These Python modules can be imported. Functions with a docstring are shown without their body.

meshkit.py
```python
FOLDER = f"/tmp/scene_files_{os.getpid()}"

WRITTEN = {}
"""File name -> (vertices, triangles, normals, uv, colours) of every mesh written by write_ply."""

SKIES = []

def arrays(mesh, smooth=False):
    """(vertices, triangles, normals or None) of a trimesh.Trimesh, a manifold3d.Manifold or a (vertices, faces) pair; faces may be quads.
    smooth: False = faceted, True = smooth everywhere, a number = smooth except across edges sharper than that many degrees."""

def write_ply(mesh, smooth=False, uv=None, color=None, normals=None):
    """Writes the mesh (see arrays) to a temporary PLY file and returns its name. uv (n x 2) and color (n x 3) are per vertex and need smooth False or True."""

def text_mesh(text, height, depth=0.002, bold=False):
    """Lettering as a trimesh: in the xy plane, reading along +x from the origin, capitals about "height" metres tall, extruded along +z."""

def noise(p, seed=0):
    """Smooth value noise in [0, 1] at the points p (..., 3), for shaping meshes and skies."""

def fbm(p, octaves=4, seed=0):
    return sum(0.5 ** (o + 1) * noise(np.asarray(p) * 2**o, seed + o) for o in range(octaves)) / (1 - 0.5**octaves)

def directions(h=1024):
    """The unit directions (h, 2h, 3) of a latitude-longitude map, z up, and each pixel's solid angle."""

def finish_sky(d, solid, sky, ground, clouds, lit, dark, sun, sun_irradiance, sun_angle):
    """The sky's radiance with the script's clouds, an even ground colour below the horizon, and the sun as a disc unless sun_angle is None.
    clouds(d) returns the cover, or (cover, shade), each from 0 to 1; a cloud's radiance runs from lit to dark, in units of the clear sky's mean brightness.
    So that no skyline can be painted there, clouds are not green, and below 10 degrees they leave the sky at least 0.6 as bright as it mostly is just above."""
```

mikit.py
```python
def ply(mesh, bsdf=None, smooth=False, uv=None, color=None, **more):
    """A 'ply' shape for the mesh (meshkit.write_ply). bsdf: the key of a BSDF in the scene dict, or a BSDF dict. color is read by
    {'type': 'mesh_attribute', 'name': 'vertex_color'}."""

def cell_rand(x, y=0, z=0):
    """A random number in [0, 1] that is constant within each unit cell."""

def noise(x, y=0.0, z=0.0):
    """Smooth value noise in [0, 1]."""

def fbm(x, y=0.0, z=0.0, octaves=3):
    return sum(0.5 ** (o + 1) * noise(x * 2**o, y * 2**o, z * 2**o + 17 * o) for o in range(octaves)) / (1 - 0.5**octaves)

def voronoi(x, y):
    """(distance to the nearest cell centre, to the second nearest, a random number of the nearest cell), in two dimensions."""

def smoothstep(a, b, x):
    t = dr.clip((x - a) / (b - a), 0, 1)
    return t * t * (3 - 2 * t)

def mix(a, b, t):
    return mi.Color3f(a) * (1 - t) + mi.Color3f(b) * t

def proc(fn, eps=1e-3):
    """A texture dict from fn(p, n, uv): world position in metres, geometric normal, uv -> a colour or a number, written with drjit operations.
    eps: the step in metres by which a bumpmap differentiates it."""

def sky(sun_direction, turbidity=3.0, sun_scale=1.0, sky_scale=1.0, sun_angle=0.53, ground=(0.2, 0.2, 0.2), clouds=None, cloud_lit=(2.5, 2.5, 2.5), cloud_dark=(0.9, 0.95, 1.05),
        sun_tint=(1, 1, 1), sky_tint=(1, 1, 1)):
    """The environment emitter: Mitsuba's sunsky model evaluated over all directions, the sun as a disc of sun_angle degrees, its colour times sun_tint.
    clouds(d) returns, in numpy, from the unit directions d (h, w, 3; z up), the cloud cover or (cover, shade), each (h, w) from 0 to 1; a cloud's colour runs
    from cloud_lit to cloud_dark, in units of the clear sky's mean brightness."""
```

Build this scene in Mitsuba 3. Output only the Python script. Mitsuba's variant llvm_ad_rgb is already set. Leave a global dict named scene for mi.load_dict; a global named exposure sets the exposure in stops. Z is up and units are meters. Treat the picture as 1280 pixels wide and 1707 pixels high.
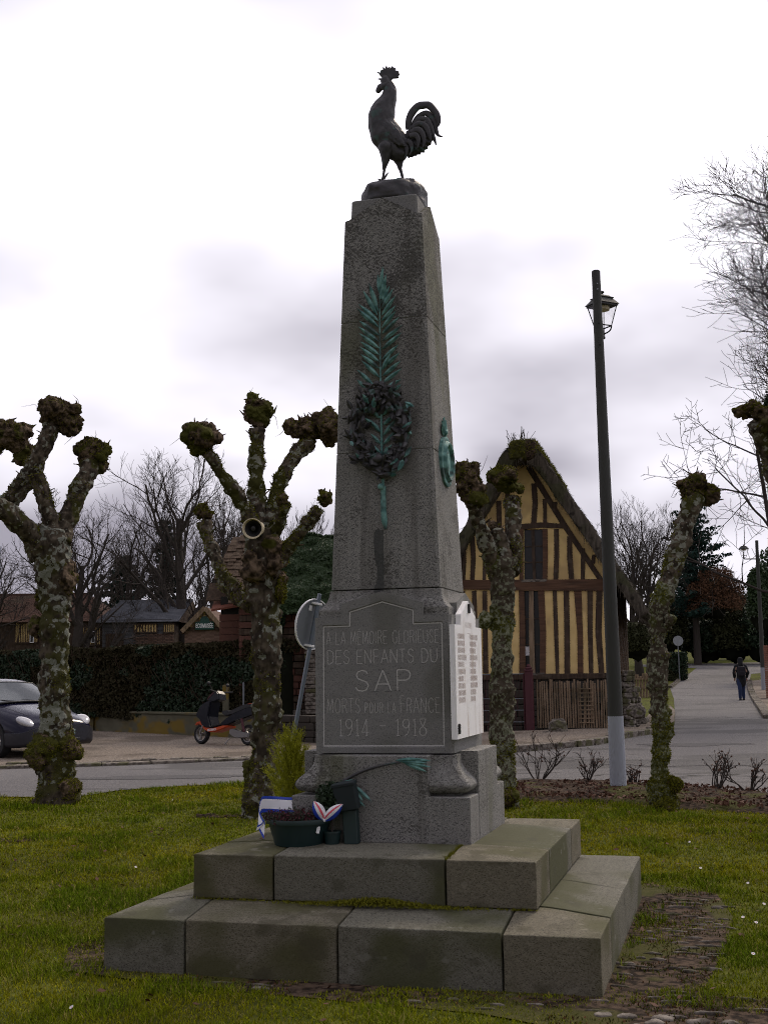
import math, random
import numpy as np, trimesh, manifold3d as m3, shapely, shapely.geometry as sg, shapely.ops as so
from scipy.interpolate import PchipInterpolator
import drjit as dr
import mitsuba as mi
import mikit, meshkit

# ------------------------------------------------------------------ camera, sky, exposure
scene, labels = {}, {}
EYE, FOC, PITCH, ROLL = 1.6, 2046.8, 0.1295, -0.0161        # eye height in metres; focal length in photo pixels; radians
FWD = np.array([0, math.cos(PITCH), math.sin(PITCH)])
_R0, _U0 = np.array([1.0, 0, 0]), np.array([0, -math.sin(PITCH), math.cos(PITCH)])
RIGHT = math.cos(ROLL) * _R0 + math.sin(ROLL) * _U0
UP = -math.sin(ROLL) * _R0 + math.cos(ROLL) * _U0
CAM = np.array([0, 0, EYE])
scene['camera'] = {'type': 'perspective', 'fov': 2 * math.degrees(math.atan(640 / FOC)), 'fov_axis': 'x', 'near_clip': 0.1, 'far_clip': 3000.0,
                   'to_world': mi.ScalarTransform4f().look_at(origin=CAM.tolist(), target=(CAM + FWD).tolist(), up=UP.tolist())}
exposure = 2.33
SUN = np.array([0.40, 0.62, 0.68]); SUN = SUN / np.linalg.norm(SUN)


def cloud_cover(d):
    """One broken overcast deck 1 km up: thick grey parts and thin bright parts; thin cloud glows round the veiled sun."""
    z = np.maximum(d[..., 2], 0.02)
    q = np.stack([d[..., 0] / (z + 0.35), d[..., 1] / (z + 0.35), 1.5 * d[..., 2]], -1)
    big = meshkit.fbm(q * 2.0 + [3.1, 7.7, 0], 3, seed=5)
    fine = meshkit.fbm(q * 6.5 + [1.7, 2.2, 4.0], 4, seed=11)
    thick = 2.5 * (big - 0.385) + 0.50 * (fine - 0.5)
    toward = np.clip((d * SUN).sum(-1), -1, 1)
    veil = 0.25 * np.exp((toward - 1) / 0.03) + 0.66 * np.exp((toward - 1) / 0.70)      # light scattered forward through the deck
    shade = np.clip(1.0 - veil + thick * (0.25 + 0.75 * veil), 0, 1)
    return np.ones_like(z), shade


scene['sky'] = mikit.sky(SUN, turbidity=3.0, sun_scale=0.3, sun_angle=16.0, sun_tint=(.92, .97, 1.08), ground=(0.06, 0.06, 0.05), clouds=cloud_cover,
                         cloud_lit=(4.6, 4.48, 4.8), cloud_dark=(0.96, 0.91, 1.07))
labels['sky'] = {'kind': 'structure', 'label': 'bright overcast sky with grey and white cloud'}

# ------------------------------------------------------------------ helpers
RNG = np.random.default_rng(7)
PI = math.pi
_count = {}


def key(name, parent=None):
    """A free scene key: name, name_001 ... under the parent."""
    full = f'{parent}__{name}' if parent else name
    n = _count.get(full, 0)
    _count[full] = n + 1
    return full if n == 0 else f'{full}_{n:03d}'


def thing(name, label, cat, group=None, kind=None):
    k = key(name)
    labels[k] = {'label': label, 'category': cat}
    if group: labels[k]['group'] = group
    if kind: labels[k]['kind'] = kind
    return k


def put(parent, name, mesh, bsdf, smooth=False, label=None, kind=None, **kw):
    k = key(name, parent)
    scene[k] = mikit.ply(mesh, bsdf, smooth=smooth, **kw)
    if label or kind:
        labels[k] = {}
        if label: labels[k]['label'] = label
        if kind: labels[k]['kind'] = kind
    return k


def single(k, mesh, bsdf, smooth=False, **kw):
    scene[k] = mikit.ply(mesh, bsdf, smooth=smooth, **kw)
    return k


def struct(name, mesh, bsdf, label, smooth=False, kind='structure', **kw):
    k = key(name)
    scene[k] = mikit.ply(mesh, bsdf, smooth=smooth, **kw)
    labels[k] = {'kind': kind, 'label': label}
    return k


def ray(px, py):
    """Unit-forward direction of a photo pixel (1280 x 1707)."""
    return FWD + RIGHT * ((px - 640) / FOC) + UP * ((853.5 - py) / FOC)


def at(px, py, Y):
    """The point at distance Y (world +y) that the photograph shows at a pixel: used to read places and sizes off the photograph."""
    d = ray(px, py)
    return CAM + d * (Y / d[1])


_prof = PchipInterpolator([-400, 9, 15, 20, 26, 40, 53, 62, 78, 95, 120, 200, 600], [0, 0, .08, .10, .15, .19, .22, .40, .95, 1.62, 2.6, 4.5, 9.0])


def ground_z(x, y):
    return _prof(np.asarray(y, float))


def G(px, py):
    """Where a photo pixel meets the ground."""
    d = ray(px, py)
    lo, hi = 3.0, 140.0
    for _ in range(60):
        m = (lo + hi) / 2
        p = CAM + d * (m / d[1])
        if p[2] > float(ground_z(0, m)): lo = m
        else: hi = m
    p = CAM + d * (lo / d[1])
    return np.array([p[0], p[1], float(ground_z(0, lo))])


def cat(ms):
    ms = [m for m in ms if m is not None and len(m.faces)]
    return trimesh.util.concatenate(ms)


def tm(v, f):
    return trimesh.Trimesh(np.asarray(v, float), np.asarray(f), process=False)


def tri_from_man(m):
    q = m.to_mesh()
    return tm(q.vert_properties[:, :3], q.tri_verts)


def man(mesh):
    return m3.Manifold(m3.Mesh(np.asarray(mesh.vertices, np.float32), np.asarray(mesh.faces, np.uint32)))


def xf(mesh, M=None, t=None):
    m = mesh.copy()
    v = np.asarray(m.vertices)
    if M is not None: v = v @ np.asarray(M).T
    if t is not None: v = v + np.asarray(t)
    if M is not None and np.linalg.det(M) < 0: return tm(v, np.asarray(m.faces)[:, ::-1])
    return tm(v, m.faces)


def rz(a):
    c, s = math.cos(a), math.sin(a)
    return np.array([[c, -s, 0], [s, c, 0], [0, 0, 1.0]])


def rx(a):
    c, s = math.cos(a), math.sin(a)
    return np.array([[1.0, 0, 0], [0, c, -s], [0, s, c]])


def ry(a):
    c, s = math.cos(a), math.sin(a)
    return np.array([[c, 0, s], [0, 1.0, 0], [-s, 0, c]])


def frame(d, up=(0, 0, 1)):
    """Rotation whose third column is d."""
    d = np.asarray(d, float); d = d / np.linalg.norm(d)
    up = np.asarray(up, float)
    if abs(d @ up) > .95 * np.linalg.norm(up): up = np.array([1.0, 0, 0]) if abs(d[0]) < .9 else np.array([0, 1.0, 0])
    x = np.cross(up, d); x /= np.linalg.norm(x)
    return np.stack([x, np.cross(d, x), d], 1)


def box(x0, x1, y0, y1, z0, z1, c=0.0):
    """An axis-aligned box, edges chamfered by c."""
    if c <= 0:
        m = trimesh.creation.box((x1 - x0, y1 - y0, z1 - z0))
        return xf(m, None, ((x0 + x1) / 2, (y0 + y1) / 2, (z0 + z1) / 2))
    c = min(c, .45 * min(x1 - x0, y1 - y0, z1 - z0))
    P = []
    for a in (0, 1):
        for b in (0, 1):
            for d in (0, 1):
                p = np.array([(x0, x1)[a], (y0, y1)[b], (z0, z1)[d]])
                s = np.array([1 - 2 * a, 1 - 2 * b, 1 - 2 * d]) * c
                for k in range(3):
                    q = p + s; q[k] = p[k]; P.append(q)
    return trimesh.convex.convex_hull(np.array(P))


def beam(p, q, w, h, up=(0, 0, 1), c=0.0):
    """A box of section w x h from p to q."""
    p, q = np.asarray(p, float), np.asarray(q, float)
    L = np.linalg.norm(q - p)
    return xf(box(-w / 2, w / 2, -h / 2, h / 2, 0, L, c), frame(q - p, up), p)


def rounded(x0, x1, y0, y1, z0, z1, r=.008, n=6):
    """A box with rounded arrises and a grid on its faces, for worn stone."""
    def nodes(a, b):
        k = max(2, n if n else 2)
        return np.concatenate([[a, a + .3 * r], np.linspace(a + r, b - r, k), [b - .3 * r, b]])
    X, Y, Z = nodes(x0, x1), nodes(y0, y1), nodes(z0, z1)
    V, F, off = [], [], 0
    for ax, (A, B, C) in enumerate(((Y, Z, X), (Z, X, Y), (X, Y, Z))):
        for side in (0, -1):
            a, b = np.meshgrid(A, B, indexing='ij')
            c = np.full_like(a, C[side])
            P = np.stack((c, a, b) if ax == 0 else (b, c, a) if ax == 1 else (a, b, c), -1)
            na, nb = a.shape
            i, j = np.meshgrid(np.arange(na - 1), np.arange(nb - 1), indexing='ij')
            q = off + np.stack([i * nb + j, (i + 1) * nb + j, (i + 1) * nb + j + 1, i * nb + j + 1], -1).reshape(-1, 4)
            if side == 0: q = q[:, ::-1]
            V.append(P.reshape(-1, 3)); F += [q[:, [0, 1, 2]], q[:, [0, 2, 3]]]; off += na * nb
    V = np.vstack(V)
    lo, hi = np.array([x0, y0, z0]) + r, np.array([x1, y1, z1]) - r
    Q = np.clip(V, lo, hi); D = V - Q
    L = np.linalg.norm(D, axis=1, keepdims=True)
    V = np.where(L > 1e-9, Q + D / np.maximum(L, 1e-9) * r, V)
    m = tm(V, np.vstack(F)); m.merge_vertices()
    return m


def tube(P, R, sides=10, cap=True):
    P = np.asarray(P, float); R = np.broadcast_to(np.asarray(R, float), (len(P),))
    t = np.gradient(P, axis=0); t /= np.linalg.norm(t, axis=1, keepdims=True) + 1e-12
    n = np.zeros_like(P)
    a = np.array([1.0, 0, 0]) if abs(t[0][0]) < .8 else np.array([0, 1.0, 0])
    a = a - t[0] * (a @ t[0]); n[0] = a / np.linalg.norm(a)
    for i in range(1, len(P)):
        a = n[i - 1] - t[i] * (n[i - 1] @ t[i]); n[i] = a / (np.linalg.norm(a) + 1e-12)
    b = np.cross(t, n)
    th = np.arange(sides) * 2 * PI / sides
    V = P[:, None] + R[:, None, None] * (np.cos(th)[None, :, None] * n[:, None] + np.sin(th)[None, :, None] * b[:, None])
    V = V.reshape(-1, 3); k = len(P)
    i, j = np.meshgrid(np.arange(k - 1), np.arange(sides), indexing='ij')
    q = np.stack([i * sides + j, i * sides + (j + 1) % sides, (i + 1) * sides + (j + 1) % sides, (i + 1) * sides + j], -1).reshape(-1, 4)
    F = [q[:, [0, 1, 2]], q[:, [0, 2, 3]]]
    if cap:
        V = np.vstack([V, P[0], P[-1]])
        s = np.arange(sides)
        F += [np.stack([np.full(sides, k * sides), (s + 1) % sides, s], 1), np.stack([np.full(sides, k * sides + 1), (k - 1) * sides + s, (k - 1) * sides + (s + 1) % sides], 1)]
    return tm(V, np.vstack(F))


def spline(P, n):
    """Catmull-Rom resampling of points (any width)."""
    P = np.asarray(P, float)
    if len(P) < 3: return P[0] + (P[-1] - P[0]) * np.linspace(0, 1, n)[:, None]
    s = np.concatenate([[0], np.cumsum(np.maximum(np.linalg.norm(np.diff(P[:, :3], axis=0), axis=1), 1e-6))])
    return PchipInterpolator(s, P)(np.linspace(0, s[-1], n))


def lathe(prof, sides=32, cap=True):
    prof = np.asarray(prof, float)
    P = np.stack([np.zeros(len(prof)), np.zeros(len(prof)), prof[:, 1]], 1)
    th = np.arange(sides) * 2 * PI / sides
    V = np.stack([prof[:, :1] * np.cos(th), prof[:, :1] * np.sin(th), np.repeat(prof[:, 1:], sides, 1)], -1).reshape(-1, 3)
    k = len(prof)
    i, j = np.meshgrid(np.arange(k - 1), np.arange(sides), indexing='ij')
    q = np.stack([i * sides + j, i * sides + (j + 1) % sides, (i + 1) * sides + (j + 1) % sides, (i + 1) * sides + j], -1).reshape(-1, 4)
    F = [q[:, [0, 1, 2]], q[:, [0, 2, 3]]]
    if cap:
        V = np.vstack([V, P[0], P[-1]]); s = np.arange(sides)
        F += [np.stack([np.full(sides, k * sides), (s + 1) % sides, s], 1), np.stack([np.full(sides, k * sides + 1), (k - 1) * sides + s, (k - 1) * sides + (s + 1) % sides], 1)]
    return tm(V, np.vstack(F))


def extrude(poly, d):
    """A shapely polygon (or several) extruded along +z by d."""
    out = []
    for g in getattr(poly, 'geoms', [poly]):
        if g.geom_type == 'Polygon' and g.area > 1e-7: out.append(trimesh.creation.extrude_polygon(g, d, engine='earcut'))
    return cat(out)


def flat(poly, d, U, N, O):
    """A polygon in (s, z) drawn on an upright plane through O with direction U, extruded by d along N (outwards)."""
    W = np.array([0, 0, 1.0])
    return xf(extrude(poly, d), np.stack([U, W, N], 1), O)


def sheet(poly, dz, step=1.0, bump=0.0):
    """Ground cover: a polygon seen from above, laid dz over the terrain."""
    x0, y0, x1, y1 = poly.bounds
    V, F = trimesh.creation.triangulate_polygon(poly.buffer(0), engine='earcut')
    m = tm(np.column_stack([V, np.zeros(len(V))]), F)
    v, f = trimesh.remesh.subdivide_to_size(m.vertices, m.faces, step, max_iter=20)
    m = trimesh.Trimesh(v, f, process=True)
    v = np.array(m.vertices)
    v[:, 2] = ground_z(v[:, 0], v[:, 1]) + dz
    if bump: v[:, 2] += bump * (meshkit.fbm(np.column_stack([v[:, :2] * 1.3, v[:, 0] * 0]), 3) - .5)
    f = np.array(m.faces)
    n = np.cross(v[f[:, 1]] - v[f[:, 0]], v[f[:, 2]] - v[f[:, 0]])[:, 2]
    f[n < 0] = f[n < 0][:, ::-1]
    return tm(v, f)


def rough(mesh, amp, freq, seed=0, oct=4):
    """Vertices pushed along their normals by noise."""
    v = np.array(mesh.vertices)
    n = np.array(mesh.vertex_normals)
    return tm(v + n * (amp * 2 * (meshkit.fbm(v * freq, oct, seed) - .5))[:, None], mesh.faces)


def poly_px(pts):
    return [tuple(G(*p)[:2]) for p in pts]


def quads(C, A, B):
    """Many leaf-like quads (diamonds): centres C, half-axes A and B."""
    n = len(C)
    V = np.stack([C - A, C + B * 1.0, C + A, C - B * 1.0], 1).reshape(-1, 3)
    i = np.arange(n)[:, None] * 4
    return tm(V, np.vstack([i + [0, 1, 2], i + [0, 2, 3]]))


def rand_dirs(n, rng):
    d = rng.normal(size=(n, 3))
    return d / np.linalg.norm(d, axis=1, keepdims=True)


def leaves(C, size, rng, asp=.5, outward=None):
    n = len(C)
    N = rand_dirs(n, rng)
    if outward is not None:
        N = N * .8 + outward; N /= np.linalg.norm(N, axis=1, keepdims=True) + 1e-9
    A = np.cross(N, rand_dirs(n, rng)); A /= np.linalg.norm(A, axis=1, keepdims=True) + 1e-9
    B = np.cross(N, A)
    s = size * rng.uniform(.6, 1.3, n)[:, None]
    return quads(C, A * s, B * s * asp)


def sample(mesh, n, rng):
    """n points on the mesh and their face normals."""
    v, f = np.asarray(mesh.vertices), np.asarray(mesh.faces)
    c = np.cross(v[f[:, 1]] - v[f[:, 0]], v[f[:, 2]] - v[f[:, 0]])
    a = np.linalg.norm(c, axis=1)
    k = rng.choice(len(f), n, p=a / a.sum())
    u, w = rng.random((2, n)); s = u + w > 1; u[s], w[s] = 1 - u[s], 1 - w[s]
    P = v[f[k, 0]] + u[:, None] * (v[f[k, 1]] - v[f[k, 0]]) + w[:, None] * (v[f[k, 2]] - v[f[k, 0]])
    return P, c[k] / (a[k, None] + 1e-12)


def blades(P, D, h, w, rng, bend=.3):
    """Single-bend blades (3 triangles): roots P, directions D, heights h, widths w (arrays)."""
    n = len(P)
    S = np.cross(D, rand_dirs(n, rng)); S /= np.linalg.norm(S, axis=1, keepdims=True) + 1e-9
    T = np.cross(S, D)
    h, w = h[:, None], w[:, None]
    m = P + D * h * .55 + T * h * bend * .3
    t = P + D * h * .95 + T * h * bend
    V = np.stack([P - S * w / 2, P + S * w / 2, m - S * w * .4, m + S * w * .4, t], 1).reshape(-1, 3)
    i = np.arange(n)[:, None] * 5
    return tm(V, np.vstack([i + [0, 1, 3], i + [0, 3, 2], i + [2, 3, 4]]))


# ------------------------------------------------------------------ materials
def two(d):
    return {'type': 'twosided', 'bsdf': d}


def rgb(c):
    return {'type': 'rgb', 'value': list(map(float, c))}


def plain(k, c, rough=.6, metallic=0.0, spec=.5, **kw):
    scene[k] = two({'type': 'principled', 'base_color': rgb(c), 'roughness': rough, 'metallic': metallic, 'specular': spec, **kw})


def procm(k, fn, rough=.8, spec=.3, bump=None, bs=1.0, eps=1e-3, metallic=0.0, **kw):
    d = {'type': 'principled', 'base_color': mikit.proc(fn), 'roughness': rough, 'specular': spec, 'metallic': metallic, **kw}
    if bump is not None:
        d = {'type': 'bumpmap', 'arbitrary': mikit.proc(bump, eps), 'scale': bs, 'bsdf': d}
    scene[k] = two(d)


N, FB, SS, MX, CR = mikit.noise, mikit.fbm, mikit.smoothstep, mikit.mix, mikit.cell_rand


def f_granite(p, n, uv):
    g1 = N(p.x * 130, p.y * 130, p.z * 130)
    g2 = N(p.x * 260 + 9, p.y * 260, p.z * 260)
    st = FB(p.x * 3.2, p.y * 3.2, p.z * 1.1)
    c = MX((.150, .147, .136), (.265, .258, .240), g1)
    c = MX(c, (.014, .014, .014), SS(.58, .70, g2) * .9)
    c = MX(c, (.30, .29, .26), SS(.74, .82, N(p.x * 190, p.y * 190 + 4, p.z * 190)) * .6)
    c = MX(c, (.085, .088, .045), SS(.55, .72, st) * .6)                       # algae patches
    run = FB(p.x * 16, p.y * 16, p.z * .9)                                   # rain runs
    c = MX(c, (.075, .070, .060), SS(.58, .70, run) * .42)
    c = MX(c, (.25, .245, .225), SS(.60, .74, FB(p.x * 46, p.y * 46, p.z * 1.7)) * .38)
    pit = FB(p.x * 85, p.y * 85, p.z * 85, 2)                                # black lichen specks, thickest on the top block
    c = MX(c, (.022, .020, .016), SS(.55, .64, pit + .9 * (FB(p.x * 5, p.y * 5, p.z * 5 + 1) - .5) + dr.select(p.z > 3.84, .04, -.13)) * .6)
    u = (p.x - .0908) * .9630 - (p.y - 7.9081) * .2693                        # damp stain that runs down from the foot of the palm
    edge = FB(p.x * 22, p.y * 22, p.z * 5, 3) - .5
    stain = (dr.abs(u + .034 + .05 * edge) < .030 + .03 * edge) & (p.z > 1.95) & (p.z < 2.46 + .2 * edge)
    return MX(c, (.040, .042, .040), dr.select(stain, .8, 0))


def f_die(p, n, uv):
    g1 = N(p.x * 150, p.y * 150, p.z * 150)
    st = FB(p.x * 3.2 + 9, p.y * 3.2, p.z * 2.1)
    c = MX((.145, .144, .137), (.215, .211, .200), g1)
    c = MX(c, (.030, .030, .030), SS(.70, .80, N(p.x * 240 + 9, p.y * 240, p.z * 240)) * .7)
    return MX(c, (.095, .095, .075), SS(.52, .70, st) * .5)


def f_step(p, n, uv):
    g1 = N(p.x * 110, p.y * 110, p.z * 110)
    st = FB(p.x * 2.3 + 5, p.y * 2.3, p.z * 2.3)
    c = MX((.084, .079, .058), (.160, .153, .122), g1)
    c = MX(c, (.020, .019, .015), SS(.62, .76, N(p.x * 210, p.y * 210, p.z * 210)) * .7)
    c = MX(c, (.052, .054, .020), SS(.46, .66, st) * .8)
    sp = FB(p.x * 14, p.y * 14, p.z * 14)
    c = MX(c, (.20, .195, .165), SS(.70, .80, sp) * .4)                        # pale lichen spots
    return MX(c, (.05, .048, .03), SS(.60, .75, FB(p.x * 7, p.y * 7 + 3, p.z * 7)) * .6)


def f_bark(p, n, uv):
    r = FB(p.x * 22, p.y * 22, p.z * 9, 4)
    c = MX((.026, .020, .014), (.092, .074, .053), SS(.3, .7, r))
    moss = FB(p.x * 3.1, p.y * 3.1, p.z * 1.7 + 5, 4)
    c = MX(c, (.046, .044, .014), SS(.50, .64, moss + .30 * (r - .5)))
    li = FB(p.x * 19 + 3, p.y * 19, p.z * 14, 5)
    zone = FB(p.x * 1.7, p.y * 1.7 + 8, p.z * .9, 2)
    lich = SS(.560, .590, li + .50 * (zone - .50))
    return MX(c, MX((.13, .14, .105), (.31, .32, .275), N(p.x * 70, p.y * 70, p.z * 70)), lich * .75)


def f_bark_pale(p, n, uv):
    r = FB(p.x * 26, p.y * 26, p.z * 10, 4)
    c = MX((.030, .023, .016), (.085, .068, .048), r)
    c = MX(c, (.058, .060, .016), SS(.50, .58, FB(p.x * 3.6, p.y * 3.6, p.z * 1.9 + 3, 4)))
    li = FB(p.x * 44 + 3, p.y * 44, p.z * 30, 4)
    zone = FB(p.x * 2.6, p.y * 2.6 + 8, p.z * 1.5, 3)
    return MX(c, MX((.120, .130, .078), (.270, .280, .205), N(p.x * 80, p.y * 80, p.z * 80)), SS(.46, .58, li + .40 * (zone - .50)) * .75)


def f_limb(p, n, uv):
    r = FB(p.x * 24, p.y * 24, p.z * 12, 4)
    c = MX((.026, .020, .014), (.105, .084, .060), SS(.3, .7, r))
    c = MX(c, (.044, .043, .011), SS(.54, .62, FB(p.x * 3.4, p.y * 3.4, p.z * 2.2 + 9, 4)))
    li = FB(p.x * 24 + 3, p.y * 24, p.z * 20, 5)
    return MX(c, (.22, .225, .18), SS(.60, .63, li + .25 * (FB(p.x * 2.1, p.y * 2.1, p.z * 1.5, 2) - .5)) * .8)


def f_bark_dark(p, n, uv):
    r = FB(p.x * 25, p.y * 25, p.z * 15, 4)
    c = MX((.024, .017, .011), (.150, .108, .072), SS(.3, .75, r))
    return MX(c, (.055, .055, .012), SS(.54, .62, FB(p.x * 4, p.y * 4, p.z * 4 + 2, 3)))


def f_bark_bump(p, n, uv):
    return FB(p.x * 30, p.y * 30, p.z * 10, 3)


def f_asphalt(p, n, uv):
    g = N(p.x * 70, p.y * 70)
    c = MX((.062, .058, .057), (.135, .128, .126), g)
    c = MX(c, (.14, .135, .13), SS(.55, .75, FB(p.x * .5, p.y * .35, 3)) * .4)
    crack = dr.abs(FB(p.x * .45 + 4, p.y * 1.1, 1.0, 4) - .5)
    c = MX(c, (.022, .021, .02), (1 - SS(.006, .018, crack)) * SS(.42, .5, N(p.x * .3, p.y * .3 + 7)))
    return MX(c, (.05, .048, .046), SS(.57, .63, FB(p.x * .33 + 9, p.y * 1.1, 2.0, 4)) * .65)


def f_gravel(p, n, uv):
    g = N(p.x * 45, p.y * 45)
    c = MX((.085, .068, .052), (.20, .165, .13), g)
    c = MX(c, (.28, .25, .22), SS(.75, .85, N(p.x * 80 + 3, p.y * 80)) * .6)
    return MX(c, (.055, .042, .03), SS(.52, .66, FB(p.x * .8, p.y * .8, 5.)) * .6)


def f_soil(p, n, uv):
    g = FB(p.x * 30, p.y * 30, p.z * 30, 3)
    c = MX((.016, .011, .008), (.075, .052, .036), SS(.3, .7, g))
    return MX(c, (.05, .052, .012), SS(.56, .66, FB(p.x * 2.2, p.y * 2.2 + 3, 1.)) * .8)


def f_turf(p, n, uv):
    g = FB(p.x * 12, p.y * 12, 1.0)
    c = MX((.036, .045, .006), (.082, .088, .012), SS(.25, .75, g))
    return MX(c, (.045, .040, .010), SS(.5, .7, FB(p.x * .9, p.y * .9, 3.)) * .6)


def f_wood(p, n, uv):
    r = FB(p.x * 9, p.y * 9, p.z * 9, 2)
    g = N(p.x * 40, p.y * 40, p.z * 3.5)
    c = MX((.030, .020, .014), (.085, .056, .036), g)
    return MX(c, (.115, .085, .060), SS(.58, .75, r) * .5)


def f_beam(p, n, uv):
    g = N(p.x * 3.0, p.y * 3.0, p.z * 42)
    c = MX((.060, .030, .017), (.150, .082, .048), g)
    return MX(c, (.05, .03, .02), SS(.55, .7, FB(p.x * 2, p.y * 2, p.z * 12)) * .6)


def f_pale(p, n, uv):
    g = N(p.x * 45, p.y * 45, p.z * 3.0)
    c = MX((.130, .090, .056), (.310, .225, .148), g)
    return MX(c, (.06, .055, .03), SS(.52, .7, FB(p.x * 5, p.y * 5, p.z * 2.)) * .5)


def f_plaster(p, n, uv):
    g = FB(p.x * 6, p.y * 6, p.z * 6, 4)
    c = MX((.62, .45, .18), (.80, .60, .28), g)
    return MX(c, (.42, .29, .14), SS(.54, .70, FB(p.x * 2.1, p.y * 2.1, p.z * 1.3 + 7)) * .6)


def f_thatch(p, n, uv):
    g = N(p.x * 34, p.y * 20, p.z * 5)
    c = MX((.040, .034, .027), (.125, .108, .085), g)
    c = MX(c, (.055, .058, .028), SS(.50, .64, FB(p.x * 2.5, p.y * 2.5, p.z * 2.5)) * .7)
    return MX(c, (.018, .016, .013), SS(.62, .75, FB(p.x * 8, p.y * 8, p.z * 6)) * .8)


def f_bronze(p, n, uv):
    g = FB(p.x * 40, p.y * 40, p.z * 40, 3)
    c = MX((.030, .030, .034), (.070, .066, .066), g)
    return MX(c, (.060, .125, .110), SS(.63, .74, FB(p.x * 17, p.y * 17, p.z * 17)) * .6)


def f_verdigris(p, n, uv):
    g = FB(p.x * 30, p.y * 30, p.z * 30, 3)
    c = MX((.050, .135, .124), (.155, .310, .280), SS(.3, .7, g))
    return MX(c, (.035, .050, .046), SS(.55, .68, FB(p.x * 13 + 5, p.y * 13, p.z * 13)) * .8)


def f_stone(p, n, uv):
    g = FB(p.x * 20, p.y * 20, p.z * 20, 3)
    c = MX((.055, .046, .037), (.215, .19, .16), SS(.25, .75, g))
    return MX(c, (.07, .07, .025), SS(.55, .65, FB(p.x * 5, p.y * 5, p.z * 5)) * .7)


def f_marble(p, n, uv):
    g = FB(p.x * 14, p.y * 14, p.z * 4, 3)
    c = MX((.76, .75, .73), (.86, .85, .84), g)
    return MX(c, (.40, .30, .22), SS(.56, .70, FB(p.x * 9, p.y * 9, p.z * 1.2 + 4)) * .45)


def f_wallmoss(p, n, uv):
    g = FB(p.x * 5, p.y * 5, p.z * 5, 4)
    c = MX((.085, .08, .052), (.155, .148, .105), g)
    return MX(c, (.20, .13, .015), SS(.52, .64, FB(p.x * 1.6, p.y * 1.6, p.z * 2.6 + 9)) * .75)


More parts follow.
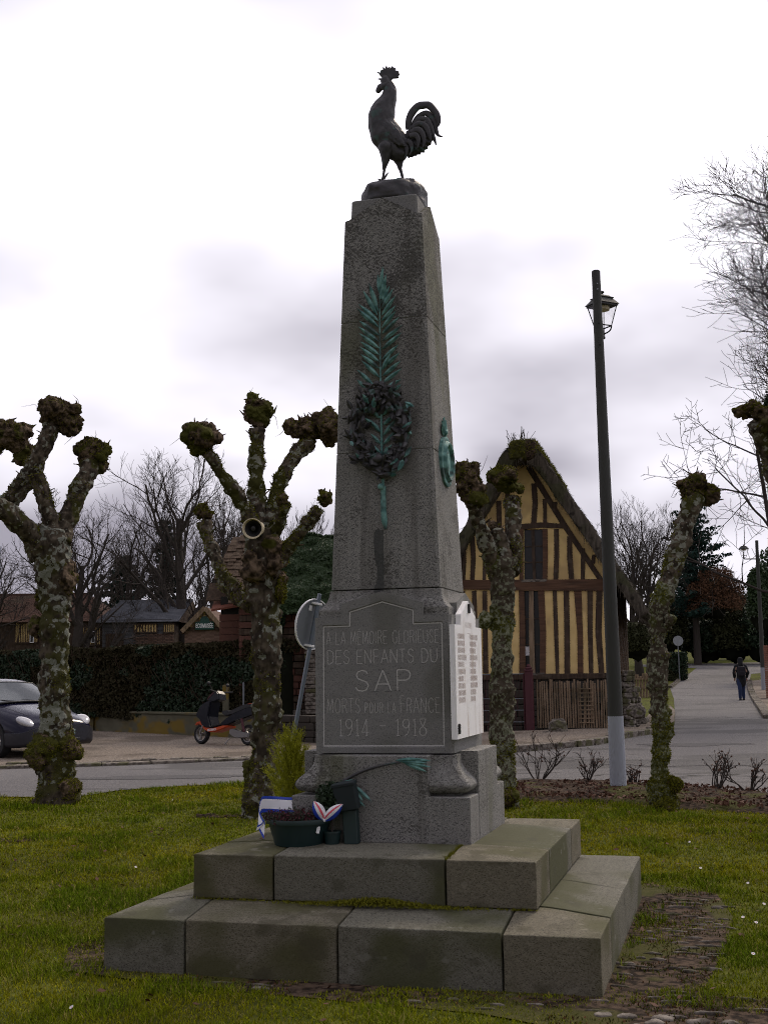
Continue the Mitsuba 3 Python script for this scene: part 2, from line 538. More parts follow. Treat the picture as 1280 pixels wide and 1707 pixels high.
def f_roofred(p, n, uv):
    g = N(p.x * 5, p.y * 5, p.z * 9)
    c = MX((.060, .034, .026), (.125, .072, .052), g)
    return MX(c, (.05, .045, .03), SS(.5, .68, FB(p.x * .8, p.y * .8, p.z)) * .6)


def f_slate(p, n, uv):
    g = N(p.x * 4, p.y * 4, p.z * 9)
    c = MX((.115, .122, .138), (.20, .208, .225), g)
    return MX(c, (.075, .078, .080), SS(.52, .68, FB(p.x * .9, p.y * .9, p.z)) * .5)


def f_brick(p, n, uv):
    r = CR(dr.floor(p.x * 5 + p.y * 3), 0, dr.floor(p.z * 12))
    return MX((.105, .066, .050), (.19, .125, .095), r)


procm('m_granite', f_granite, .85, .25)
procm('m_die', f_die, .8, .25)
procm('m_step', f_step, .85, .25)
procm('m_step_warm', lambda p, n, uv: f_step(p + mi.Vector3f(3.1, 1.7, .4), n, uv) * mi.Color3f(1.07, 1.01, .93), .85, .25)
procm('m_bark', f_bark, .9, .15, f_bark_bump, .012, 2e-3)
procm('m_bark_pale', f_bark_pale, .9, .12, f_bark_bump, .012, 2e-3)
procm('m_limb', f_limb, .9, .12, f_bark_bump, .014, 2e-3)
procm('m_knob', f_bark_dark, .95, .1, f_bark_bump, .02, 2e-3)
procm('m_asphalt', f_asphalt, .82, .25)
procm('m_gravel', f_gravel, .9, .2)
procm('m_soil', f_soil, .95, .1)
procm('m_turf', f_turf, .95, .1)
procm('m_wood', f_wood, .8, .3)
procm('m_beam', f_beam, .8, .3)
procm('m_pale', f_pale, .85, .2)
procm('m_plaster', f_plaster, .95, .1)
procm('m_thatch', f_thatch, .95, .1)
procm('m_bronze', f_bronze, .50, .5, metallic=.35)
procm('m_verdigris', f_verdigris, .70, .35)
procm('m_stone', f_stone, .9, .2)
procm('m_marble', f_marble, .45, .4)
procm('m_mosswall', f_wallmoss, .95, .1)
procm('m_roofred', f_roofred, .85, .25)
procm('m_slate', f_slate, .6, .4)
procm('m_brick', f_brick, .9, .2)
scene['m_vcol'] = two({'type': 'principled', 'base_color': {'type': 'mesh_attribute', 'name': 'vertex_color'}, 'roughness': .85, 'specular': .06})
plain('m_litcut', (.44, .43, .41), .85, spec=.15)  # pale stone tone that paints the light caught in the cuts
plain('m_joint', (.02, .02, .016), .95)
plain('m_plinth', (.045, .038, .03), .95)
plain('m_twig', (.055, .047, .041), .9, spec=.1)
plain('m_moss', (.120, .118, .012), .95, spec=.05)
plain('m_poledark', (.032, .033, .028), .65)
plain('m_polegrey', (.30, .32, .36), .55)
plain('m_steel', (.13, .155, .19), .45, .3)
plain('m_signback', (.15, .165, .18), .5, .2)
plain('m_whiteedge', (.75, .75, .75), .5)
plain('m_black', (.012, .012, .013), .5)
plain('m_rubber', (.014, .014, .015), .8)
plain('m_navy', (.006, .006, .020), .16, spec=.28)
plain('m_bumper', (.016, .017, .024), .5)
plain('m_orange', (.52, .075, .018), .35, spec=.5)
plain('m_chrome', (.62, .62, .62), .22, 1.0)
plain('m_alloy', (.30, .29, .28), .4, .8)
plain('m_cream', (.60, .52, .36), .6)
plain('m_darkred', (.065, .012, .018), .6)
plain('m_green', (.010, .060, .045), .6)
plain('m_white', (.78, .78, .78), .6)
plain('m_potgreen', (.010, .026, .026), .42)
plain('m_ribwhite', (.76, .76, .78), .45)
plain('m_ribblue', (.020, .055, .42), .45)
plain('m_ribred', (.62, .09, .13), .45)
plain('m_slatebox', (.022, .029, .031), .65, spec=.2)
plain('m_coat', (.010, .011, .014), .9)
plain('m_jeans', (.018, .032, .085), .9)
plain('m_skin', (.42, .26, .19), .6)
plain('m_dim', (.010, .010, .011), .35)
plain('m_terracotta', (.16, .055, .032), .85)
procm('m_shingle', f_wood, .9, .2)
plain('m_boardgrey', (.085, .085, .09), .85)
plain('m_boardred', (.105, .045, .030), .85)
plain('m_plate', (.30, .42, .40), .5)
plain('m_scoot', (.006, .007, .012), .35, spec=.35)
plain('m_bag', (.012, .010, .016), .85)
plain('m_signpale', (.27, .29, .31), .5)
plain('m_brickred', (.19, .075, .045), .9)
plain('m_hedgebrown', (.036, .032, .016), .9, spec=.1)
plain('m_ivy', (.030, .056, .018), .55, spec=.4)
plain('m_ivy_dark', (.019, .036, .016), .6, spec=.3)
plain('m_hedge', (.036, .040, .016), .8, spec=.2)
plain('m_conifer', (.016, .035, .028), .85, spec=.1)
plain('m_russet', (.115, .062, .036), .9, spec=.1)
plain('m_thuja', (.30, .31, .022), .8, spec=.15)
plain('m_heather', (.075, .013, .022), .85)
plain('m_heathergreen', (.030, .040, .022), .9)
plain('m_deadleaf', (.085, .035, .018), .85)
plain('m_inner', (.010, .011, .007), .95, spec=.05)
scene['m_glass'] = {'type': 'thindielectric', 'int_ior': 1.5}
plain('m_lampglass', (.75, .75, .74), .25)

# ------------------------------------------------------------------ ground, roads, pavements
def grid_ground():
    ys = np.concatenate([np.arange(-60, -2, 6.0), np.arange(-2, 30, .5), np.arange(30, 130, 2.0), np.arange(130, 900, 20)])
    xs = np.concatenate([-np.geomspace(600, 16, 24), np.arange(-15, 15.1, 1.0), np.geomspace(16, 600, 24)])
    X, Y = np.meshgrid(xs, ys)
    V = np.stack([X, Y, ground_z(X, Y)], -1).reshape(-1, 3)
    n = len(xs)
    i, j = np.meshgrid(np.arange(len(ys) - 1), np.arange(n - 1), indexing='ij')
    q = np.stack([i * n + j, i * n + j + 1, (i + 1) * n + j + 1, (i + 1) * n + j], -1).reshape(-1, 4)
    return tm(V, np.vstack([q[:, [0, 1, 2]], q[:, [0, 2, 3]]]))


struct('ground', grid_ground(), 'm_turf', 'turf ground of the green and the verges')

lawn_far = [(-60, 1331), (0, 1330), (60, 1331), (135, 1329), (200, 1319), (300, 1312), (420, 1307), (560, 1304)]
road_far = [(-60, 1287), (0, 1283), (200, 1277), (420, 1268), (560, 1262)]
bed_near = [(846, 1335), (1000, 1339), (1085, 1345), (1180, 1351), (1290, 1357)]
bed_far = [(846, 1306), (1000, 1309), (1085, 1314), (1290, 1329)]
pave_edge = [(770, 1262), (830, 1258), (900, 1251), (975, 1245), (1012, 1239), (1035, 1232), (1080, 1225), (1112, 1217)]
lane_left = [(1124, 1210), (1125, 1190), (1123, 1165), (1117, 1148), (1132, 1135), (1146, 1126)]
lane_right = [(1252, 1124), (1249, 1136), (1251, 1151), (1262, 1172), (1281, 1199)]
LW, RW = poly_px(lawn_far), poly_px(road_far)
BN, BF, PE, LL, LR = map(poly_px, (bed_near, bed_far, pave_edge, lane_left, lane_right))
far_y = 92.0
road_poly = sg.Polygon([(-60, RW[0][1] - 3)] + RW + PE + LL + [(23.0, far_y), (20, far_y + 1), (20, far_y + 8), (80, far_y + 14), (80, far_y), (31, far_y - 3)] + LR + [(14, 30), (30, 26), (60, 22), (60, 9), (BF[-1][0] + 6, BF[-1][1] - 1.2)] + BF[::-1] + [(.9, 16.6)] + LW[::-1] + [(-60, LW[0][1] - 3)])
road_poly = road_poly.buffer(0)
struct('road', sheet(road_poly, .012, 1.2), 'm_asphalt', 'grey worn asphalt road past the green and lane going uphill')
fore_poly = sg.Polygon([(-60, RW[0][1] - 2.6)] + [(x, y + .42) for x, y in RW] + [(PE[0][0] - .5, PE[0][1] + .3), (2, 30), (-4, 30), (-9, 37), (-60, 44)]).buffer(0)
struct('forecourt', sheet(fore_poly, .03, 1.5), 'm_gravel', 'brown gravel forecourt behind the cobbled gutter')
bed_poly = sg.Polygon(BN + [(BN[-1][0] + 5, BN[-1][1] - 1)] + [(BF[-1][0] + 5, BF[-1][1] - 1)] + BF[::-1]).buffer(.08)


def bed_mesh():
    m = sheet(bed_poly, .0, .2)
    v = np.array(m.vertices)
    e = np.array([bed_poly.exterior.distance(sg.Point(p[0], p[1])) for p in v])
    v[:, 2] += .002 + np.minimum(e, .35) * .22 + .05 * (meshkit.fbm(np.column_stack([v[:, :2] * 6, v[:, 0] * 0]), 4) - .35) * np.minimum(e * 5, 1)
    return tm(v, m.faces)


BED = struct('flower_bed', bed_mesh(), 'm_soil', 'strip of dark mulched soil between lawn and road')
cl = RNG.random((9000, 2)) * [BN[-1][0] + 4 - BN[0][0], 3.2] + [BN[0][0], 13.0]
cl = np.array([p for p in cl if bed_poly.contains(sg.Point(p))])
cz = ground_z(cl[:, 0], cl[:, 1]) + .07 + .02 * RNG.random(len(cl))
put(BED, 'mulch', leaves(np.column_stack([cl, cz]), .03, RNG, .5, np.array([0, 0, .5])), 'm_deadleaf', kind='stuff')

pav_poly = sg.Polygon(PE + LL[:2] + [tuple(at(1118, 1180, 42)[:2]), tuple(at(1098, 1150, 43)[:2]), tuple(at(1082, 1170, 36)[:2]), tuple(at(1065, 1215, 28.2)[:2]), tuple(at(960, 1225, 27.8)[:2]), tuple(at(770, 1240, 27)[:2])]).buffer(0)
struct('pavement', sheet(pav_poly, .11, 1.0), 'm_gravel', 'pale gritty pavement in front of the thatched house and up its side path')
vx = [tuple(at(1249, 1136, 70)[:2])] + [(x, y) for x, y in LR[1:]] + [(14.2, 30.2), (16, 31.5), (17, 48), (24, 66), (28, 80)]
struct('verge', sheet(sg.Polygon(vx).buffer(0), .10, 1.0), 'm_gravel', 'narrow raised footway on the right of the lane')


def kerb_row(name, label, line, L, w, h, dz, jit=.01, mat='m_stone'):
    """A row of kerb or gutter stones, each an entry, along a line of ground points."""
    ls = sg.LineString(line)
    n = int(ls.length / L)
    k0 = None
    k = key(name)
    labels[k] = {'kind': 'structure', 'label': label}
    for i in range(n):
        a, b = ls.interpolate(i * ls.length / n + .006), ls.interpolate((i + 1) * ls.length / n - .006)
        p, q = np.array([a.x, a.y]), np.array([b.x, b.y])
        c = (p + q) / 2; d = q - p; l = np.hypot(*d)
        ang = math.atan2(d[1], d[0]) + RNG.normal() * jit
        m = box(-l / 2, l / 2, -w / 2, w / 2, -.15, h + RNG.normal() * jit * .4, .012)
        put(k, 'kerbstone' if h > .06 else 'sett', xf(m, rz(ang), (c[0], c[1], float(ground_z(0, c[1])) + dz)), mat)


vis = lambda pts, a: [p for p in pts]
kerb_row('road_kerb', 'long pale kerb slabs along the far side of the road', RW[1:], .75, .30, .055, .005)
kerb_row('gutter', 'row of uneven granite setts along the forecourt edge', [(x, y + .32) for x, y in RW[1:]], .24, .18, .058, .005, .03)
kerb_row('pavement_kerb', 'worn kerb stones curving round the thatched house', PE, .55, .22, .125, 0, .02)
kerb_row('lane_kerb', 'pale kerb on the left of the lane', LL[3:], 1.0, .22, .13, 0)
kerb_row('footway_kerb', 'kerb on the right of the lane', LR[1:], 1.0, .28, .125, 0)

rngp = np.random.default_rng(19)
procm('m_tar', lambda p, n, uv: MX((.040, .038, .038), (.085, .081, .080), N(p.x * 70, p.y * 70)), .8, .3)
for px, py, lx, ly, lab in ((1150, 1243, 1.1, .45, 'dark tarred repair strip in the road right of the leaning tree'), (1225, 1274, 2.0, .40, 'long dark repair strip in the road near the flower bed'),
                            (880, 1268, .8, .5, 'dark patch of newer asphalt before the pavement'), (250, 1298, 1.6, .35, 'dark tarred strip in the road at the left'), (1190, 1160, 1.6, .7, 'dark patched crack across the lane')):
    c = G(px, py); t = np.linspace(0, 2 * PI, 40, endpoint=False)
    r_ = 1 + .5 * (meshkit.fbm(np.column_stack([np.cos(t) * 1.5 + px, np.sin(t) * 1.5, t * 0]), 3) - .5) * 2
    struct('road_patch', sheet(sg.Polygon(np.column_stack([c[0] + lx * r_ * np.cos(t), c[1] + ly * r_ * np.sin(t)])), .017, .4), 'm_tar', lab)

# ------------------------------------------------------------------ war memorial
MO, MA = np.array([.0908, 7.9081, 0]), -.2727
MU, MV, MW = np.array([math.cos(MA), math.sin(MA), 0]), np.array([-math.sin(MA), math.cos(MA), 0]), np.array([0, 0, 1.0])
MM = np.stack([MU, MV, MW], 1)
A1, Z1, ZB2, A2, Z2, ZPB, AP, Z3, AD, Z4, Z5, ZJ2, ZJ1, ZT = 1.355, .288, .335, .990, .583, .604, .546, 1.109, .432, 1.937, 2.108, 2.977, 3.836, 4.535


def W(z):
    """Half width of the obelisk at height z."""
    return float(np.interp(z, [2.108, 2.977, 3.836, 4.535], [.349, .316, .2857, .2596]))


def onV(px, py, v):
    """(u, z) where a photo pixel meets the plane v of the memorial's own frame."""
    d = ray(px, py); t = (v - (CAM - MO) @ MV) / (d @ MV)
    p = CAM + d * t - MO
    return p @ MU, p[2]


def onU(px, py, u):
    d = ray(px, py); t = (u - (CAM - MO) @ MU) / (d @ MU)
    p = CAM + d * t - MO
    return p @ MV, p[2]


def mloc(m):
    return xf(m, MM, MO)


MEM = thing('war_memorial', 'tall tapering grey granite war memorial on two stone steps', 'war memorial')


def tier(a, zin, z0, z1, ub, vr, vl, dz):
    """One step: blocks with weathered tops that fall slightly outwards."""
    g = .005
    inner = .40
    vf = vr[0]
    blocks = [(ub[i], ub[i + 1], -a, vf) for i in range(len(ub) - 1)]
    right = list(vr) + [a]
    left = list(vl) + [a]
    blocks += [(a - inner - .1, a, right[i], right[i + 1]) for i in range(len(right) - 1)]
    blocks += [(-a, -a + inner + .1, left[i] if i else vf, left[i + 1]) for i in range(len(left) - 1)]
    blocks += [(-a + inner + .1, a - inner - .1, a - inner, a)]
    for (x0, x1, y0, y1) in blocks:
        m = rounded(x0 + g, x1 - g, y0 + g, y1 - g, z0, z1, .009, 7)
        v = np.array(m.vertices)
        top = np.clip((v[:, 2] - z0) / (z1 - z0), 0, 1)
        e = a - np.maximum(np.abs(v[:, 0]), np.abs(v[:, 1]))
        s = np.clip(e / .36, 0, 1)
        v[:, 2] += top * ((zin - z1) * s + RNG.normal() * .0025)
        v += .0022 * (meshkit.fbm(v * 9 + RNG.random(3) * 50, 3)[:, None] - .5) * 2
        put(MEM, 'step_block', mloc(tm(v, m.faces)), 'm_step_warm' if RNG.random() < .4 else 'm_step', 40)


u1 = [onV(px, 1545, -A1)[0] for px in (307, 561, 835.5)]
r1 = [onU(1019, 1532, A1)[0], onU(1041.5, 1484, A1)[0]]
tier(A1, ZB2, -.12, Z1, [-A1] + u1 + [A1], r1, [onU(243.6, 1502, -A1)[0], onU(278, 1489, -A1)[0]], .02)
u2 = [onV(454.7, 1430, -A2)[0], onV(741, 1437, -A2)[0]]
r2 = [onU(916.4, 1419, A2)[0], onU(952.5, 1383, A2)[0]]
tier(A2, ZPB, ZB2 + .004, Z2, [-A2] + u2 + [A2], r2, [r2[0] + .06, r2[1] - .05], .02)
put(MEM, 'rubble_core', mloc(cat([box(-1.2, 1.2, -1.2, 1.2, -.1, Z1 - .02), box(-.88, .88, -.88, .88, Z1 - .02, ZPB - .035)])), 'm_joint')

# plinth: square base block, swelling moulding at the corners, a flat pilaster on each face
zl = onV(784, 1330, -AP)[1]
up = onV(714, 1340, -AP)[0]
base = rounded(-AP, AP, -AP, AP, ZPB - .012, zl, .008, 4)


def oct_loft(prof, c):
    """Square section lofted upwards with corners cut by c: prof = [(half width, z)]."""
    V, F = [], []
    for w, z in prof:
        k = min(c, w * .6)
        V.append([(w, -w + k), (w, w - k), (w - k, w), (-w + k, w), (-w, w - k), (-w, -w + k), (-w + k, -w), (w - k, -w)])
    n = len(prof)
    V = np.array([[x, y, prof[i][1]] for i in range(n) for x, y in V[i]])
    for i in range(n - 1):
        for j in range(8):
            a, b = i * 8 + j, i * 8 + (j + 1) % 8
            F += [(a, b, b + 8), (a, b + 8, a + 8)]
    V = np.vstack([V, [0, 0, prof[0][1]], [0, 0, prof[-1][1]]])
    for j in range(8):
        F += [(n * 8, (j + 1) % 8, j), (n * 8 + 1, (n - 1) * 8 + j, (n - 1) * 8 + (j + 1) % 8)]
    return tm(V, F)


zz = lambda y: zl + (1330 - y) / (1330 - 1257) * (Z3 - .004 - zl)
og = spline([(.455, zz(1330)), (.458, zz(1327)), (.50, zz(1324.5)), (.528, zz(1319)), (.540, zz(1311)), (.530, zz(1303)), (.502, zz(1294)), (.470, zz(1283)), (.450, zz(1271)), (.446, zz(1257))], 40)
put(MEM, 'plinth_block', mloc(base), 'm_granite', 40)
put(MEM, 'swelling_moulding', mloc(oct_loft(og, .03)), 'm_granite', 40)
for k in range(4):
    m = rounded(-up, up, -AP - .0035, -AP + .16, ZPB + .002 + .004 * k, Z3 - .002 if k == 0 else Z3 + .012, .006, 4)
    put(MEM, 'pilaster', mloc(xf(m, rz(k * PI / 2))), 'm_granite', 40)

# die, with its sunk panel and letters cut as V grooves
def zp2(x, y):
    return onV(500 + x * .2578, 960 + y * .2578, -AD)


ST = {'A': (.8, [[(0, 0), (.4, 1), (.8, 0)], [(.14, .33), (.66, .33)]]), 'L': (.6, [[(0, 1), (0, 0), (.6, 0)]]), 'M': (.9, [[(0, 0), (.1, 1), (.45, .2), (.8, 1), (.9, 0)]]),
      'E': (.62, [[(.62, 1), (0, 1), (0, 0), (.62, 0)], [(0, .52), (.5, .52)]]), 'É': (.62, [[(.62, 1), (0, 1), (0, 0), (.62, 0)], [(0, .52), (.5, .52)], [(.25, 1.08), (.45, 1.22)]]),
      'O': (.8, [[(.4 + .4 * math.cos(t), .5 + .5 * math.sin(t)) for t in np.linspace(0, 2 * PI, 17)]]), 'I': (.1, [[(.05, 0), (.05, 1)]]),
      'R': (.68, [[(0, 0), (0, 1), (.4, 1), (.6, .92), (.66, .77), (.6, .6), (.4, .52), (0, .52)], [(.35, .52), (.68, 0)]]),
      'G': (.8, [[(.76, .8), (.6, .96), (.4, 1), (.15, .88), (.02, .62), (.02, .38), (.15, .12), (.4, 0), (.65, .06), (.78, .2), (.78, .45), (.5, .45)]]),
      'U': (.72, [[(0, 1), (0, .3), (.1, .08), (.36, 0), (.62, .08), (.72, .3), (.72, 1)]]),
      'S': (.64, [[(.6, .83), (.5, .96), (.32, 1), (.12, .93), (.04, .77), (.12, .6), (.32, .52), (.54, .43), (.63, .25), (.52, .06), (.3, 0), (.1, .05), (0, .2)]]),
      'D': (.74, [[(0, 0), (0, 1), (.35, 1), (.62, .86), (.74, .5), (.62, .14), (.35, 0), (0, 0)]]), 'N': (.76, [[(0, 0), (0, 1), (.76, 0), (.76, 1)]]),
      'F': (.6, [[(.6, 1), (0, 1), (0, 0)], [(0, .52), (.48, .52)]]), 'T': (.7, [[(0, 1), (.7, 1)], [(.35, 1), (.35, 0)]]),
      'P': (.64, [[(0, 0), (0, 1), (.4, 1), (.58, .92), (.64, .76), (.58, .58), (.4, .5), (0, .5)]]),
      'C': (.76, [[(.74, .8), (.58, .96), (.4, 1), (.15, .88), (.02, .62), (.02, .38), (.15, .12), (.4, 0), (.62, .05), (.75, .2)]]),
      '1': (.26, [[(0, .88), (.16, 1), (.16, 0)], [(0, 0), (.32, 0)]]), '9': (.6, [[(.58, .7), (.44, .48), (.24, .46), (.05, .58), (.02, .76), (.12, .95), (.3, 1), (.5, .95), (.6, .74), (.56, .4), (.4, .1), (.15, 0)]]),
      '4': (.66, [[(.66, .22), (0, .22), (.42, 1), (.42, 0)], [(.3, 0), (.54, 0)]]), '8': (.62, [[(.05, 1), (.57, 1), (.44, .72), (.31, .56), (.08, .42), (0, .24), (.1, .06), (.31, 0), (.52, .06), (.62, .24), (.54, .42), (.31, .56), (.18, .72), (.05, 1)]]), '-': (.5, [[(0, .6), (.5, .6)]]), ' ': (.35, [])}


def strokes(text, x0, x1, base, cap, caps=None, squeeze=None):
    """Polylines of a line of letters fitted between x0 and x1."""
    ws = [ST[c][0] * (squeeze[i] if squeeze else 1) for i, c in enumerate(text)]
    gap = .30
    tot = sum(ws) + gap * (len(text) - 1)
    s = (x1 - x0) / tot
    out, x = [], x0
    for i, c in enumerate(text):
        h = cap * (caps[i] if caps else 1)
        for pl in ST[c][1]:
            out.append([(x + px * s * (squeeze[i] if squeeze else 1), base + pz * h) for px, pz in pl])
        x += (ws[i] + gap) * s
    return out


def vcut(pl, w, d, v0):
    """A V groove along a polyline on the plane v = v0 (outside is -v)."""
    out = []
    for (a, b) in zip(pl[:-1], pl[1:]):
        a, b = np.array(a), np.array(b)
        t = b - a; L = np.hypot(*t)
        if L < 1e-5: continue
        t = t / L; n = np.array([-t[1], t[0]]); e = w * .3
        pts = []
        for c, sgn in ((a, -1), (b, 1)):
            for q in (c + n * w / 2 + t * sgn * e, c - n * w / 2 + t * sgn * e): pts.append((q[0], v0 - .002, q[1]))
            pts.append((c[0] + t[0] * sgn * e * .3, v0 + d, c[1] + t[1] * sgn * e * .3))
        out.append(m3.Manifold.hull_points(np.array(pts)))
    return out


SINK = .009
pan = [zp2(*q) for q in ((150, 330), (320, 325), (320, 235), (529, 168), (730, 222), (730, 310), (915, 303), (931, 1100), (152, 1102))]
uc = (pan[0][0] + pan[6][0]) / 2; zc = np.mean([p[1] for p in pan])
gz = [zp2(265, 185)[1], zp2(530, 100)[1]]; gu = zp2(265, 185)[0], zp2(795, 175)[0]
gw = (gu[1] - gu[0]) / 2; gu0 = zp2(530, 100)[0]
ch = .016
die = oct_loft([(AD, Z3 + .006), (AD, Z4)], ch)
gab = sg.Polygon([(-gw, Z4 - .05), (gw, Z4 - .05), (gw, gz[0]), (0, gz[1]), (-gw, gz[0])])
gab_m = xf(extrude(gab, 2 * AD), np.stack([[1, 0, 0], [0, 0, 1], [0, -1, 0]], 1), (0, AD, 0))
D = man(die) + man(gab_m) + man(xf(gab_m, rz(PI / 2)))
panel = sg.Polygon(pan).buffer(0)
tool = xf(extrude(panel, .05), np.stack([[1, 0, 0], [0, 0, 1], [0, -1, 0]], 1), (0, -AD + SINK, 0))
D = D - man(tool)
grooves = vcut(pan + [pan[0]], .022, SINK, -AD)
lines, LET = [], []
vs = -AD + SINK
for text, xa, ya, xb, yb, cap, w, caps, sq in (
        ('A LA MÉMOIRE GLORIEUSE', 170, 444, 895, 433, 82, .0075, None, None), ('DES ENFANTS DU', 178, 572, 885, 556, 86, .0085, None, None),
        ('SAP', 360, 748, 715, 741, 132, .011, None, None),
        ('MORTS POUR LA FRANCE', 176, 890, 905, 884, 92, .0075, [1] * 5 + [1] + [.7] * 4 + [1] + [.7] * 2 + [1] + [1.2] + [1] * 5, [1] * 5 + [.4] + [.62] * 4 + [.4] + [.62] * 2 + [.4] + [1] * 6),
        ('1914 - 1918', 255, 1036, 818, 1034, 104, .0085, None, None)):
    p, q = (onV(500 + xa * .2578, 960 + ya * .2578, vs)), (onV(500 + xb * .2578, 960 + yb * .2578, vs))
    c = cap * .2578 * 7.55 / FOC
    for pl in strokes(text, p[0], q[0], (p[1] + q[1]) / 2, c, caps, sq): lines += vcut(pl, w * 1.25, w * .5, vs); LET.append(pl)
p0 = onV(500 + 512 * .2578, 960 + 608 * .2578, vs)
for dx in (0, .032): lines += vcut([(p0[0] + dx, p0[1]), (p0[0] + dx, p0[1] - .006)], .009, .006, vs)   # two dots over the A
for u, zb in ((onV(500 + 490 * .2578, 960 + 748 * .2578, vs)), (onV(500 + 572 * .2578, 960 + 748 * .2578, vs)), (onV(500 + 632 * .2578, 960 + 742 * .2578, vs))):
    lines += vcut([(u - .018, zb), (u + .018, zb)], .007, .005, vs)                                    # serifs
D = D - m3.Manifold.batch_boolean(grooves + lines, m3.OpType.Add)
DIE = put(MEM, 'die', mloc(tri_from_man(D)), 'm_die', label='granite block with a sunk panel and carved dedication')


def lit_bars(pls, w, d, v0):
    """Light on the edges of a cut, painted as pale stone: thin bars that follow the strokes, below the surface."""
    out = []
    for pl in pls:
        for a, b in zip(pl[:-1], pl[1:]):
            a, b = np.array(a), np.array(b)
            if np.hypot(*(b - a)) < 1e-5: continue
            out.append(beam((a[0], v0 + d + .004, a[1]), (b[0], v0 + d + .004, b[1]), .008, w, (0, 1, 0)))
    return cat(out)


put(DIE, 'lit_inscription', mloc(lit_bars(LET, .0060, .0010, vs)), 'm_litcut', label='carved letters of the dedication, their lit edges painted as pale bars', kind='stuff')  # pale bars put the light on the letter edges into colour
put(DIE, 'lit_panel_rim', mloc(lit_bars([pan + [pan[0]]], .006, .0052, -AD)), 'm_litcut')  # pale line painted for the light along the panel border

cor = spline([(.412, Z4 + .001), (.412, Z4 + .048), (.402, Z4 + .056), (.380, Z4 + .085), (.364, Z4 + .12), (.357, Z5 - .006)], 18)
put(MEM, 'cornice', mloc(oct_loft([tuple(c) for c in cor], .012)), 'm_granite', 40)


def shaft(z0, z1):
    g = .004
    return oct_loft([(W(z0) - .003, z0 + g * .2), (W(z0 + g), z0 + g), (W(z1 - g), z1 - g), (W(z1) - .004, z1 - g * .2)], .016)


put(MEM, 'shaft_block', mloc(shaft(Z5, ZJ2)), 'm_granite')
put(MEM, 'shaft_block', mloc(shaft(ZJ2, ZJ1)), 'm_granite')
wt = W(ZT)
zpk = onV(638.6, 327.7, -wt)[1]
g2 = sg.Polygon([(-wt + .016, ZT - .01), (wt - .016, ZT - .01), (0, zpk)])
pr = xf(extrude(g2, 2 * wt - .002), np.stack([[1, 0, 0], [0, 0, 1], [0, -1, 0]], 1), (0, wt - .001, 0))
wc = wt - .034
zcap = onV(695, 321, -wc)[1]
top = man(shaft(ZJ1, ZT)) + man(pr) + man(xf(pr, rz(PI / 2)))
put(MEM, 'shaft_block', mloc(tri_from_man(top)), 'm_granite', label='top block of the obelisk with a gable on each face')

put(MEM, 'cap_block', mloc(oct_loft([(wc, ZT + .012), (wc - .004, zcap - .006), (wc - .010, zcap)], .012)), 'm_die', label='smooth square block under the bronze rock')

# ------------------------------------------------------------------ bronze on the memorial
def leaf(L, w, th=.006, fold=.35, curl=0.0, n=7):
    """A lens-shaped leaf along +x with a raised midrib, lying on z = 0, closed below."""
    t = np.linspace(0, 1, n)
    ww = w / 2 * np.sin(np.clip(t * 1.02 + .04, 0, 1) * PI) ** .75
    ww[0] = w * .08; ww[-1] = w * .01
    z = curl * L * t ** 2
    top = np.stack([t * L, 0 * t, z + th + fold * ww * .5], 1)
    lf = np.stack([t * L, ww, z + th * .4], 1); rt = np.stack([t * L, -ww, z + th * .4], 1)
    bot = np.stack([t * L, 0 * t, z - 0 * t], 1)
    V = np.vstack([top, lf, bot, rt]); F = []
    for k in range(4):
        a, b = k * n, ((k + 1) % 4) * n
        for i in range(n - 1): F += [(a + i, a + i + 1, b + i), (b + i, a + i + 1, b + i + 1)]
    m = tm(V, F)
    return m if np.dot(m.face_normals[0], [0, 0, 1]) > 0 else tm(V, np.array(F)[:, ::-1])


FACE = np.stack([MU, MW, -MV], 1)            # columns: along the face, up, out of the face


def on_face(m, u, z, ang, out, tilt=0.0):
    """Lays a mesh made on the xy plane against the front face at (u, z), turned by ang."""
    R = FACE @ rz(ang) @ ry(-tilt)
    return xf(m, R, MO + MU * u + MW * z - MV * (W(z) + out))


def z4(x, y):
    """Reference (u, z) on the front of the obelisk."""
    px, py = 540 + x * .2694, 440 + y * .2694
    z = 3.2
    for _ in range(4): u, z = onV(px, py, -W(z) - .02)
    return u, z


PALM = thing('bronze_palm', 'tall green bronze palm branch fixed upright on the granite obelisk', 'palm branch')
sp = spline([z4(*q) for q in ((368, 30), (345, 180), (345, 400), (350, 720), (355, 1000), (358, 1190), (366, 1380))], 40)
put(PALM, 'stem', tube([MO + MU * u + MW * z - MV * (W(z) + .018) for u, z in sp], np.linspace(.003, .009, 40), 8), 'm_verdigris', True)
hs = [z4(*q) for q in ((366, 1375), (366, 1470), (370, 1560), (380, 1640))]
put(PALM, 'handle', tube([MO + MU * u + MW * z - MV * (W(z) + .016) for u, z in spline(hs, 16)], np.interp(np.arange(16), [0, 8, 12, 15], [.016, .017, .019, .008]), 8), 'm_verdigris', True)
LEFT = [(285, 120, 335, 290), (245, 165, 330, 315), (215, 250, 335, 350), (203, 275, 338, 390), (215, 350, 340, 440), (215, 390, 340, 480), (222, 432, 340, 520), (225, 480, 340, 560), (225, 515, 342, 605), (230, 560, 342, 645), (237, 600, 342, 700), (207, 655, 305, 748), (205, 715, 255, 765),
        (280, 845, 348, 905), (275, 890, 350, 955), (245, 950, 340, 1015), (300, 985, 350, 1040), (290, 1050, 350, 1112), (235, 1085, 325, 1185), (265, 1100, 352, 1172)]
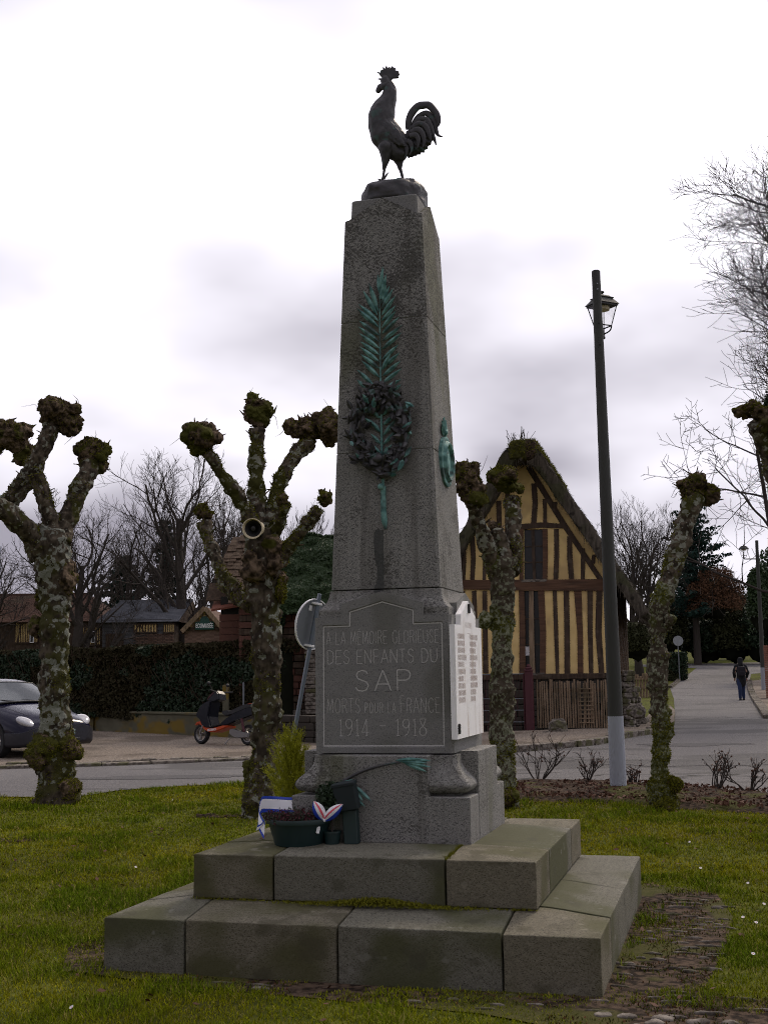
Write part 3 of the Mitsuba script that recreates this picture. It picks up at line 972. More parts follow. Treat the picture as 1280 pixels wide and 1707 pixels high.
RIGHTL = [(372, 22, 348, 165), (335, 65, 345, 185), (395, 65, 350, 205), (390, 130, 350, 215), (408, 135, 352, 245), (435, 155, 355, 275), (450, 200, 356, 315), (447, 255, 356, 350), (458, 290, 356, 395), (470, 330, 358, 430), (487, 378, 358, 475), (492, 428, 358, 525), (466, 500, 360, 590), (480, 550, 362, 640), (480, 600, 363, 690), (487, 650, 366, 730), (484, 715, 380, 765), (480, 745, 425, 785),
          (410, 880, 362, 935), (440, 930, 365, 995), (455, 960, 366, 1060), (475, 1010, 366, 1115), (425, 1115, 366, 1175), (395, 850, 360, 890)]
for tx, ty, bx, by in LEFT + RIGHTL:
    a, b = np.array(z4(bx, by)), np.array(z4(tx, ty))
    L = np.hypot(*(b - a)); ang = math.atan2(b[1] - a[1], b[0] - a[0])
    put(PALM, 'leaflet', on_face(leaf(L, .018 + .013 * min(L, .2) / .2, .006, .8), a[0], a[1], ang, .014, RNG.uniform(.05, .2)), 'm_verdigris', 30)
a, b = np.array(z4(365, 660)), np.array(z4(420, 572))
put(PALM, 'leaflet', on_face(leaf(.115, .03, .008, .9), a[0], a[1], math.atan2(b[1] - a[1], b[0] - a[0]), .04, .2), 'm_verdigris', 30, label='bent leaflet sticking out paler than the rest')

WRE = thing('bronze_wreath', 'dark bronze leaf wreath hung over the palm branch', 'wreath')
rng = np.random.default_rng(21)
ring = []
for t in np.linspace(0, 2 * PI, 41): ring.append(z4(345 + 158 * math.cos(t), 1035 + 235 * math.sin(t)))
put(WRE, 'ring', tube([MO + MU * u + MW * z - MV * (W(z) + .034) for u, z in ring], .026, 8), 'm_bronze', True)
for i in range(270):
    t = rng.uniform(0, 2 * PI); r = rng.uniform(.62, 1.24)
    u, z = z4(358 + 160 * r * math.cos(t), 1035 + 235 * r * math.sin(t))
    tang = math.atan2(-235 * math.cos(t), -148 * math.sin(t)) if rng.random() < .5 else rng.uniform(0, 2 * PI)
    green = (math.cos(t) > .6 and r > 1.16) or rng.random() < .03
    put(WRE, 'leaf', on_face(leaf(rng.uniform(.045, .085), rng.uniform(.020, .042), .005, .8, rng.uniform(-.1, .5)), u, z, tang + rng.normal() * .6, rng.uniform(.022, .062), rng.uniform(-.2, .7)), 'm_verdigris' if green else 'm_bronze', 30)
u, z = z4(345, 1212)
put(WRE, 'boss', on_face(xf(trimesh.creation.icosphere(2, .5), np.diag([.075, .06, .04])), u, z, 0, .075), 'm_bronze', True)
for (x, y) in ((365, 745), (330, 745), (357, 1380)):
    u, z = z4(x, y)
    put(WRE, 'knot', on_face(trimesh.creation.icosphere(2, .02), u, z, 0, .04), 'm_verdigris' if y > 1000 else 'm_bronze', True)

MED = thing('bronze_medallion', 'round green bronze medallion with a small crest on the right face of the obelisk', 'medallion')
SIDE = np.stack([MV, MW, MU], 1)


def on_side(m, v, z, ang, out):
    return xf(m, SIDE @ rz(ang), MO + MV * v + MW * z + MU * (W(z) + out))


mv, mz = onU(743, 770, W(3.0) + .01)
mr = abs(onU(743, 731, W(3.0))[1] - onU(743, 812, W(3.0))[1]) / 2
disc = lathe([(.0001, .012), (.30, .016), (.55, .012), (.62, .012), (.66, .026), (.74, .03), (.80, .022), (.84, .014), (.92, .016), (1.0, .012), (1.0, -.004), (.0001, -.004)], 40)
put(MED, 'disc', on_side(rough(xf(disc, np.diag([mr, mr, 1.3])), .003, 40), mv, mz, 0, .004), 'm_verdigris', 40)
put(MED, 'profile_head', on_side(rough(xf(trimesh.creation.icosphere(3, 1), np.diag([mr * .30, mr * .40, .012])), .004, 30), mv, mz + .01, 0, .018), 'm_verdigris', True)
for k in range(9):
    a_ = PI / 2 + (k - 4) * .30
    put(MED, 'crest_leaf', on_side(xf(leaf(.115 - .008 * abs(k - 4), .030, .008, .8), None, (.012, 0, 0)), mv - .005, mz + mr + .005, a_, .006 + .002 * (k % 2)), 'm_verdigris', 30)
put(MED, 'crest_boss', on_side(xf(trimesh.creation.icosphere(2, .02), None), mv - .005, mz + mr + .03, 0, .014), 'm_verdigris', True)

SPR = thing('bronze_spray', 'fallen bronze branch lying across the foot of the memorial plinth', 'bronze branch')
pz = [onV(x, y, -AP - .03) for x, y in ((556, 1314), (575, 1301), (600, 1288), (630, 1278), (668, 1271))]
put(SPR, 'stem', tube([MO + MU * u + MW * z - MV * (AP + .028) for u, z in spline(pz, 20)], np.linspace(.012, .006, 20), 8), 'm_bronze', True)
for (ax, ay, bx, by) in ((665, 1270, 715, 1272), (668, 1270, 722, 1279), (672, 1271, 714, 1287), (660, 1268, 705, 1265), (682, 1268, 720, 1268), (590, 1311, 612, 1327), (592, 1312, 623, 1338), (590, 1318, 606, 1336), (588, 1330, 610, 1345), (560, 1312, 590, 1299), (572, 1354, 590, 1364)):
    a, b = np.array(onV(ax, ay, -AP - .03)), np.array(onV(bx, by, -AP - .03))
    m = leaf(np.hypot(*(b - a)), .024, .006, .8)
    put(SPR, 'leaf', xf(m, FACE @ rz(math.atan2(b[1] - a[1], b[0] - a[0])) @ ry(-.15), MO + MU * a[0] + MW * a[1] - MV * (AP + .025)), 'm_verdigris', 30)

PLQ = thing('marble_plaque', 'white marble name plaque with a pointed top on the right side of the memorial', 'plaque')
pu = AD + .034


def zs(x, y): return onU(500 + x * .2578, 960 + y * .2578, pu)


ps = [zs(*q) for q in ((1015, 1055), (1176, 1022), (1168, 342), (1150, 336), (1140, 285), (1092, 165), (1046, 232), (1044, 312), (1015, 312))]
pv = [p[0] for p in ps]; pzv = [p[1] for p in ps]
L0, L1 = min(pv), max(pv); mid = (L0 + L1) / 2; zb = (pzv[0] + pzv[1]) / 2; zsh = (pzv[2] + pzv[8]) / 2; zk = pzv[5]; ze = (pzv[4] + pzv[6]) / 2; hw = (pv[4] - pv[6]) / 2
pl = sg.Polygon([(L0, zb), (L1, zb), (L1, zsh), (mid + hw, zsh), (mid + hw, ze), (mid, zk), (mid - hw, ze), (mid - hw, zsh), (L0, zsh)])
slab = extrude(pl, .034)
put(PLQ, 'slab', xf(slab, SIDE, MO + MU * (AD + .002)), 'm_marble')
rng = np.random.default_rng(5)
row = []
plain('m_faded', (.46, .40, .37), .8)
plain('m_iron', (.02, .018, .016), .7)
def mark(v0, v1, z0, z1): row.append(xf(box(v0, v1, z0, z1, 0, .0012), SIDE, MO + MU * (AD + .036)))
nr = 10
for r in range(nr):                                                   # the names are too weathered to read: short worn strokes
    z = zsh - .085 - r * (zsh - zb - .25) / nr
    for c0, nn in ((L0 + .07, 8), (mid + .02, 8)):
        v = c0
        for _ in range(nn + rng.integers(-2, 2)):
            w = rng.uniform(.012, .022)
            mark(v, v + .0045, z, z + .036)
            mark(v + w * .7, v + w * .7 + .004, z + .004, z + .032)
            v += w + .009
for k in range(8): mark(mid - .10 + k * .026, mid - .10 + k * .026 + .006, zsh + .0 - .012, zsh + .022)
mark(mid - .05, mid + .05, zsh - .048, zsh - .044)
put(PLQ, 'faded_lettering', cat(row), 'm_faded', kind='stuff')
for v, z in ((mid, zsh + .11), (L0 + .035, zb + .06)):
    put(PLQ, 'iron_clip', xf(box(-.011, .011, -.03, .03, 0, .014, .004), SIDE, MO + MU * (AD + .036) + MV * v + MW * z), 'm_iron')

# ------------------------------------------------------------------ bronze rooster
ROO = thing('rooster_statue', 'dark bronze crowing rooster standing on a rock on top of the memorial', 'rooster statue')
KR = .1875 * 7.95 / FOC


def zr(X, Y):
    u, z = onV(560 + X * .1875, 80 + Y * .1875, 0)
    return np.array([u, 0, z])


def hullchain(chain, segs=24):
    out = []
    S = [m3.Manifold.sphere(r, segs).translate(tuple(p)) for p, r in chain]
    for a, b in zip(S[:-1], S[1:]): out.append(m3.Manifold.batch_hull([a, b]))
    return out


def blend(parts, size, it=12, ysc=1.0):
    m = m3.Manifold.batch_boolean(parts, m3.OpType.Add).refine_to_length(size)
    t = trimesh.Trimesh(m.to_mesh().vert_properties[:, :3], m.to_mesh().tri_verts, process=True)
    trimesh.smoothing.filter_taubin(t, iterations=it)
    v = np.array(t.vertices); v[:, 1] *= ysc
    return tm(v, t.faces)


def cr(pts): return [(zr(x, y), r * KR) for x, y, r in pts]


def feathery(m, amp, seed, fr=(26, 55, 11)):
    v = np.array(m.vertices); n = np.array(m.vertex_normals)
    f = meshkit.fbm(v * np.array(fr) + np.sin(v[:, 2:] * 50) * .3, 3, seed) - .5
    return tm(v + n * (f * 2 * amp)[:, None], m.faces)


parts = hullchain(cr([(440, 285, 46), (468, 335, 56), (480, 390, 64), (462, 460, 80), (424, 530, 106), (405, 600, 128), (405, 690, 124), (432, 770, 130), (470, 850, 108), (530, 925, 78)]))
parts += hullchain(cr([(405, 680, 122), (520, 800, 106), (595, 855, 74), (640, 860, 60)])) + hullchain(cr([(530, 925, 78), (585, 940, 55), (590, 975, 30)]))
body = feathery(blend(parts, .012, 14, .78), .006, 3)
put(ROO, 'body', mloc(body), 'm_bronze', True)
for k, (pts, dy) in enumerate((([(455, 900, 70), (455, 985, 44), (447, 1045, 27), (440, 1085, 16)], -.035), ([(540, 940, 62), (552, 1005, 32), (556, 1050, 18)], .035))):
    t = blend(hullchain(cr(pts)), .01, 8)
    put(ROO, 'thigh', mloc(xf(feathery(t, .004, 9 + k), None, (0, dy, 0))), 'm_bronze', True)
legs = [([(443, 1075, 15), (437, 1130, 12), (424, 1192, 13)], -.035, [((424, 1192), (385, 1200)), ((424, 1192), (450, 1200)), ((440, 1178), (482, 1118))]),
        ([(552, 1030, 17), (570, 1090, 14), (592, 1192, 14)], .035, [((592, 1192), (555, 1200)), ((592, 1192), (622, 1200)), ((588, 1165), (612, 1180))])]
for pts, dy, toes in legs:
    P = [zr(x, y) + [0, dy, 0] for x, y, r in pts]; R = [r * KR for _, _, r in pts]
    ms = [tube(spline(np.array(P), 10), np.interp(np.linspace(0, 1, 10), [0, .5, 1], R), 10)]
    for a, b in toes: ms.append(tube([zr(*a) + [0, dy, 0], (zr(*a) + zr(*b)) / 2 + [0, dy, .004], zr(*b) + [0, dy, 0]], [10 * KR, 9 * KR, 3 * KR], 8))
    ms.append(tube([P[-1], P[-1] + [-.02, -.045, -.004]], [10 * KR, 4 * KR], 8))
    put(ROO, 'leg', mloc(cat(ms)), 'm_bronze', True)


def fan(pts, dy=0.0, flat_=.45, sides=10):
    P = np.array([np.append(zr(x, y), r * KR) for x, y, r in pts])
    S = spline(P, 26)
    t = tube(np.zeros((26, 3)) + S[:, :3], S[:, 3], sides)
    v = np.array(t.vertices); v[:, 1] = v[:, 1] * flat_ + dy
    return tm(v, t.faces)


plume = blend(hullchain(cr([(640, 830, 52), (700, 760, 78), (765, 715, 92), (805, 790, 72), (735, 860, 84), (655, 925, 48)])) + hullchain(cr([(700, 760, 78), (735, 860, 84)])), .012, 10, .55)
v = np.array(plume.vertices); n = np.array(plume.vertex_normals)
ang = np.arctan2(v[:, 2] - zr(640, 840)[2], v[:, 0] - zr(640, 840)[0]); rad = np.hypot(v[:, 2] - zr(640, 840)[2], v[:, 0] - zr(640, 840)[0])
put(ROO, 'tail_plumage', mloc(tm(v + n * (.006 * np.sin(ang * 26 + rad * 40))[:, None], plume.faces)), 'm_bronze', True)
for pts, dy in (([(640, 720, 22), (648, 640, 32), (684, 560, 38), (745, 508, 38), (810, 502, 36), (866, 544, 32), (906, 612, 27), (914, 662, 18), (903, 698, 5)], 0),
                ([(680, 680, 22), (728, 598, 26), (790, 566, 27), (842, 596, 28), (870, 650, 26), (884, 720, 22), (905, 764, 13), (942, 776, 4)], .015),
                ([(700, 700, 22), (745, 640, 26), (800, 640, 28), (842, 700, 26), (866, 770, 20), (878, 826, 5)], -.02),
                ([(690, 740, 24), (750, 690, 28), (805, 710, 28), (838, 780, 22), (858, 850, 5)], -.04),
                ([(680, 780, 26), (740, 750, 30), (790, 800, 24), (800, 860, 16), (782, 914, 4)], -.05),
                ([(670, 810, 26), (720, 800, 28), (752, 850, 20), (740, 918, 4)], -.055), ([(650, 850, 26), (680, 870, 24), (690, 920, 14), (668, 975, 4)], -.05),
                ([(630, 880, 26), (645, 920, 20), (640, 960, 12), (620, 1000, 4)], -.04), ([(760, 720, 26), (830, 740, 26), (868, 800, 14), (880, 845, 4)], .03)):
    put(ROO, 'tail_feather', mloc(fan(pts, dy)), 'm_bronze', True)
comb = sg.Polygon([tuple(zr(x, y)[[0, 2]]) for x, y in ((425, 275), (398, 225), (402, 200), (422, 196), (420, 168), (440, 188), (450, 156), (462, 182), (480, 168), (484, 186), (504, 162), (514, 176), (530, 178), (524, 202), (556, 206), (562, 226), (546, 246), (556, 256), (530, 262), (505, 262), (480, 285))]).buffer(.001)
put(ROO, 'comb', mloc(xf(extrude(comb, .02), np.stack([[1, 0, 0], [0, 0, 1], [0, -1, 0]], 1), (0, .01, 0))), 'm_bronze')
put(ROO, 'beak', mloc(cat([tube(spline(np.array([zr(440, 262), zr(405, 238), zr(385, 218), zr(366, 212)]), 8), np.linspace(24, 3, 8) * KR, 8), tube(spline(np.array([zr(430, 298), zr(405, 276), zr(372, 271)]), 8), np.linspace(24, 3, 8) * KR, 8)])), 'm_bronze', True)
put(ROO, 'wattle', mloc(cat([blend(hullchain(cr([(440, 320, 30), (395, 345, 34), (378, 372, 28)])), .008, 6, .6), xf(blend(hullchain(cr([(470, 320, 24), (430, 345, 30), (425, 360, 22)])), .008, 6, .6), None, (0, -.02, 0))])), 'm_bronze', True)
for s in (-1, 1):
    w = blend(hullchain(cr([(420, 700, 55), (470, 740, 75), (540, 810, 62), (600, 870, 30), (630, 892, 8)])), .01, 8, .35)
    put(ROO, 'wing', mloc(xf(feathery(w, .007, 30 + s, (60, 60, 14)), None, (0, s * .052, 0))), 'm_bronze', True)
ztop = zr(500, 1195)[2]; uL, uR = onV(560 + 190 * .1875, 335, -.17)[0], onV(560 + 800 * .1875, 335, -.0)[0]
mound = trimesh.creation.icosphere(4, 1.0)
v = np.array(mound.vertices); v = np.sign(v) * np.abs(v) ** np.array([.55, .95, .75])
zlo = zcap - .045
v = v * [(uR - uL) / 2, .205, (ztop - zlo) / 2] + [(uL + uR) / 2, 0, (ztop + zlo) / 2 - .016]
put(ROO, 'rock', mloc(rough(rough(tm(v, mound.faces), .022, 11, 4), .010, 30, 5)), 'm_bronze', True)

# ------------------------------------------------------------------ flowers at the foot of the memorial
def onZ(px, py, z):
    d = ray(px, py); t = (z - EYE) / d[2]
    return CAM + d * t


pb = onZ(497, 1414, ZPB - .012)
pb = pb + np.array([0, .12, 0])
zt0 = .594
prim = (553 - 445) / 2 * pb[1] / FOC
ph = .158
POT = thing('flower_bowl', 'round dark green plastic flower bowl on the memorial step', 'flower bowl')
put(POT, 'bowl', xf(lathe([(.001, 0), (prim * .70, 0), (prim * .74, .006), (prim * .93, ph - .03), (prim * .93, ph - .028), (prim, ph - .026), (prim * 1.01, ph - .012), (prim, ph), (prim * .93, ph), (prim * .90, ph - .03), (.001, ph - .032)], 48), None, (pb[0], pb[1], zt0)), 'm_potgreen', 30)
dq = np.array([.32, -1.0, 0]); dq /= np.linalg.norm(dq)
put(POT, 'price_tag', xf(box(-.011, .011, -.001, .001, -.02, .02), rz(.62) @ ry(.25), (pb[0] + .60 * prim, pb[1] - .68 * prim, zt0 + .10)), 'm_white')
rng = np.random.default_rng(3)


def sprigs(c, n, rad, h, rng, lean=.6, zlo=0):
    a = rng.uniform(0, 2 * PI, n); r = rad * np.sqrt(rng.random(n))
    P = np.column_stack([c[0] + r * np.cos(a), c[1] + r * np.sin(a), np.full(n, c[2])])
    D = np.column_stack([np.cos(a) * r / rad * lean, np.sin(a) * r / rad * lean, np.ones(n)]) + rng.normal(size=(n, 3)) * .22
    D /= np.linalg.norm(D, axis=1, keepdims=True)
    H = h * rng.uniform(.5, 1, n)
    return P, D, H


HEA = thing('heather_plant', 'faded dark red heather filling the green bowl', 'heather')
P, D, H = sprigs((pb[0] - .03, pb[1] - .02, zt0 + ph - .035), 160, prim * .70, .095, rng, .9)
put(HEA, 'stems', cat([tube([p, p + d * h], [.0025, .0012], 3, False) for p, d, h in zip(P, D, H)]), 'm_twig', kind='stuff')
t = rng.uniform(.35, 1.05, (160, 26))
C = (P[:, None] + D[:, None] * (H[:, None] * t)[..., None]).reshape(-1, 3) + rng.normal(size=(160 * 26, 3)) * .007
m = rng.random(len(C)) < .42
put(HEA, 'blossoms', leaves(C[m], .007, rng, .7), 'm_heather', kind='stuff')
put(HEA, 'foliage', leaves(C[~m], .007, rng, .5), 'm_heathergreen', kind='stuff')


def ribbon(pts, w, axis, colour_w):
    """A strip swept along points; the blue edge and the white field are strips of their own."""
    P = spline(np.array(pts), 30)
    ax = np.asarray(axis, float); ax = ax / np.linalg.norm(ax)
    t = np.gradient(P, axis=0); nrm = np.cross(t, ax); nrm /= np.linalg.norm(nrm, axis=1, keepdims=True) + 1e-9
    out = []
    for lo, hi in colour_w:
        a, b = P + ax * w * lo, P + ax * w * hi
        V = np.vstack([a + nrm * .0006, b + nrm * .0006, b - nrm * .0006, a - nrm * .0006])
        k = len(P); F = []
        for q in range(4):
            s, e = q * k, ((q + 1) % 4) * k
            for i in range(k - 1): F += [(s + i, s + i + 1, e + i + 1), (s + i, e + i + 1, e + i)]
        out.append(tm(V, F))
    return out


RIB = thing('ribbon', 'blue, white and red ribbon with a bow tied round the flower bowl', 'ribbon')
yb = pb[1]
zrim = zt0 + ph


def rp(px, py, dy): return at(px, py, yb + dy)


back = [rp(441, 1384, -.12), rp(431, 1360, -.1), rp(437, 1340, -.02), rp(470, 1341, .08), rp(505, 1343, .09), rp(524, 1352, .05), rp(526, 1366, -.02)]
for strip, mat in zip(ribbon(back, .085, (0.05, .25, 1), ((-.62, -.38), (-.37, .30), (.31, .50))), ('m_ribblue', 'm_ribwhite', 'm_ribblue')): put(RIB, 'band', strip, mat, True)
tail = [rp(441, 1370, -.13), rp(436, 1376, -.15), rp(428, 1381, -.14)]
for strip, mat in zip(ribbon(tail, .03, (.3, -.2, 1), ((-.5, .1), (.12, .5))), ('m_ribwhite', 'm_ribblue')): put(RIB, 'tail', strip, mat, True)
knot = rp(540, 1368, -.12)
for sgn, tip, wd in ((-1, rp(523, 1336, -.13), 9.5), (1, rp(571, 1341, -.16), 8.5)):
    wdt = wd * yb / FOC
    ax_ = tip - knot; L = np.linalg.norm(ax_); ax_ /= L
    sd = np.cross(ax_, [0, -1.0, .25]); sd /= np.linalg.norm(sd); nm = np.cross(sd, ax_)
    if sd[2] > 0: sd = -sd                                            # side that hangs lower
    t_ = np.linspace(0, 1, 16); wp_ = wdt * np.sin(np.clip(t_ * .94 + .03, 0, 1) * PI) ** .6
    for back in (0, 1):
        for mat, f0_, f1_ in (('m_ribblue', .45, 1.0), ('m_ribwhite', -.05, .45), ('m_ribred', -.45, -.05), ('m_ribwhite', -1.0, -.45)):
            rows_ = [[knot + ax_ * L * a_ * (1 - .06 * f * f) + sd * w_ * f + nm * ((.022 - .02 * f * f) * math.sin(a_ * PI) * (1 if back == 0 else -.4) - .012 * back + .01 * a_) for f in np.linspace(f0_, f1_, 5)] for a_, w_ in zip(t_, wp_)]
            Pg = np.array(rows_); r_, c_, _ = Pg.shape
            i_, j_ = np.meshgrid(np.arange(r_ - 1), np.arange(c_ - 1), indexing='ij')
            q_ = np.stack([i_ * c_ + j_, i_ * c_ + j_ + 1, (i_ + 1) * c_ + j_ + 1, (i_ + 1) * c_ + j_], -1).reshape(-1, 4)
            put(RIB, 'bow_loop', tm(Pg.reshape(-1, 3), np.vstack([q_[:, [0, 1, 2]], q_[:, [0, 2, 3]]])), mat, True)
put(RIB, 'knot', xf(trimesh.creation.icosphere(2, .012), None, knot), 'm_ribwhite', True)

TH = thing('golden_conifer', 'bright yellow-green feathery dwarf conifer behind the flower bowl', 'conifer')
tb = onZ(488, 1388, ZPB) + np.array([0, .16, 0])
tb[2] = ZPB - .005
Yt = tb[1]
put(TH, 'pot', xf(lathe([(.001, 0), (.085, 0), (.11, .13), (.117, .13), (.117, .15), (.10, .15), (.098, .13), (.001, .128)], 32), None, tb), 'm_slatebox', 30)
hT = at(478, 1222, Yt)[2] - (tb[2] + .12)
Bp, Bd = [], []
for i in range(150):                                                  # feathery plumes, each a curved spray of short scale leaves
    t = rng.random() ** .75
    a_ = rng.uniform(0, 2 * PI); rr_ = np.interp(t, [0, .15, .45, .8, 1], [.13, .20, .17, .09, .03]) * rng.uniform(.55, 1.12)
    p0 = tb + [-.015 * t, 0, .12 + t * hT * .62]
    tip = tb + [rr_ * math.cos(a_) - .02 * t, rr_ * math.sin(a_), .13 + t * hT * .84 + rng.uniform(.03, .16)]
    s_ = np.linspace(.25, 1, 34)[:, None]
    q_ = p0 + (tip - p0) * s_ + np.array([0, 0, -.03]) * np.sin(s_ * PI)
    Bp.append(np.repeat(q_, 3, 0)); dd = (tip - p0) / np.linalg.norm(tip - p0)
    Bd.append(np.repeat(dd[None], 34 * 3, 0))
Bp, Bd = np.vstack(Bp), np.vstack(Bd)
Bd = Bd + rng.normal(size=Bd.shape) * .42; Bd /= np.linalg.norm(Bd, axis=1, keepdims=True)
Bp = Bp + rng.normal(size=Bp.shape) * .006
put(TH, 'foliage', blades(Bp, Bd, rng.uniform(.014, .036, len(Bp)), np.full(len(Bp), .0032), rng, .15), 'm_thuja', kind='stuff')
put(TH, 'stem', tube([tb + [0, 0, .12], tb + [-.02, 0, .12 + hT * .8]], [.012, .004], 6), 'm_twig')

SHB = thing('small_dark_shrub', 'small dark evergreen potted shrub at the foot of the plinth', 'shrub')
_su, _sz = onV(553, 1330, -AP - .075); sb = MO + MU * _su - MV * (AP + .075); sb[2] = ZPB - .005
put(SHB, 'pot', xf(lathe([(.001, 0), (.040, 0), (.050, .07), (.054, .07), (.054, .08), (.001, .07)], 28), None, sb), 'm_potgreen', 30)
C = np.array([*sb[:2], _sz]) + rand_dirs(2400, rng) * (rng.random((2400, 1)) ** .4) * [.085, .05, .085] * (1 + .14 * rng.normal(size=(2400, 1)))
put(SHB, 'stem', tube([sb + [0, 0, .05], C.mean(0)], .006, 6), 'm_twig')
put(SHB, 'foliage', leaves(C, .013, rng, .55), 'm_ivy_dark', kind='stuff')

BOX = thing('grey_square_pot', 'tilted square slate-grey planter leaning against the plinth beside the bronze branch', 'planter')
c = np.array([*onV(577, 1328, -AP - .09), 0])
m = box(-.066, .066, -.035, .035, -.08, .08, .006)
put(BOX, 'planter', xf(m, MM @ ry(-.16) @ rx(.12), MO + MU * c[0] + MW * c[1] - MV * (AP + .085)), 'm_slatebox')
put(BOX, 'rim', xf(box(-.071, .071, -.04, .04, .062, .083, .004), MM @ ry(-.16) @ rx(.12), MO + MU * c[0] + MW * c[1] - MV * (AP + .085)), 'm_slatebox')
put(BOX, 'foot', xf(box(-.042, .042, -.03, .03, -.275, -.08, .004), MM @ ry(-.05), MO + MU * (c[0] + .01) + MW * c[1] - MV * (AP + .055)), 'm_potgreen')

LF = thing('fallen_leaf', 'single curled brown leaf lying on the upper memorial step', 'leaf')
p = onZ(432, 1400, .60)
put(LF, 'blade', xf(leaf(.05, .03, .002, .6, .5), rz(.4), p + [0, 0, .002]), 'm_deadleaf')

# ------------------------------------------------------------------ pollarded trees
def moss_on(mesh, n, rng, seed, thr=.47, h=(.015, .035), up=-.05, w=.011):
    P, Nn = sample(mesh, n, rng)
    k = (Nn[:, 2] > up) & (meshkit.fbm(P * 3.3, 3, seed) > thr)
    P, Nn = P[k], Nn[k]
    D = Nn + rng.normal(size=P.shape) * .55; D /= np.linalg.norm(D, axis=1, keepdims=True)
    return blades(P - Nn * .004, D, rng.uniform(*h, len(P)), np.full(len(P), w), rng, .3)


def pollard(label, Y, trunk, limbs, burls, seed, kr=.84, group='pollarded trees round the green', bark='m_bark'):
    """trunk: (px, py, half width in px); limbs: (depth at the tip, points, knobs); a knob is (px, py, rx, ry)."""
    T = thing('pollarded_tree', label, 'tree', group)
    rng = np.random.default_rng(seed)
    s = Y / FOC
    g = float(ground_z(0, Y))
    P = spline(np.array([[*at(x, y, Y), r * s * .88] for x, y, r in trunk]), 130)
    P[0, 2] = min(P[0, 2], g - .08)
    tr = tube(P[:, :3], P[:, 3], 44)
    tr = rough(rough(rough(tr, .06, 3.2, seed), .05, 8, seed + 4), .035, 18, seed + 1)
    put(T, 'trunk', tr, bark, True)
    moss = [moss_on(tr, 9000, rng, seed, .60, up=-.4)]
    lowz = g + .75
    Pm, Nm = sample(tr, 9000, rng); k = (Pm[:, 2] < lowz) & (meshkit.fbm(Pm * 4, 3, seed + 5) > .42)
    D = Nm[k] + rng.normal(size=(k.sum(), 3)) * .5; D /= np.linalg.norm(D, axis=1, keepdims=True)
    moss.append(blades(Pm[k] - Nm[k] * .004, D, rng.uniform(.015, .035, k.sum()), np.full(k.sum(), .011), rng))
    for (x, y, rx, ry, dy) in burls:
        b = trimesh.creation.icosphere(4, 1.0)
        b = xf(b, np.diag([rx * s, (rx + ry) / 2 * s, ry * s]), at(x, y, Y + dy))
        b = rough(rough(b, .11, 4.5, seed + int(x)), .045, 14, seed + 2)
        put(T, 'burl', b, 'm_knob' if y > 1200 or seed < 300 else bark, True)
        if y > 1200 or seed < 300: moss.append(moss_on(b, 2200, rng, seed + 7, .42 if y > 1200 else .52, up=-.5))
    for li, (dy, pts, knobs) in enumerate(limbs):
        n = len(pts)
        Q = spline(np.array([[*at(x, y, Y + dy * i / max(n - 1, 1)), r * s] for i, (x, y, r) in enumerate(pts)]), 60)
        m = rough(rough(rough(tube(Q[:, :3], Q[:, 3] * kr, 26), .04, 5, seed + li), .034, 11, seed + 20 + li), .018, 24, seed + 40 + li)
        k = put(T, 'limb', m, 'm_limb', True)
        moss.append(moss_on(m, 2600, rng, seed + li, .52, up=-.2))
        short = []
        for _ in range(7):
            q = Q[rng.integers(8, 58)]; d = rand_dirs(1, rng)[0]; d[2] = abs(d[2])
            short.append(tube([q[:3] + d * q[3] * .6, q[:3] + d * (q[3] + rng.uniform(.02, .08))], [.012, .005], 5))
        for (x, y, rx, ry) in knobs:
            b = trimesh.creation.icosphere(5 if rx > 24 else 4, 1.0)
            c = at(x, y, Y + dy)
            b = xf(b, np.diag([rx * s, (rx + ry) / 2 * s, ry * s]) * .88, c)
            b = rough(rough(rough(b, .22, 3.6, seed + int(x)), .085, 8, seed + int(y)), .034, 20, seed + 3)
            put(k, 'knob', b, 'm_knob', True)
            moss.append(moss_on(b, 5200, rng, seed + 11 + int(x), .42, (.008, .020), .20, .016))
            SP, SN = sample(b, 34, rng)
            for p, q in zip(SP, SN):
                if q[2] > -.35:
                    L = rng.uniform(.01, .055)
                    short.append(tube([p - q * .02, p + (q + rng.normal(size=3) * .4) * L], [rng.uniform(.008, .02), .004], 6))
            for p, q in list(zip(SP, SN))[:2]:
                short.append(tube(np.array([p, p + q * .09 + [0, 0, .02], p + q * .16 + rng.normal(size=3) * .07]), [.004, .003, .0015], 4))
        put(k, 'shoot_stub', cat(short), 'm_knob', kind='stuff')
    put(T, 'moss', cat(moss), 'm_moss', kind='stuff')
    return T


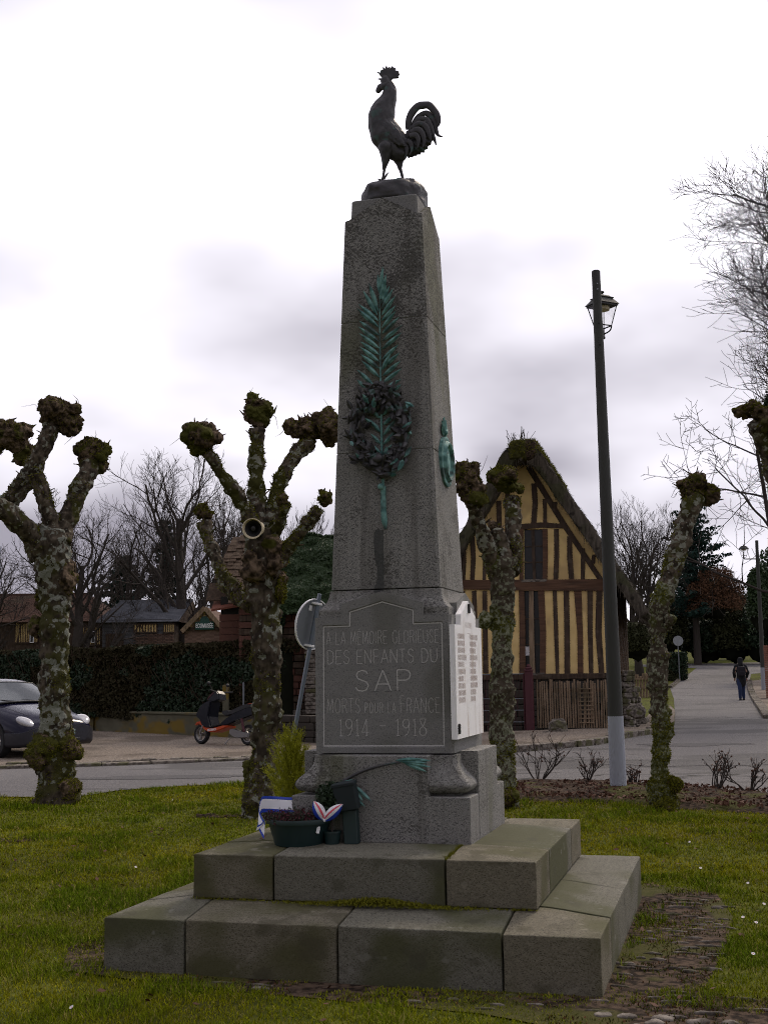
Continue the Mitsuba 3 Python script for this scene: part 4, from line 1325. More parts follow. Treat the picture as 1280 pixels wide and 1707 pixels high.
pollard('thick pollarded tree with a mossy burl at its foot, in front of the parked car', 15.2,
        [(95, 1338, 46), (95, 1322, 40), (94, 1300, 33), (92, 1270, 33), (92, 1235, 31), (92, 1180, 27), (91, 1080, 26), (90, 1000, 28), (88, 950, 31), (86, 905, 33), (90, 880, 30)],
        [(-.9, [(70, 925, 26), (45, 885, 21), (18, 858, 20), (-14, 838, 20), (-40, 826, 18)], []),
         (.25, [(-8, 850, 17), (20, 832, 18), (52, 785, 18), (75, 740, 17), (88, 705, 19)], [(92, 684, 43, 26), (108, 697, 26, 24)]),
         (-.1, [(92, 905, 24), (82, 862, 17), (70, 822, 16), (62, 790, 14)], []),
         (.5, [(98, 905, 24), (112, 868, 20), (132, 818, 19), (148, 785, 20), (154, 765, 22)], [(150, 748, 24, 22), (165, 755, 23, 22), (158, 775, 18, 22)]),
         (-.5, [(-45, 800, 14), (-20, 762, 14), (2, 738, 14)], [(14, 718, 29, 24)]),
         (.8, [(58, 790, 12), (48, 770, 12)], [(40, 755, 17, 22)])],
        [(74, 1255, 27, 26, -.1), (113, 1245, 20, 24, -.05), (68, 1000, 12, 18, .1), (113, 965, 11, 30, 0), (115, 1315, 22, 16, -.15), (60, 1045, 10, 18, 0)], 101)

pollard('pollarded tree carrying a cream loudspeaker, left of the memorial', 13.55,
        [(432, 1366, 35), (433, 1340, 29), (436, 1300, 27), (440, 1240, 25), (444, 1180, 26), (445, 1100, 27), (443, 1030, 29), (438, 980, 32), (437, 935, 34), (437, 900, 30), (438, 880, 27)],
        [(.6, [(424, 1010, 17), (396, 992, 16), (370, 955, 14), (350, 905, 13), (340, 875, 14)], [(337, 853, 21, 15)]),
         (-.5, [(428, 910, 20), (412, 858, 14), (388, 815, 13), (362, 778, 11), (345, 752, 12)], [(340, 728, 24, 22), (330, 746, 17, 17)]),
         (.1, [(432, 900, 20), (430, 840, 17), (428, 770, 15), (428, 715, 17)], [(427, 678, 29, 28)]),
         (.4, [(445, 900, 18), (458, 835, 15), (476, 785, 15), (500, 752, 17), (512, 742, 17)], [(508, 722, 29, 26), (545, 722, 26, 25), (566, 720, 20, 20)]),
         (-.3, [(452, 905, 14), (468, 862, 12), (472, 842, 12)], [(470, 832, 14, 14)]),
         (-.4, [(448, 960, 18), (478, 918, 13), (508, 880, 12), (530, 850, 12)], [(540, 832, 20, 17)])],
        [(456, 925, 20, 34, -.1), (425, 945, 20, 30, -.1), (418, 1005, 12, 16, .1), (470, 985, 9, 26, -.05), (413, 1290, 10, 18, 0)], 202)

pollard('pollarded tree with two mossy knuckled limbs, just right of the memorial', 14.0,
        [(839, 1348, 27), (838, 1325, 24), (837, 1280, 22), (836, 1180, 21), (836, 1080, 21), (837, 1010, 23), (838, 960, 26), (838, 930, 27)],
        [(-.4, [(830, 960, 19), (813, 915, 15), (797, 868, 14), (786, 835, 15)], [(778, 802, 21, 23), (782, 820, 17, 22)]),
         (.4, [(850, 955, 18), (857, 915, 15), (856, 870, 15), (854, 835, 16)], [(846, 795, 26, 19), (853, 818, 23, 17)]),
         (.0, [(836, 945, 20), (832, 910, 18), (826, 885, 19)], [(822, 874, 19, 13)])],
        [(809, 1037, 10, 16, -.05), (846, 1325, 12, 20, -.1)], 303, bark='m_bark_pale')

pollard('leaning pollarded tree with a single knuckled limb, right of the tall street lamp', 13.7,
        [(1106, 1352, 27), (1105, 1325, 23), (1102, 1290, 18), (1101, 1230, 17), (1098, 1150, 17), (1096, 1070, 17), (1100, 1018, 18), (1107, 990, 17), (1112, 975, 14)],
        [(.3, [(1101, 1022, 17), (1109, 985, 19), (1122, 945, 20), (1136, 895, 20), (1150, 850, 21), (1157, 832, 23)], [(1155, 815, 27, 24), (1178, 824, 19, 17), (1146, 806, 20, 15)])],
        [(1124, 1308, 12, 16, -.1), (1115, 1040, 10, 14, -.1), (1108, 1345, 18, 16, -.15)], 404, bark='m_bark_pale')

pollard('pollarded tree at the frame edge with a mossy green limb', 13.2,
        [(1345, 1360, 34), (1342, 1300, 26), (1340, 1150, 25), (1335, 1000, 26), (1330, 930, 27)],
        [(-.3, [(1322, 930, 22), (1304, 860, 16), (1288, 790, 15), (1272, 730, 17), (1262, 705, 18)], [(1251, 683, 26, 18), (1268, 700, 22, 20)])],
        [], 505)

SPK = thing('loudspeaker', 'cream horn loudspeaker strapped to the pollarded tree', 'loudspeaker')
c = at(421, 881, 13.05); r = 17.5 * 13.05 / FOC
ax = np.array([-.10, -1, -.12]); ax /= np.linalg.norm(ax)
R = frame(ax)
put(SPK, 'horn', xf(lathe([(r * .55, -.30), (r * .72, -.26), (r * .78, -.10), (r * .92, -.02), (r, .0), (r * 1.0, .012), (r * .92, .012), (r * .84, -.02), (r * .60, -.12), (r * .3, -.14), (.001, -.14)], 40, False), R, c), 'm_cream', 40)
put(SPK, 'inner_horn', xf(lathe([(.001, -.03), (r * .22, -.035), (r * .3, -.06), (r * .3, -.13), (.001, -.13)], 28), R, c), 'm_black', 40)
put(SPK, 'back_cap', xf(lathe([(.001, -.36), (r * .4, -.35), (r * .56, -.30), (.001, -.30)], 28), R, c), 'm_cream', 40)
put(SPK, 'cavity', xf(lathe([(.001, -.125), (r * .80, -.03), (r * .80, -.031), (.001, -.135)], 32), R, c), 'm_black')
put(SPK, 'bracket', beam(c - ax * .2 + [0, 0, -.02], at(436, 893, 13.45), .03, .03), 'm_steel')

# ------------------------------------------------------------------ street furniture
LMP = thing('street_lamp', 'tall dark street lamp with a pale grey painted foot and lantern', 'street lamp')
lb = at(1031, 1314, 15.4); lb[2] = float(ground_z(0, 15.4)) - .02
ztp = at(993, 451, 15.4)[2]
zpt = at(1028, 1194, 15.4)[2]
wr = 15.4 / FOC
lean = (at(993, 451, 15.4) - lb); lean = lean / (ztp - lb[2])
pt_ = lambda z: lb + lean * (z - lb[2])
rad = lambda z: np.interp(z, [lb[2], ztp], [13.2, 7.2]) * wr
put(LMP, 'pole_foot', tube([pt_(lb[2]), pt_(zpt)], [rad(lb[2]) + .003, rad(zpt) + .003], 40), 'm_polegrey', 40)
put(LMP, 'pole', tube([pt_(zpt - .01), pt_(ztp - .01), pt_(ztp)], [rad(zpt), rad(ztp), rad(ztp) - .008], 40), 'm_poledark', 40)
for y in (475, 484, 540, 576):
    q = at(994, y, 15.4); z = q[2]
    put(LMP, 'bolt', xf(lathe([(.001, .02), (.009, .018), (.009, 0), (.001, 0)], 10), frame([0, -1, 0]), pt_(z) + [.0, -rad(z) + .001, 0]), 'm_polegrey' if y < 500 else 'm_black', 40)


def lantern(T, c, s, roof='m_poledark'):
    """A four-sided tapered lantern, s = half width at the top of the glass; c = centre of the top rim."""
    H = s * 2.05; b = s * .58
    for k in range(4):
        R = rz(k * PI / 2 + .5)
        def q(x, y, z): return c + R @ np.array([x, y, z])
        put(T, 'corner_bar', beam(q(s, s, 0), q(b, b, -H), s * .09, s * .09), 'm_black')
        pane = tm([R @ v + c for v in np.array([[-s, -s * .985, 0], [s, -s * .985, 0], [b, -b * .985, -H], [-b, -b * .985, -H]])], [[0, 1, 2], [0, 2, 3]])
        put(T, 'pane', pane, 'm_glass')
        put(T, 'rim', beam(q(-s * 1.08, -s * 1.02, .0), q(s * 1.08, -s * 1.02, .0), s * .16, s * .16), 'm_black')
        put(T, 'rim', beam(q(-b, -b, -H), q(b, -b, -H), s * .1, s * .1), 'm_black')
    R = rz(.5)
    def fr(a, z0, b_, z1):
        V = [(sx * a, sy * a, z0) for sx, sy in ((-1, -1), (1, -1), (1, 1), (-1, 1))] + [(sx * b_, sy * b_, z1) for sx, sy in ((-1, -1), (1, -1), (1, 1), (-1, 1))]
        return xf(trimesh.convex.convex_hull(np.array(V)), R, c)
    put(T, 'roof', cat([fr(s * 1.2, .0 + s * .1, s * .72, s * .72), fr(s * .72, s * .78, s * .5, s * 1.02), fr(s * .82, s * .72, s * .82, s * .8)]), roof)
    put(T, 'finial', xf(lathe([(s * .22, s * 1.0), (s * .2, s * 1.15), (s * .10, s * 1.25), (s * .26, s * 1.36), (s * .22, s * 1.48), (.001, s * 1.5)], 20), None, c), roof, 40)
    put(T, 'cradle', cat([tube(spline(np.array([c + R @ np.array([sx * b, sy * b, -H]), c + R @ np.array([sx * b * .9, sy * b * .9, -H - s * .35]), c + np.array([0, 0, -H - s * .75])]), 8), s * .07, 8) for sx in (-1, 1) for sy in (-1, 1)] + [xf(lathe([(.001, -H - s * 1.1), (s * .18, -H - s * .9), (s * .14, -H - s * .6), (.001, -H - s * .55)], 16), None, c)]), 'm_black', 40)
    put(T, 'hood_plate', xf(lathe([(.001, 0), (s * .7, -.001), (s * .7, -s * .35), (s * .62, -s * .35), (.3 * s, -.02), (.001, -.02)], 24), None, c + [0, 0, -.01]), 'm_cream', 40)


lc = at(1003.5, 510, 15.75)
lantern(LMP, lc, .135)
put(LMP, 'bracket', tube(spline(np.array([pt_(lc[2] - .42) + [0, .04, 0], lc + [-.02, -.15, -.47], lc + [0, 0, -.40]]), 10), .018, 8), 'm_black', True)

SGN = thing('traffic_sign', 'round road sign seen from behind on a leaning grey post, beside the memorial', 'road sign')
Ys = 15.9
pb_, pt2 = at(472, 1322, Ys), at(533, 990, Ys)
post = beam(pb_, pt2, .062, .042, (1, .3, 0), .006)
put(SGN, 'post', post, 'm_steel')
cS = at(521, 1041, Ys + .075)
pd = pt2 - pb_; pd /= np.linalg.norm(pd)
nS = np.array([.80, -.60, 0]); nS -= pd * (nS @ pd); nS /= np.linalg.norm(nS)
RS = frame(-nS, pd); rS = 43 * Ys / FOC
put(SGN, 'disc', xf(lathe([(.001, 0), (rS - .012, 0), (rS - .012, .004), (.001, .004)], 56), RS, cS), 'm_signback', 40)
put(SGN, 'rim', xf(lathe([(rS - .012, -.014), (rS, -.014), (rS, .012), (rS - .012, .012), (rS - .012, -.014)], 56, False), RS, cS), 'm_whiteedge', 40)
for f in (.80, -.84):
    q = at(521, 1041, Ys) * 0 + pb_ + pd * (np.linalg.norm(cS - pb_) + rS * f)
    put(SGN, 'clamp', xf(box(-.05, .05, -.014, .014, -.034, .09, .003), RS, q), 'm_whiteedge')
put(SGN, 'sticker', xf(box(-.03, .03, -.035, .035, -.002, 0), RS, cS + pd * rS * .60 - np.cross(pd, nS) * .10 + nS * .004), 'm_white')

# bare rose bushes in the bed
def rose(px, py, w, h, seed, label):
    T = thing('rose_bush', label, 'rose bush', 'bare rose bushes in the flower bed')
    rng = np.random.default_rng(seed)
    b = G(px, py) + [0, .12, .05]
    s = b[1] / FOC
    out, tips = [], []
    def grow(p, d, L, r, lev):
        pts = [p]
        for i in range(4):
            d = d + rng.normal(size=3) * .14 + [0, 0, .03]; d /= np.linalg.norm(d)
            pts.append(pts[-1] + d * L / 4)
        out.append(tube(np.array(pts), np.linspace(r, r * .6, 5), 5))
        tips.append(pts[-1])
        if lev < 2:
            for k in range(rng.integers(2, 4)):
                e = d + rng.normal(size=3) * .55; e[2] = abs(e[2]) * .8 + .2; e /= np.linalg.norm(e)
                grow(pts[rng.integers(2, 5)], e, L * rng.uniform(.35, .7), r * .65, lev + 1)
    for k in range(9):
        a = rng.uniform(0, 2 * PI)
        d = np.array([math.cos(a) * w * s * .5, math.sin(a) * w * s * .4, h * s * .75]); L = np.linalg.norm(d) * rng.uniform(.6, 1)
        grow(b + np.array([math.cos(a), math.sin(a), 0]) * .05, d / np.linalg.norm(d), L, .009, 0)
    put(T, 'stems', cat(out), 'm_twig')
    put(T, 'buds', leaves(np.array(tips) + rng.normal(size=(len(tips), 3)) * .006, .016, rng, .6), 'm_deadleaf', kind='stuff')


for px, py, w, h, sd, lab in ((900, 1310, 72, 62, 1, 'bare spreading rose bush nearest the memorial'), (980, 1314, 58, 48, 2, 'small bare rose bush left of the street lamp foot'),
                              (1196, 1326, 50, 58, 3, 'bare rose bush with upright stems right of the leaning tree'), (1252, 1330, 60, 50, 4, 'low bare rose bush at the frame edge'), (1060, 1316, 18, 30, 5, 'few bare rose twigs left of the leaning tree')):
    rose(px, py, w, h, sd, lab)

# ------------------------------------------------------------------ far trees
def bare_tree(label, base, H, r0, seed, spread=.55, nch=(9, 6, 5, 4), first=.3, lean=(0, 0, 0), rmin=.008, grp='bare winter trees', asp=1.0, up=.10, lowb=None, crook=.10, hs=.80):
    H *= hs
    T = thing('bare_tree', label, 'tree', grp)
    rng = np.random.default_rng(seed)
    big, twig = [], []
    lv = len(nch)
    def grow(p, d, L, r, lev):
        n = 7 if lev < 2 else 4
        pts = [p]; dd = d
        for i in range(n):
            dd = dd + rng.normal(size=3) * (crook if lev else .05) + np.array([0, 0, up if lev else .0])
            dd = dd / np.linalg.norm(dd); pts.append(pts[-1] + dd * L / n)
        pts = np.array(pts)
        rr = np.maximum(r * np.linspace(1, .45 if lev else .35, n + 1), rmin)
        if lev == 0: rr[0] *= 1.35
        (big if lev < 2 else twig).append(tube(pts, rr, (12, 7, 4, 3, 3)[lev], lev < 2))
        if lev < lv:
            k = nch[lev]
            t0 = first if lev == 0 else .22
            az = rng.uniform(0, 2 * PI)
            for c in range(k):
                t = t0 + (1 - t0) * (c + rng.uniform(.2, .9)) / k
                x = t * n; i = min(int(x), n - 1); q = pts[i] + (pts[i + 1] - pts[i]) * (x - i)
                az += 2.4 + rng.normal() * .4
                ax = pts[i + 1] - pts[i]; ax /= np.linalg.norm(ax)
                M = frame(ax)
                th = spread * rng.uniform(.75, 1.4) * (1.15 - .35 * t)
                e = M @ np.array([math.sin(th) * math.cos(az), math.sin(th) * math.sin(az), math.cos(th)])
                Lc = L * (rng.uniform(.50, .72) * (1.18 - .55 * t) if lev == 0 else rng.uniform(.42, .66) * (1.15 - .4 * t)) * (asp if lev == 0 else 1)
                grow(q, e, Lc, max(rr[i] * (.46 if lev == 0 else .54), rmin), lev + 1)
    d0 = np.array([lean[0], lean[1], 1.0]); d0 /= np.linalg.norm(d0)
    grow(np.asarray(base, float), d0, H * .82, r0, 0)
    if lowb:
        for e, L, r in lowb: grow(np.asarray(base) + [0, 0, H * .2], np.array(e) / np.linalg.norm(e), L, r, 1)
    put(T, 'trunk', cat(big), 'm_twig', True)
    put(T, 'twigs', cat(twig), 'm_twig', kind='stuff')


def gp(px, Y):
    p = at(px, 1120, Y); return np.array([p[0], Y, float(ground_z(0, Y)) - .1])


bare_tree('large bare oak with a stout trunk, left of the sign reading ecomusee', gp(303, 62), 12.3, .36, 11, .66, (12, 6, 6, 5), .20, lowb=[((-1.0, .1, .35), 3.2, .13), ((1, -.3, .8), 3.4, .13)], crook=.14, hs=.93)
bare_tree('bare tree behind the thick pollarded tree with a low bough', gp(124, 58), 10.2, .34, 12, .72, (11, 6, 5, 5), .22, lowb=[((1.0, .1, .35), 3.0, .13)], crook=.14)
bare_tree('bare tree between the two nearest oaks', gp(205, 70), 11.0, .25, 13, .66, (10, 6, 5, 4), .22, crook=.14)
bare_tree('bare spreading tree at the left frame edge', gp(-30, 64), 9.8, .28, 14, .78, (11, 6, 5, 4), .18, crook=.14)
bare_tree('bare leaning tree just left of the loudspeaker tree', gp(350, 66), 11.2, .26, 15, .60, (10, 6, 5, 4), .22, (.12, 0, 0))
bare_tree('bare tree behind the ivy covered shed', gp(505, 52), 8.8, .16, 16, .40, (12, 6, 5, 4), .25, up=.2)
bare_tree('bare tree behind the loudspeaker tree', gp(415, 72), 12.0, .22, 17, .46, (12, 6, 5, 4), .25, up=.16)
bare_tree('left one of two close bare trees beyond the thatched house', gp(1066, 78), 11.6, .27, 18, .60, (11, 7, 6, 4), .30, (-.04, 0, 0), crook=.14)
bare_tree('right one of two close bare trees beyond the thatched house', gp(1084, 79), 11.2, .25, 19, .60, (11, 7, 6, 4), .30, (.04, 0, 0), crook=.14)
bare_tree('huge bare tree whose crown enters at the upper right', gp(1472, 42), 20.0, .34, 20, .70, (16, 10, 8, 5), .36, (0, 0, 0), rmin=.0085, asp=.62, up=.05, hs=1.0)
bare_tree('slender bare tree on the right with long low curving boughs', gp(1322, 33), 9.2, .12, 23, .95, (9, 5, 4, 3), .36, (-.02, 0, 0), rmin=.007, asp=.80, up=.06, hs=1.0)


def conifer(label, base, H, R, seed, lo=.12, n=26, dens=150, mat='m_conifer', size=.16, ragged=.35):
    T = thing('conifer', label, 'conifer', 'dark conifers')
    rng = np.random.default_rng(seed)
    put(T, 'trunk', tube([base, base + [0, 0, H * .97]], [R * .07, .03], 8), 'm_twig')
    C, br = [], []
    for i in range(n):
        t = lo + (1 - lo) * i / n
        for k in range(7):
            a = rng.uniform(0, 2 * PI); L = R * (1 - t) ** .75 * rng.uniform(1 - ragged * 1.5, 1 + ragged * .4) + .15
            e = np.array([math.cos(a), math.sin(a), rng.uniform(-.05, .35)])
            p = base + [0, 0, H * t]
            br.append(tube([p, p + e * L], [.03, .012], 3, False))
            m = int(dens * L / R) + 8
            u = rng.random(m) ** .7
            C.append(p + e * L * u[:, None] + rng.normal(size=(m, 3)) * np.array([.13, .13, .07]) * R * .42 * (1.15 - u[:, None] * .6))
    C = np.vstack(C)
    put(T, 'boughs', cat(br), 'm_twig', kind='stuff')
    put(T, 'crown', leaves(C, size, rng, .5), mat, kind='stuff')


conifer('dark spreading conifer beyond the leaning pollarded tree', gp(1164, 98), 13.8, 4.7, 1, .30, 26, 120, size=.17, ragged=.5)
conifer('dark pointed conifer behind the large bare oak', gp(275, 74), 10.4, 2.0, 2, .2, 24, 110, size=.15)
conifer('low dark conifer above the slate roofed barn', gp(205, 80), 8.6, 2.9, 3, .2, 20, 110, size=.17)


def bush(name, label, cat_, c, rad, n, mat, size, seed, inner='m_inner', holes=.35, asp=.5, group=None, core=.72, twigs=0):
    """A shrub: leaf-sized faces spread through a lumpy volume round a dark twiggy heart."""
    T = thing(name, label, cat_, group)
    rng = np.random.default_rng(seed)
    rad = np.asarray(rad, float)
    D = rand_dirs(n, rng); D[:, 2] = np.where(D[:, 2] < -.3, -D[:, 2], D[:, 2])
    lump = 1 + .75 * (meshkit.fbm(D * 2.6 + seed, 3, seed) - .5)
    r = lump * (1 - holes * rng.random(n) ** 1.6)
    put(T, 'foliage', leaves(np.asarray(c) + D * rad * r[:, None], size, rng, asp, D * .4), mat, kind='stuff')
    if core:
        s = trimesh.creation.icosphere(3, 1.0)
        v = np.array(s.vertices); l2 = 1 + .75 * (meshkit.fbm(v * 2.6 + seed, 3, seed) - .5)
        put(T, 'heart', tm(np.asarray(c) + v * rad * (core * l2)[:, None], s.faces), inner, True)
    if twigs:
        k = rng.random(twigs)
        D2 = rand_dirs(twigs, rng); D2[:, 2] = np.abs(D2[:, 2])
        put(T, 'twigs', cat([tube([np.asarray(c) + d * rad * .55, np.asarray(c) + (d + rng.normal(size=3) * .15) * rad * rng.uniform(.95, 1.18)], [.02, .008], 3, False) for d in D2]), 'm_twig', kind='stuff')
    return T


def bpx(px, py, Y, rx, ry, dep=None):
    s = Y / FOC
    return at(px, py, Y), (rx * s, dep or rx * s * .8, ry * s)


c, r = bpx(1190, 1003, 97, 50, 56); bush('russet_tree', 'russet brown twiggy tree at the head of the lane', 'tree', c, r, 16000, 'm_russet', .085, 1, holes=.75, core=.5, twigs=260)
c, r = bpx(1140, 1045, 103, 34, 50); bush('dark_bush', 'dark bush at the head of the lane behind the round sign', 'bush', c, r, 6000, 'm_hedge', .16, 2, group='dark bushes at the head of the lane', twigs=80)
c, r = bpx(1105, 1060, 99, 40, 52); bush('dark_bush', 'dark bush beside the thatched eaves', 'bush', c, r, 6000, 'm_hedge', .16, 3, group='dark bushes at the head of the lane', twigs=40)
c, r = bpx(1175, 1075, 100, 40, 40); bush('dark_bush', 'dark bush straight above the end of the lane', 'bush', c, r, 6000, 'm_ivy_dark', .16, 4, group='dark bushes at the head of the lane', twigs=40)
c, r = bpx(1225, 1068, 99, 44, 48); bush('dark_bush', 'dark bush behind the walking person', 'bush', c, r, 6000, 'm_hedge', .16, 5, group='dark bushes at the head of the lane', twigs=60)
c, r = bpx(1205, 1040, 108, 62, 58); bush('dark_bush', 'dark bush under the russet tree', 'bush', c, r, 7000, 'm_hedge', .17, 26, group='dark bushes at the head of the lane', twigs=60)
c, r = bpx(1275, 1060, 98, 44, 60); bush('dark_bush', 'dark bush behind the small street lamp', 'bush', c, r, 6000, 'm_ivy_dark', .16, 6, group='dark bushes at the head of the lane')
c, r = bpx(1322, 1020, 72, 70, 110); bush('laurel', 'tall evergreen laurel at the right edge behind the small lamp', 'shrub', c, r, 15000, 'm_ivy', .11, 7, twigs=40)
c, r = bpx(1268, 1010, 70, 22, 70); bush('laurel', 'evergreen laurel with glossy leaves left of the small lamp', 'shrub', c, r, 7000, 'm_ivy', .10, 8)
c, r = bpx(1285, 760, 33, 14, 105); bush('ivy_column', 'dark ivy climbing a trunk at the right edge', 'ivy', c, r, 5000, 'm_ivy_dark', .05, 9, core=.5)
struct('treeline', cat([leaves(np.array([x, 205 + rng_, 4 + abs(meshkit.noise(np.array([x * .05, 0, 0.]))) * 7 * u]) + np.zeros((1, 3)), .8, np.random.default_rng(i), .7) for i, (x, rng_, u) in enumerate(zip(np.random.default_rng(1).uniform(-140, 140, 5000), np.random.default_rng(2).uniform(0, 10, 5000), np.random.default_rng(3).random(5000)))]), 'm_hedge', 'far hedge line on the horizon', kind='stuff')

# clipped hedges
def hedge(label, p, q, h, w, z0, n, mats, size, seed, name='hedge'):
    T = thing(name, label, 'hedge')
    rng = np.random.default_rng(seed)
    p, q = np.array(p), np.array(q)
    d = q - p; L = np.hypot(*d[:2]); ang = math.atan2(d[1], d[0])
    zb = float(ground_z(0, (p[1] + q[1]) / 2)) + z0
    def place(m): return xf(m, rz(ang), (p[0], p[1], zb))
    core = rough(rounded(.1, L - .1, -w / 2 + .15, w / 2 - .15, 0, h - .16, .1, 14), .10, 2.5, seed)
    put(T, 'heart', place(core), 'm_inner', True)
    P = np.column_stack([rng.random(n) * L, np.zeros(n), np.zeros(n)])
    side = rng.random(n)
    f = side < .62; P[f, 1] = -w / 2 + rng.random(f.sum()) ** 2 * .28; P[f, 2] = rng.random(f.sum()) * h
    g = ~f; P[g, 1] = (rng.random(g.sum()) - .5) * w; P[g, 2] = h - rng.random(g.sum()) ** 2 * .22
    P[:, 1:] += (meshkit.fbm(P * 1.6, 3, seed)[:, None] - .5) * [.35, .25]
    k = meshkit.fbm(P * np.array([.55, 1, .9]) + 3, 3, seed + 1) > .5
    for sel, mat in ((k, mats[0]), (~k, mats[1])): put(T, 'foliage', place(leaves(P[sel], size, rng, .6, np.array([0, -.5, .3]))), mat, kind='stuff')
    tw = []
    for i in range(int(L * 55)):
        x = rng.random() * L; z = rng.random() * h * .85
        a = np.array([x, -w / 2 + .10, z]); tw.append(tube([a, a + [rng.normal() * .12, -.08 - rng.random() * .1, rng.uniform(.05, .45)]], [.010, .005], 3, False))
    put(T, 'twigs', place(cat(tw)), 'm_wood', kind='stuff')
    return T


hl, hr = at(-60, 1180, 36)[:2], at(450, 1190, 27.6)[:2]
hd = (hr - hl) / np.hypot(*(hr - hl)); hn = np.array([-hd[1], hd[0]])
HED = hedge('tall overgrown dark hedge behind the parked car and scooter', hl + hn * .55, hr + hn * .55, 1.78, .95, .38, 52000, ('m_ivy_dark', 'm_hedgebrown'), .052, 41)
c, r = bpx(1062, 1075, 60, 30, 34); bush('dark_shrub', 'dark shrub behind the eaves of the thatched house', 'shrub', c, r, 5000, 'm_hedge', .10, 33, twigs=30)
c0 = at(1126, 1100, 74)
hedge('small clipped box hedge beside the lane', (c0[0] - 1.5, 74, 0), (c0[0] + .55, 74, 0), 1.65, 1.3, 0, 5000, ('m_hedge', 'm_ivy_dark'), .07, 42)

# ------------------------------------------------------------------ low wall under the hedge
WL = thing('low_wall', 'low mossy rendered wall under the hedge', 'wall')
wp, wq = np.array(at(120, 1210, 33.4)[:2]), np.array(at(449, 1240, 27.2)[:2])
wd = (wq - wp); wl = np.hypot(*wd); wa = math.atan2(wd[1], wd[0])
zw = float(ground_z(0, 30))
put(WL, 'body', xf(rough(rounded(0, wl, -.12, .12, -.2, .50, .02, 24), .02, 3, 8), rz(wa), (wp[0], wp[1], zw)), 'm_mosswall', 40)
put(WL, 'coping', xf(rough(rounded(-.02, wl + .02, -.16, .16, .502, .56, .015, 24), .012, 4, 9), rz(wa), (wp[0], wp[1], zw)), 'm_mosswall', 40)
for px, py0, py1, w, Y, lab in ((155, 1085, 1180, 12, 32.6, 'mossy concrete fence post in the hedge behind the car'), (379, 1142, 1196, 10, 28.6, 'wooden post in the hedge above the scooter'), (408, 1138, 1182, 3, 28.2, 'thin pale metal stake beside the scooter seat')):
    k = thing('fence_post', lab, 'post')
    a, b = at(px, py1, Y), at(px, py0, Y)
    w_ = w * Y / FOC
    put(k, 'shaft', rough(rounded(a[0] - w_ / 2, a[0] + w_ / 2, Y - w_ / 2 - .25, Y + w_ / 2 - .25, zw, b[2], .01, 6), .01, 6), 'm_mosswall' if w > 4 else 'm_signback', 40)

# ------------------------------------------------------------------ thatched timber-framed house
HA = -.238
HU, HV = np.array([math.cos(HA), math.sin(HA), 0]), np.array([-math.sin(HA), math.cos(HA), 0])
HO = at(868, 1222, 29.0); HO[2] = 0
HFR = np.stack([HU, HV, MW], 1)


def hp(px, py, v=0.0):
    d = ray(px, py); t = (v - (CAM - HO) @ HV) / (d @ HV)
    p = CAM + d * t - HO
    return np.array([p @ HU, p[2]])


def hloc(m): return xf(m, HFR, HO)


HOUSE = thing('thatched_house', 'ochre timber-framed house with steep thatched roof', 'house')
hz0 = float(ground_z(0, 29)) - .05
zsill0, zsill1 = hp(950, 1131)[1], hp(950, 1123)[1]
zb0, zb1 = hp(940, 985)[1], hp(940, 967)[1]
sR = hp(1021, 1050)[0]; UC = hp(869, 742, -.6)[0]; sL = 2 * UC - sR
sap = hp(868, 760)[1]
zeave = zb1 - .25
# gable outline under the roof
slope = (hp(879, 772)[1] - hp(1000, 930)[1]) / (hp(1000, 930)[0] - hp(879, 772)[0])
zap = hp(879, 772)[1] + slope * (hp(879, 772)[0] - UC) + .16
zcorner = zap - slope * (sR - UC)
gable = sg.Polygon([(sL, zsill1), (sR, zsill1), (sR, zcorner), (UC, zap), (sL, zcorner)])
FLAT = lambda poly, d, v: hloc(xf(extrude(poly, d), np.stack([[1, 0, 0], [0, 0, 1], [0, -1, 0]], 1), (0, v, 0)))
bars = []                                                             # (polygon, depth proud, material, name)


def bar(x0, y0, x1, y1, w, mat='m_wood', name='timber_stud', rect=False, proud=.022):
    """A timber between two photo pixels on the gable, w pixels wide."""
    a, b = hp(x0, y0), hp(x1, y1)
    ww = w * 29 / FOC
    d = (b - a) / np.linalg.norm(b - a); n = np.array([-d[1], d[0]]) * ww / 2
    j = [RNG.normal() * .16 for _ in range(4)]
    mid_ = (a + b) / 2 + n / (ww / 2) * RNG.normal() * ww * .17
    pl = sg.Polygon([a + n * (1 + j[0]), mid_ + n * 1.04, b + n * (1 + j[1]), b - n * (1 + j[2]), mid_ - n * .97, a - n * (1 + j[3])]).buffer(0)
    bars.append((pl, proud, mat, name))


bar(768, 976, 1021, 976, 18, 'm_beam', 'tie_beam', proud=.05)
bar(866, 877, 940, 877, 9, 'm_wood', 'collar_beam', proud=.03)
bar(880, 778, 1003, 968, 9, 'm_wood', 'rafter', proud=.03)
bar(856, 778, 733, 968, 9, 'm_wood', 'rafter', proud=.03)
for x, y0, y1, w in ((890, 806, 873, 9), (908, 832, 873, 6), (924, 837, 850, 8), (927, 882, 967, 8), (951, 894, 967, 9), (971, 914, 967, 7), (989, 925, 940, 6), (831, 835, 967, 8), (808, 880, 967, 7), (788, 895, 967, 8), (772, 905, 967, 8), (846, 810, 967, 8)):
    bar(x - (3 if x == 951 else 0), y0, x + (2 if x == 951 else 0), y1, w)
for x, w in ((909, 8), (869, 7)): bar(x, 882, x, 967, w, 'm_beam', 'window_post', proud=.03)
for x, w in ((924, 7), (944, 9), (963, 9), (983, 8), (999, 10), (1015, 7), (790, 8), (808, 8), (772, 7), (826, 8), (846, 8)):
    bar(x + RNG.normal() * .5, 985, x + 3 + RNG.normal() * .8, 1123, w, 'm_beam' if x == 963 else 'm_wood')
